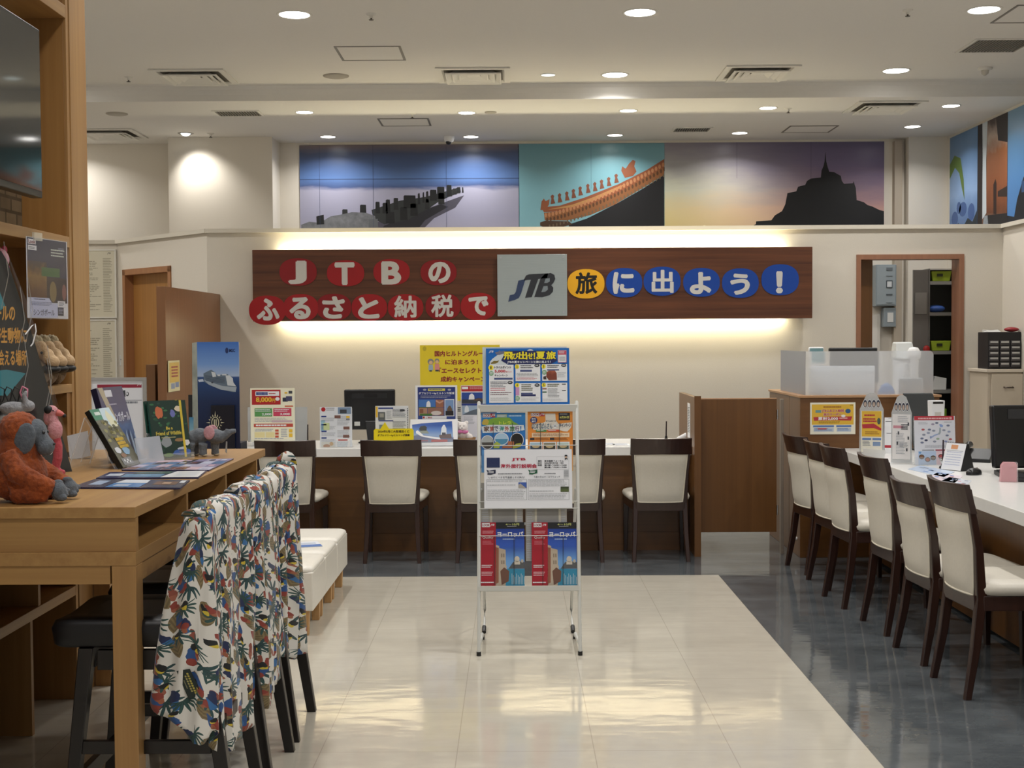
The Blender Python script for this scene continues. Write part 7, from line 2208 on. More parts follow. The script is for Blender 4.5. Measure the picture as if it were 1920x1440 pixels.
def shirt(cloth, X, Yc, b, top, zc, seed, label, name='shirt', tag_card=False, flare=1.0):
    """cloth pulled over a stool back; x runs outwards from the table, y along the stool back"""
    r = random.Random(seed)
    N, K = 132, 34
    ph = [r.random() * 6.28 for _ in range(8)]
    t = thing(name, label, 'shirt', (X, Yc, 0), 0, 'tropical shirts over the bar stools')
    V, UV = [], []
    arc, prev, run = [], None, 0.0
    for i in range(N + 1):                       # length of cloth around the ring, folds included
        a = 2 * math.pi * i / N
        ca, sa = math.cos(a), math.sin(a)
        cx = math.copysign(abs(ca) ** 0.75, ca); y = b * math.copysign(abs(sa) ** 0.55, sa)
        q = Vector((0.06 * cx + cx * 0.022 * math.sin(y * 78 + ph[5]), y))
        run += (q - prev).length if prev is not None else 0.0
        prev = q; arc.append(run)
    for k in range(K + 1):
        s = k / K
        for i in range(N):
            a = 2 * math.pi * i / N
            ca, sa = math.cos(a), math.sin(a)
            cx = math.copysign(abs(ca) ** 0.75, ca)              # outwards
            cy = math.copysign(abs(sa) ** 0.55, sa)              # along the back (-1 near)
            ridge = top - 0.022 * cy * cy + 0.010 * math.sin(cy * b * 62 + ph[0]) + 0.006 * math.sin(cy * b * 110 + ph[1])
            out = max(0.0, cx)
            hem = zc + 0.30 * (1 - cx) / 2 * (0.6 + 0.4 * abs(cx)) + 0.012 * math.sin(3 * a + ph[2]) + 0.016 * math.sin(7 * a + ph[3]) + 0.09 * cy * cy * out
            rd = min(1.0, s / 0.12)
            z = ridge - 0.045 * (1 - math.sqrt(max(0, 1 - rd * rd))) if s <= 0.12 else None
            if z is None:
                f = (s - 0.12) / 0.88
                z = (ridge - 0.045) + (hem - (ridge - 0.045)) * f
            else:
                f = 0.0
            ax = (0.047 + 0.012 * math.sin(cy * 9 + ph[4])) * math.sin(rd * math.pi / 2)
            ay = b * (0.93 + 0.07 * math.sin(rd * math.pi / 2))
            x = ax * cx
            y = ay * cy
            drop = max(0.0, (top - 0.05) - z)
            x += cx * drop * (0.012 if cx > 0 else 0.12 * flare)
            y += cy * drop * 0.03
            amp = 0.007 + 0.026 * min(1.0, drop / 0.35)
            fold = math.sin(y * 78 + ph[5] + 0.6 * math.sin(drop * 6 + ph[6])) * 0.65 + math.sin(y * 141 + ph[7]) * 0.35
            x += cx * amp * fold * (1 if abs(cx) > 0.3 else 0.3)
            y += (1 if cy > 0 else -1) * (abs(cy) > 0.8) * 0.008 * math.sin(x * 95 + drop * 9 + ph[3]) * min(1, drop / 0.2)
            z += 0.006 * math.sin(a * 9 + s * 30 + ph[1]) * f
            V.append((x, y, z))
            UV.append((arc[i] * 1.15 + 0.05 * math.sin(drop * 8) + seed * 0.37, -(drop + (0.06 * rd if s <= 0.12 else 0.06)) + 0.02 * math.sin(a * 5) + seed * 0.21))
    Fs = []
    for k in range(K):
        for i in range(N):
            j = (i + 1) % N
            Fs.append((k * N + i, (k + 1) * N + i, (k + 1) * N + j, k * N + j))
    Fs.append(tuple(range(N)))
    me = bpy.data.meshes.new('cloth')
    me.from_pydata(V, [], Fs)
    me.materials.append(cloth)
    uvl = me.uv_layers.new(name='UVMap')
    for p in me.polygons:
        p.use_smooth = True
        us = [UV[me.loops[l].vertex_index] for l in p.loop_indices]
        mx = max(u[0] for u in us)
        for l, u in zip(p.loop_indices, us):
            uu = u[0]
            if mx - uu > 0.5:
                uu += arc[N] * 1.15
            uvl.data[l].uv = (uu, u[1])
    o = bpy.data.objects.new('cloth', me)
    COL.objects.link(o)
    o.parent = t
    so = o.modifiers.new('thickness', 'SOLIDIFY'); so.thickness = 0.0025; so.offset = 1
    # collar standing up at one end
    side = 1 if seed == 3 else -1
    m = MB()
    pts = []
    for k in range(9):
        q = k / 8
        pts.append((-0.045 + 0.09 * q, side * (b - 0.035) + 0.03 * math.sin(q * math.pi) * side, top - 0.015))
    hgt = 0.055 if seed == 3 else 0.022
    up = [(p[0] * 0.8, p[1] + 0.012 * side, p[2] + hgt * (0.35 + 0.65 * math.sin(math.pi * (0.12 + 0.76 * k / 8)))) for k, p in enumerate(pts)]
    m.ring([pts, up], cloth, True, False, False, False)
    c = m.build('collar', t)
    c.data.uv_layers.new(name='UVMap')
    for l in c.data.loops:
        v = c.data.vertices[l.vertex_index].co
        c.data.uv_layers[0].data[l.index].uv = (v.y + v.x + seed * 0.3, v.z)
    so = c.modifiers.new('thickness', 'SOLIDIFY'); so.thickness = 0.003
    if tag_card:
        q = [atY(x, y, 3.81) for x, y in ((331, 1258), (356, 1254), (379, 1302), (354, 1311))]
        o_ = Vector((X, Yc, 0))
        m = MB()
        pl = [(p.x - X, p.z) for p in q]
        m.prism(pl, 3.81 - Yc - 0.001, 3.81 - Yc, mat('#152421', 0.5))
        cx_, cz_ = sum(p[0] for p in pl) / 4, sum(p[1] for p in pl) / 4
        ux_, uz_ = pl[3][0] - pl[0][0], pl[3][1] - pl[0][1]
        vx_, vz_ = pl[1][0] - pl[0][0], pl[1][1] - pl[0][1]
        for a0, a1, b0, b1, c_ in ((0.12, 0.88, 0.62, 0.76, '#b9ab4e'), (0.2, 0.8, 0.42, 0.54, '#a9a060'), (0.35, 0.65, 0.2, 0.28, '#8d8a66')):
            P = lambda a, b_: (pl[0][0] + ux_ * a + vx_ * b_, 3.81 - Yc - 0.0016, pl[0][1] + uz_ * a + vz_ * b_)
            n = 9 if a1 - a0 > 0.7 else 7
            for k in range(n):
                s0 = a0 + (a1 - a0) * k / n; s1 = s0 + (a1 - a0) / n * 0.7
                m.add([P(s0, b0), P(s1, b0), P(s1, b1), P(s0, b1)], [(0, 1, 2, 3)], mat(c_, 0.5))
        m.build('hang_tag', t)
    return t


def stools():
    first = stool_proto()
    cloth = tropical()
    data = ((4.10, 'nearest black bar stool, under the shirt with the dark hang tag', 1, 0.265, 'tropical print shirt with dark hang tag over the nearest stool'),
            (4.65, 'middle black bar stool at the oak table, between two others', 2, 0.25, 'middle tropical print shirt over the second bar stool'),
            (5.18, 'farthest black bar stool, its outer legs clear on the pale tiles', 3, 0.265, 'farthest tropical print shirt with raised collar, beside the white ottomans'))
    for i, (y, lab, seed, zc, sl) in enumerate(data):
        o = first if i == 0 else copy_tree(first)
        o.location = (-1.125, y, 0); o.rotation_euler = (0, 0, math.pi / 2)
        o['label'] = lab; o['group'] = 'black bar stools at the oak table'
        shirt(cloth, -0.948, y, (0.272, 0.258, 0.25)[i], 1.04, zc, seed, sl, 'shirt', i == 0, 1.9 if i == 0 else 1.3)


stools()


# ================================================================ TOYS, BOOKS AND STANDS BY THE TABLE
def fur(name, a, b, scale=70):
    g = G(name)
    co = g.coord()
    n1 = g.noise(co, scale, 4, 0.7); n2 = g.noise(co, scale * 0.25, 3, 0.6)
    f = g.math('MULTIPLY_ADD', g.math('SUBTRACT', g.math('MULTIPLY_ADD', n2, 0.5, g.math('MULTIPLY', n1, 0.5)), 0.5), 2.4, 0.5)
    g.color(g.mix(f, lin(a), lin(b))); g.rough(0.95)
    g.b.inputs['Sheen Weight'].default_value = 0.15; g.b.inputs['Sheen Roughness'].default_value = 0.5
    g.bump(n1, 0.9, 0.006)
    return g.m


def merge(o, vs, fluff=0.0, fs=0.02):
    r = o.modifiers.new('merge', 'REMESH'); r.mode = 'VOXEL'; r.voxel_size = vs; r.use_smooth_shade = True
    s = o.modifiers.new('soften', 'SMOOTH'); s.factor = 0.5; s.iterations = 4
    if fluff:
        tx = bpy.data.textures.new('fluff', 'CLOUDS'); tx.noise_scale = fs; tx.noise_depth = 3
        d = o.modifiers.new('fluff', 'DISPLACE'); d.texture = tx; d.strength = fluff; d.mid_level = 0.5
    return o


def toys():
    # ---- orangutan, seated, looking to the right
    k = 1 / 560
    p = atZ(30, 944, TT)
    t = thing('plush_orangutan', 'rust brown plush orangutan with grey face seated on the bar table', 'plush toy', (p.x, p.y + 0.05, TT))
    RB = fur('rust_fur', '#6a2c0e', '#a5501c', 60)
    GF = fur('grey_plush', '#4a5058', '#666d75', 90)
    m = MB()
    m.ball((-0.015, 0.0, 0.095), (0.098, 0.095, 0.095), RB); m.ball((-0.01, 0, 0.17), (0.072, 0.075, 0.065), RB); m.ball((-0.005, 0.0, 0.245), (0.068, 0.068, 0.062), RB)
    m.ball((0.01, 0, 0.20), (0.055, 0.06, 0.05), RB)
    for s in (-1, 1):
        m.tube([(-0.02, s * 0.07, 0.165), (0.02, s * 0.095, 0.11), (0.075, s * 0.085, 0.075), (0.125, s * 0.06, 0.05)], [0.036, 0.036, 0.034, 0.028], RB, 12)
        m.tube([(0.0, s * 0.06, 0.04), (0.07, s * 0.075, 0.036), (0.11, s * 0.06, 0.034)], [0.042, 0.036, 0.03], RB, 12)
    merge(m.build('body', t), 0.006, 0.012, 0.012)
    m = MB(); m.ball((0.052, 0, 0.235), (0.034, 0.045, 0.048), GF); m.ball((0.083, 0, 0.188), (0.030, 0.036, 0.033), GF); m.ball((0.068, 0, 0.212), (0.028, 0.034, 0.03), GF)
    for s in (-1, 1): m.ball((0.034, s * 0.056, 0.218), (0.036, 0.016, 0.056), GF, Matrix.Translation((0.034, s * 0.056, 0.218)) @ Matrix.Rotation(0.25, 4, 'Y') @ Matrix.Translation((-0.034, -s * 0.056, -0.218)))
    merge(m.build('face', t), 0.005)
    m = MB()
    for s in (-1, 1): m.ball((0.083, s * 0.018, 0.236), 0.006, BLACK)
    m.ball((0.113, 0, 0.196), (0.004, 0.008, 0.004), BLACK); m.build('eyes', t)
    for s in (-1, 1):
        m = MB(); m.ball((0.145, s * 0.052, 0.038), (0.026, 0.028, 0.032), GF)
        for q in (-1, 0, 1): m.ball((0.160, s * 0.052 + q * 0.017, 0.030 + 0.01 * q), (0.018, 0.011, 0.012), GF)
        m.ball((0.140, s * 0.045, 0.068), (0.018, 0.012, 0.012), GF)
        merge(m.build('hand', t), 0.004)
    # ---- clear key ring rack with grey toy and flamingo
    p = atZ(52, 905, TT)
    t = thing('display_box', 'clear acrylic display box behind the plush orangutan', 'display box', (-1.72, 4.46, TT))
    m = MB(); m.box(-0.05, -0.03, 0.0, 0.06, -0.027, 0.26, ACRYL); m.box(-0.05, 0.06, 0.0, 0.06, 0.063, 0.26, ACRYL); m.box(-0.05, -0.027, 0.0, -0.047, 0.06, 0.26, ACRYL); m.box(0.057, -0.027, 0, 0.06, 0.06, 0.26, ACRYL); m.box(-0.05, -0.03, 0.261, 0.06, 0.063, 0.264, ACRYL); m.build('case', t)
    m = MB(); m.box(-0.046, -0.026, 0.001, 0.056, 0.058, 0.004, WHITE); m.build('base', t)
    t = thing('plush_keyring', 'pale grey plush key ring with looped cords above the orangutan', 'plush toy', (-1.715, 4.467, TT + 0.238))
    LG = fur('pale_grey_plush', '#7d7f84', '#b0b1b4', 90)
    m = MB(); m.ball((0.0, 0, 0.026), (0.055, 0.03, 0.026), LG); m.ball((0.055, 0, 0.034), (0.026, 0.024, 0.022), LG); m.tube([(0.05, -0.01, 0.05), (0.046, -0.012, 0.075), (0.055, -0.012, 0.092)], [0.012, 0.01, 0.006], LG, 8)
    merge(m.build('body', t), 0.004)
    for q, c in ((-0.045, '#17181a'), (-0.018, '#17181a'), (0.012, '#17181a'), (0.042, '#c97a90')):
        m = MB(); m.tube([(q, 0, 0.05), (q - 0.016, 0, 0.085), (q - 0.006, 0.0, 0.108), (q + 0.012, 0, 0.098), (q + 0.010, 0, 0.07), (q + 0.004, 0, 0.05)], 0.0026 if c != '#c97a90' else 0.004, mat(c, 0.5), 6); m.build('cord', t)
    t = thing('plush_flamingo', 'pink plush flamingo with coral legs standing on the bar table', 'plush toy', (-1.672, 4.74, TT))
    PI_, CO = fur('pink_plush', '#c47d84', '#dba5aa', 90), fur('coral_plush', '#a83a44', '#c25660', 90)
    m = MB(); m.ball((0.002, 0, 0.185), (0.030, 0.028, 0.045), PI_); m.ball((-0.006, 0, 0.225), (0.022, 0.022, 0.03), PI_); m.ball((-0.012, 0, 0.262), (0.028, 0.024, 0.024), PI_); m.ball((-0.028, 0, 0.235), (0.016, 0.018, 0.03), PI_)
    merge(m.build('body', t), 0.004)
    m = MB(); m.tube([(0.006, 0, 0.16), (0.012, 0, 0.12), (0.010, 0, 0.07), (0.0, 0, 0.03)], [0.016, 0.019, 0.019, 0.017], CO, 12); m.ball((-0.004, 0, 0.018), (0.034, 0.022, 0.018), CO); m.ball((0.022, -0.006, 0.014), (0.022, 0.016, 0.014), CO); m.ball((-0.03, -0.004, 0.016), (0.014, 0.013, 0.014), CO)
    merge(m.build('legs', t), 0.004)
    m = MB(); m.lathe([(0.014, 0.0), (0.011, 0.016), (0.004, 0.030)], (0, 0, 0), mat('#cf6f68', 0.6), 14, Matrix.Translation((0.012, 0, 0.256)) @ Matrix.Rotation(1.9, 4, 'Y')); m.ball((0.040, 0, 0.243), (0.008, 0.006, 0.008), BLACKM); m.build('beak', t)
    m = MB(); m.ball((-0.018, -0.016, 0.268), (0.018, 0.012, 0.017), BLACKM); m.ball((0.003, -0.022, 0.265), 0.003, BLACK); m.build('eye_patch', t)
    # ---- grey elephant
    K = 1 / 405
    p = atZ(390, 857, TT)
    t = thing('plush_elephant', 'grey plush elephant with pink ear and raised trunk at the end of the bar table', 'plush toy', (p.x, p.y + 0.04, TT))
    EG = fur('elephant_plush', '#565c63', '#787e85', 80)
    Q = lambda x, z: ((350 + x / 6.26 - 390) * K, (857 - (630 + z / 6.26)) * K)
    m = MB()
    bx, bz = Q(130, 1175); m.ball((bx, 0, bz), (0.044, 0.036, 0.036), EG); bx, bz = Q(60, 1200); m.ball((bx, 0, bz), (0.036, 0.034, 0.036), EG)
    hx, hz = Q(320, 1185); m.ball((hx, 0, hz), (0.042, 0.034, 0.034), EG)
    for (x, z0, y) in ((25, 1410, -0.022), (180, 1415, -0.022), (60, 1410, 0.022), (300, 1405, 0.018)):
        lx, _ = Q(x, 0); m.tube([(lx + (0.004 if x < 100 else 0), y, 0.062), (lx, y, 0.03), (lx, y, 0.006)], [0.022, 0.018, 0.019], EG, 12)
    tr = [Q(360, 1200), Q(430, 1170), Q(500, 1130), Q(560, 1120)]
    m.tube([(a, 0, b) for a, b in tr], [0.030, 0.022, 0.014, 0.010], EG, 12)
    ex, ez = Q(455, 1108); m.ball((ex, -0.008, ez), (0.008, 0.008, 0.006), EG)
    merge(m.build('body', t), 0.004, 0.003, 0.01)
    for s in (-1, 1):
        ex, ez = Q(262, 1135); m = MB(); m.ball((ex, s * 0.036, ez), (0.026, 0.007, 0.032), fur('pink_ear', '#c08a92', '#d4a5ac', 90)); m.build('ear', t)
    m = MB()
    for (x, y) in ((25, -0.022), (180, -0.022), (60, 0.022), (300, 0.018)):
        lx, _ = Q(x + 18, 0); m.ball((lx, y - 0.004, 0.007), (0.014, 0.013, 0.007), mat('#b3a58c', 0.9))
    m.build('toes', t)
    tx, tz = Q(452, 1240); m = MB(); m.prism([(tx, tz), (tx + 0.006, tz - 0.002), (tx + 0.004, tz - 0.058), (tx - 0.005, tz - 0.05)], -0.02, -0.019, mat('#9a9a98', 0.5)); m.build('paper_tag', t)
    x0, z0 = Q(-35, 1170); m = MB(); m.tube([(Q(20, 1180)[0], 0, Q(0, 1180)[1]), (x0, 0, z0), (Q(-60, 1210)[0], 0, Q(0, 1210)[1])], 0.006, EG, 8); m.build('tail', t)
    # ---- horses on the shelf and pig hanging above
    first = None
    for i, (x, lab) in enumerate(((84, 'beige plush horse leftmost of three on the oak shelf'), (99, 'middle beige plush horse on the oak shelf'), (114, 'beige plush horse rightmost of three, against the post of the oak shelf'))):
        X = -1.89
        Y = F * X / (x - 964)
        if first is None:
            t = first = thing('plush_horse', lab, 'plush toy', (X, Y, 1.3615), 0, 'plush horses on the oak shelf')
            HB = fur('horse_plush', '#b8966f', '#dcc09a', 80); MN = fur('mane_plush', '#a89878', '#cdbf9f', 60)
            m = MB(); m.ball((-0.03, 0.0, 0.05), (0.05, 0.036, 0.05), fur('horse_body', '#6e5a44', '#8f7758', 80)); m.ball((-0.015, -0.02, 0.03), (0.03, 0.02, 0.03), HB); b = merge(m.build('body', t), 0.005)
            m = MB(); m.ball((-0.02, 0, 0.135), (0.030, 0.028, 0.034), HB); m.ball((0.012, -0.004, 0.108), (0.024, 0.024, 0.030), HB); m.ball((0.034, -0.008, 0.088), (0.022, 0.022, 0.024), HB); merge(m.build('head', t), 0.005)
            m = MB(); m.ball((0.0, -0.030, 0.122), 0.005, BLACK); m.build('eye', t)
            m = MB(); m.ball((-0.035, 0, 0.165), (0.028, 0.02, 0.022), MN); m.ball((-0.05, 0, 0.14), (0.02, 0.022, 0.035), MN); merge(m.build('mane', t), 0.004, 0.016, 0.008)
            m = MB(); m.ball((0.02, -0.01, 0.062), (0.04, 0.03, 0.016), BLACKM); m.build('saddle', t)
        else:
            t = copy_tree(first); t['label'] = lab; t.location = (X, Y, 1.3615)
    p = atX(4, 508, -1.92)
    t = thing('plush_pig', 'pink plush pig hanging by a strap under the upper oak shelf', 'plush toy', (-1.935, p.y, 1.775))
    PP = fur('pig_plush', '#c48a9a', '#dba9b5', 90)
    m = MB(); m.ball((0, 0, 0.085), (0.045, 0.05, 0.05), PP); m.ball((0.004, 0, 0.035), (0.04, 0.042, 0.045), PP); merge(m.build('body', t), 0.005)
    m = MB(); m.ball((0.038, -0.012, 0.05), (0.014, 0.018, 0.017), mat('#b8487e', 0.8)); m.build('snout', t)
    for s in (-1, 1):
        m = MB(); m.ball((0.014, s * 0.036, 0.128), (0.010, 0.018, 0.018), mat('#b0485c', 0.8)); m.build('ear', t)
    m = MB(); m.tube([(0, 0, 0.13), (0.004, 0.004, 0.16), (0, 0, 0.1845)], 0.003, mat('#b08a94', 0.6), 6); m.build('strap', t)

    for o in list(COL.objects):
        if o.name.startswith(('plush_o', 'plush_k', 'plush_f', 'plush_e', 'plush_h', 'plush_p', 'display_box')) and o.parent is None:
            k = 1.12 if o.name.startswith('plush_h') else 0.9
            o.scale = (k, k, k)


toys()


def books():
    def book(label, base, w, h, th, rz, lean, edge, draw, name='book', grp='books on clear stands'):
        t = thing(name, label, 'book', base, rz, grp)
        R_ = Matrix.Rotation(-lean, 4, 'X')
        m = MB(); m.box(0, 0.001, 0, w, th, h, edge, R_); m.build('cover', t, 0.0015)
        m = MB(); m.box(0.006, 0.004, -0.0008, w + 0.0006, th - 0.003, h + 0.0006, mat('#d9d4c4', 0.7), R_); m.build('pages', t)
        s = Sheet((0, 0, 100, 150), w, h, mat('#444444'), 0.0008)
        s.m = MB()
        draw(s)
        s.build('print', t, None, 0, -lean)
        return t

    def stand(base, w, lean, rz, label, hgt):
        t = thing('book_stand', label, 'stand', base, rz, 'clear acrylic book stands')
        R_ = Matrix.Rotation(-lean, 4, 'X')
        m = MB(); m.box(-0.005, 0.0, 0.0, w, 0.003, hgt, ACRYL, Matrix.Translation((0, 0.034, 0.004)) @ R_); m.build('back_plate', t)
        m = MB(); m.box(-0.005, -0.02, 0.0, w, 0.038, 0.003, ACRYL); m.box(-0.005, -0.022, 0, w, -0.019, 0.03, ACRYL); m.build('lip', t)
        yb = 0.034 + math.sin(lean) * hgt; zb = 0.004 + math.cos(lean) * hgt
        m = MB(); m.hexa([(-0.005, yb + 0.075, 0), (w, yb + 0.075, 0), (w, yb + 0.078, 0), (-0.005, yb + 0.078, 0)], [(-0.005, yb + 0.001, zb), (w, yb + 0.001, zb), (w, yb + 0.004, zb), (-0.005, yb + 0.004, zb)], ACRYL); m.build('prop', t)
        m = MB()
        for x in (-0.004, w - 0.004):
            m.tube([(x, yb + 0.0765, 0.004), (x, yb + 0.0025, zb)], 0.0022, clear_plastic('acrylic_edge', '#ffffff', 0.05, 0.55), 6)
        m.build('edge', t)
        return t
    r = random.Random(11)

    def blob(s, x, y, rx, ry, c, L):
        n = 14
        s.poly([(x + rx * (0.8 + 0.3 * r.random()) * math.cos(2 * math.pi * q / n), y + ry * (0.8 + 0.3 * r.random()) * math.sin(2 * math.pi * q / n)) for q in range(n)], mat(c, 0.4), L)

    def b1(s):
        s.rect(0, 0, 100, 150, mat('#5d5b4c', 0.3), 1); s.rect(0, 0, 100, 28, mat('#2b7a5c', 0.3), 1.5); s.text('guide', 14, 8, 44, 18, mat('#d5e0da', 0.4), 3, 0.03) if False else s.lines(14, 8, 44, 17, 1, mat('#d5e0da', 0.4), 3, 0.9)
        s.poly([(48, 0), (100, 0), (100, 45), (62, 50), (40, 28)], mat('#b9cdd6', 0.3), 2); s.poly([(60, 20), (75, 5), (90, 25), (92, 50), (60, 50)], mat('#d3d2b4', 0.4), 2.5)
        for q in range(26): blob(s, r.random() * 100, 35 + r.random() * 50, 8, 5, r.choice(['#6f6a3a', '#8d8a5a', '#4a4a2e', '#9a9468', '#5f5f4a']), 3)
        for y in (78, 88, 97): s.lines(40, y, 86, y + 8, 1, mat('#c2a02e', 0.4), 4, 0.95, 2, 0.3)
        blob(s, 22, 108, 16, 9, '#c9cdd2', 4); blob(s, 60, 112, 18, 10, '#7fa0bb', 4); blob(s, 35, 122, 14, 6, '#8a6a54', 4); s.rect(12, 128, 62, 146, mat('#7d7f80', 0.4), 4)
        for q in range(4): s.oval(25 + q * 8, 135 + (q % 2) * 5, 3, 3, mat('#e2e4e6', 0.4), 5, 10)

    def b2(s):
        s.rect(0, 0, 100, 150, grad('city_cover', [(0, '#27355c'), (0.45, '#4d6a9c'), (0.62, '#5b5a78'), (1, '#5d586c')], 0, 0.33, 2, 0.3, 0.5, 14), 1)
        s.poly([(4, 0), (22, 0), (45, 70), (30, 75)], mat('#b0a58e', 0.4), 2); s.rect(25, 6, 52, 20, mat('#cfd0d8', 0.4), 3); s.lines(28, 34, 70, 40, 1, mat('#a9a5b8', 0.4), 3)
        s.text('シンガポール', 30, 52, 96, 72, mat('#d9dbe8', 0.4), 4, 0.03)
        for q in range(14): s.poly([(q * 8, 95 + 25 * r.random()), (q * 8 + 5, 85 + 20 * r.random()), (q * 8 + 9, 150), (q * 8, 150)], mat(r.choice(['#7f9cc4', '#35507f', '#a3b9d6', '#24345a']), 0.3), 2.5)

    def b3(s):
        s.rect(0, 0, 100, 150, mat('#16332a', 0.35), 1)
        for x, y, c, rx, ry in ((25, 30, '#c26a44', 11, 17), (62, 34, '#6a6fae', 7, 11), (78, 22, '#d8cbb0', 10, 8), (38, 108, '#8d9498', 14, 14), (74, 104, '#8d6f4a', 15, 5), (92, 112, '#d0d2d4', 8, 8), (78, 136, '#3a5fa8', 28, 9), (78, 130, '#b9c3d2', 14, 8), (40, 142, '#57803f', 14, 5)):
            blob(s, x, y, rx, ry, c, 2)
        for q in range(34): blob(s, 4 + r.random() * 92, 4 + r.random() * 142, 3 + 3 * r.random(), 2 + 2 * r.random(), r.choice(['#2b5a3c', '#3a7048', '#24493a', '#4a7d4f']), 1.5)
        s.text('Be a', 40, 68, 58, 76, mat('#c9b84a', 0.4), 3, 0.03); s.text('Friend of Wildlife', 12, 80, 80, 90, mat('#c9b84a', 0.4), 3, 0.03); s.lines(25, 95, 70, 98, 1, mat('#a9a878', 0.4), 3, 0.9)
        s.poly([(82, 0), (88, 0), (88, 150), (82, 150)], mat('#cfb83c', 0.4), 4)
    lean1 = math.atan(0.144 / 0.24)
    b = atZ(231, 877, TT + 0.006)
    book('guide book with green top corner and black spine tilted on a clear stand', (b.x, b.y, TT + 0.0065), 0.20, 0.285, 0.024, math.radians(84), lean1, mat('#151713', 0.4), b1)
    stand((b.x, b.y, TT), 0.21, lean1, math.radians(84), 'clear acrylic stand under the black spined guide book', 0.25)
    b = Vector((-1.589, 5.202, TT + 0.006))
    book('blue grey city travel book behind the black spined one', b, 0.24, 0.34, 0.03, math.radians(80), math.atan(0.09 / 0.32), mat('#241f38', 0.4), b2)
    stand((b.x, b.y, TT), 0.25, math.atan(0.09 / 0.32), math.radians(80), 'clear acrylic stand under the blue grey city travel book', 0.22)
    b = atZ(289, 861, TT + 0.0065)
    book('dark green notebook with yellow elastic band facing the aisle', (b.x, b.y, TT + 0.0065), 0.185, 0.265, 0.016, math.radians(42), 0.20, mat('#17583c', 0.35), b3)
    book('second green notebook tucked behind the one with the yellow band', (b.x - 0.022, b.y + 0.024, TT + 0.0065), 0.185, 0.265, 0.014, math.radians(42), 0.20, mat('#1a6042', 0.35), b3)
    stand((b.x, b.y, TT), 0.19, 0.20, math.radians(42), 'clear acrylic stand under the green notebooks', 0.12)
    # clear leaflet pocket between the books
    p = atZ(262, 872, TT)
    t = thing('leaflet_pocket', 'milky clear leaflet pocket at the foot of the blue grey book', 'holder', (p.x, p.y, TT), math.radians(60))
    m = MB(); m.box(0, 0, 0.0, 0.15, 0.003, 0.12, clear_plastic('milky_acrylic', '#c9ced6', 0.15, 0.5), Matrix.Rotation(-0.25, 4, 'X')); m.build('front', t)
    m = MB(); m.box(0, -0.003, 0, 0.15, 0.06, 0.003, ACRYL); m.build('base', t)
    # small white card by the post
    p = atZ(152, 849, TT)
    t = thing('price_card', 'small white card in a holder leaning beside the oak post', 'card', (-1.80, 5.40, TT), math.radians(-8))
    m = MB(); m.box(-0.05, 0, 0.004, 0.05, 0.003, 0.125, SNOW, Matrix.Rotation(-0.3, 4, 'X') @ Matrix.Rotation(-0.25, 4, 'Y')); m.build('card', t)
    m = MB(); m.box(-0.05, -0.01, 0, 0.05, 0.05, 0.003, ACRYL); m.box(-0.05, 0.044, 0.0, 0.05, 0.047, 0.08, ACRYL); m.build('holder', t)

    for o in list(COL.objects):
        if o.name.startswith(('book', 'leaflet_pocket', 'price_card')) and o.parent is None:
            o.scale = (0.9, 0.9, 0.9)


books()


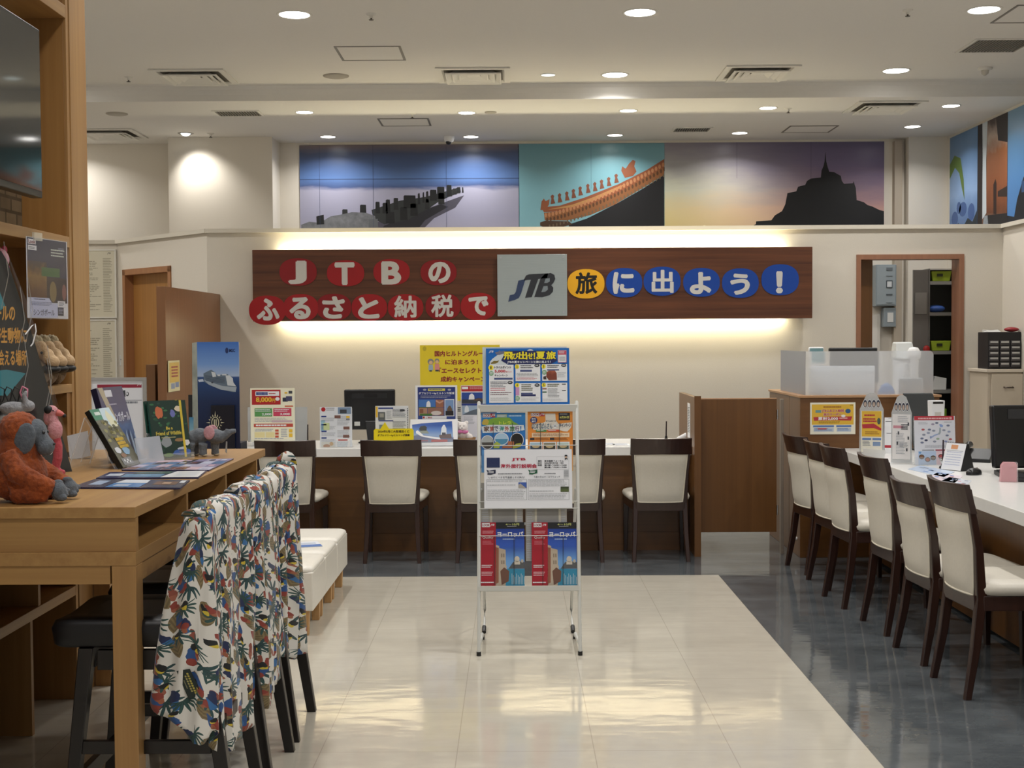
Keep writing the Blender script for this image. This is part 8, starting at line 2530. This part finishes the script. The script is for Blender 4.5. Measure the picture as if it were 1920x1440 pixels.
def floor_stands():
    # framed information sign on a floor stand behind the table
    t_box = (172.5, 713, 268, 850)
    a, w, h = span(t_box, 7.35)
    t = thing('information_sign', 'white information sign with red band on a stand beyond the bar table', 'sign', (a.x, 7.35, 0))
    s = Sheet(t_box, w, h, mat('#dcdfe6', 0.4), 0.004, (130, 690, 7.2))
    s.rect(390, 220, 975, 265, mat('#8f1f38', 0.4), 1); s.text('JTB', 915, 205, 962, 240, SNOW, 2, 0.03, 0.3); s.rect(395, 432, 975, 440, INK2, 1); s.oval(785, 350, 20, 30, INK, 1); s.oval(782, 346, 12, 20, mat('#dcdfe6', 0.4), 2)
    s.lines(420, 300, 760, 400, 1, INK, 1, 0.9, 3, 0.0); s.lines(420, 450, 920, 480, 1, INK2, 1, 0.9, 3, 0.0)
    s.build('print', t, (0, 0, a.z))
    m = MB(); fw = 0.016
    for q in ((-fw, -fw, w + fw, 0), (-fw, h, w + fw, h + fw), (-fw, 0, 0, h), (w, 0, w + fw, h)):
        m.box(q[0], -0.008, a.z + q[1], q[2], 0.016, a.z + q[3], mat('#a9a7a4', 0.35, 0.5))
    m.build('frame', t)
    m = MB(); m.cyl((w / 2, 0.012, 0.012), (w / 2, 0.012, a.z + 0.2), 0.012, CHROME); m.build('pole', t)
    m = MB(); m.lathe([(0.15, 0), (0.15, 0.008), (0.02, 0.012)], (w / 2, 0.012, 0), mat('#8d8d8b', 0.35, 0.6), 28); m.build('base', t)

    # cruise brochure stand
    box = (373, 641, 447.5, 1000)
    Y = 8.10
    a, w, h = span((373, 641, 447.5, 900), Y)
    top = a.z + h
    t = thing('cruise_stand', 'tall blue card stand with cruise ship picture left of the back counter', 'brochure stand', (a.x, Y, 0))
    Zm = (350, 630, 6.26)
    s = Sheet((373, 641, 447.5, 641 + 74.5 * top / w), w, top, grad('cruise_print', [(0.0, '#0a1228'), (0.40, '#0c1a3a'), (0.62, '#16294f'), (0.745, '#22406f'), (0.78, '#2a4b82'), (0.782, '#a3b4cf'), (0.86, '#6f95cf'), (1.0, '#3d6cba')], 0.55, top, 2, 0.3), 0.01, Zm)
    SH = mat('#9aa5b0', 0.4); SH2 = mat('#5f6f80', 0.4); SH3 = mat('#c6ccd2', 0.4)
    s.poly([(150, 490), (205, 480), (215, 510), (160, 515)], mat('#b9c4d4', 0.4), 1)
    s.poly([(212, 420), (260, 395), (300, 378), (345, 410), (360, 440), (440, 430), (480, 428), (535, 470), (545, 520), (582, 570), (570, 625), (540, 630), (400, 600), (270, 545), (215, 510)], SH2, 2)
    s.poly([(215, 490), (300, 520), (420, 560), (580, 575), (570, 628), (400, 600), (270, 545)], SH, 3)
    s.poly([(460, 445), (500, 440), (540, 475), (545, 520), (575, 565), (480, 555)], SH3, 3.5); s.poly([(300, 400), (345, 410), (355, 455), (315, 460)], SH3, 3.5); s.rect(370, 432, 400, 450, SH3, 3.5); s.rect(420, 428, 470, 442, SH3, 3.5)
    for q in range(5): s.poly([(225 + q * 4, 440 + q * 14), (450, 470 + q * 14), (450, 476 + q * 14), (225 + q * 4, 446 + q * 14)], mat('#3f4c5e', 0.4), 3.2)
    s.oval(310, 522, 12, 8, INK, 4)
    s.oval(477, 165, 18, 32, mat('#1f2f5f', 0.4), 2); s.text('MSC', 503, 145, 570, 183, mat('#1f2f5f', 0.4), 2, 0.03)
    s.build('front_panel', t)
    m = MB(); m.hexa([(-0.055, 0.06, 0.5), (0.0, 0.011, 0.5), (0.0, 0.014, 0.5), (-0.055, 0.063, 0.5)], [(-0.045, 0.06, top - 0.005), (0.0, 0.011, top), (0.0, 0.014, top), (-0.045, 0.063, top - 0.005)], speckle('photo_flap', '#5c6a66', '#b9bcb2', 9, 0.4, 1.0, 0)); m.build('side_flap', t)
    m = MB(); m.box(-0.002, 0.011, 0, w + 0.002, 0.20, 0.9, mat('#10182e', 0.4)); m.build('box', t)
    # pocket with a brochure that carries the sun emblem
    m = MB()
    P = lambda x, y: ((350 + x / 6.26 - 373) / 74.5 * w, top - (630 + y / 6.26 - 641) / 74.5 * w)
    u0, v1 = P(280, 775); u1, v0 = P(560, 1500)
    m.box(u0 + 0.01, -0.02, 0.80, u1, -0.006, v1, mat('#0b0f1e', 0.3)); m.build('brochure', t)
    m = MB()
    cx_, cz_ = P(345, 968)
    GD = mat('#b9b49a', 0.4)
    e = w / 74.5 / 6.26
    for q in range(16):
        an = 2 * math.pi * q / 16
        L = (132 if q % 4 == 0 else 100) * e
        da = 0.12
        m.add([(cx_ + 62 * e * math.cos(an - da), -0.021, cz_ + 72 * e * math.sin(an - da)), (cx_ + L * 0.8 * math.cos(an), -0.021, cz_ + L * math.sin(an)), (cx_ + 62 * e * math.cos(an + da), -0.021, cz_ + 72 * e * math.sin(an + da))], [(0, 1, 2)], GD)
    ringo = [(cx_ + 44 * e * math.cos(q * math.pi / 12), -0.0215, cz_ + 66 * e * math.sin(q * math.pi / 12)) for q in range(24)]
    ringi = [(cx_ + 34 * e * math.cos(q * math.pi / 12), -0.0215, cz_ + 56 * e * math.sin(q * math.pi / 12)) for q in range(24)]
    m.ring([ringo, ringi], GD, False, False, False)
    m.add([(cx_ + x * e, -0.0215, cz_ + z * e) for x, z in ((-16, -36), (-4, -36), (-4, 36), (-16, 36))], [(0, 1, 2, 3)], GD); m.add([(cx_ + x * e, -0.0215, cz_ + z * e) for x, z in ((4, -36), (16, -36), (16, 36), (4, 36))], [(0, 1, 2, 3)], GD)
    m.build('emblem', t)
    m = MB(); m.box(-0.075, 0.065, 0.88, -0.005, 0.08, 1.20, BLACKM); m.build('side_pocket', t)
    m = MB(); m.box(-0.068, 0.05, 0.90, -0.012, 0.064, 1.06, grad('sea_leaflet', [(0, '#9fb8a8'), (0.5, '#7fa9bb'), (1, '#3f7fa8')], 0.9, 1.06, 2, 0.4, 0.4, 30)); m.build('leaflet', t)
    # note stuck to the tall partition
    px0, px1 = 315.5, 337
    p = atX(px0, 700, -2.505); q = atX(px1, 700, -2.505)
    zt = atX(326, 676, -2.505).z; zb = atX(326, 734, -2.505).z
    w2 = q.y - p.y; h2 = zt - zb
    s = Sheet((1262, 940, 1350, 1182), w2, h2, mat('#dbd3a8', 0.4), 0.002)
    s.rect(1270, 955, 1345, 1110, mat('#d4b45c', 0.4), 1); s.lines(1285, 985, 1335, 1080, 4, mat('#a8454a', 0.4), 2, 0.5, 2, 0.1); s.rect(1282, 1118, 1310, 1160, mat('#8d9ab5', 0.4), 1); s.rect(1314, 1112, 1342, 1152, mat('#7d8cb0', 0.4), 1)
    tag(s.build('notice', None, (-2.505, p.y, zb), math.pi / 2), 'small yellow and white notice on the tall brown partition', 'notice')


floor_stands()
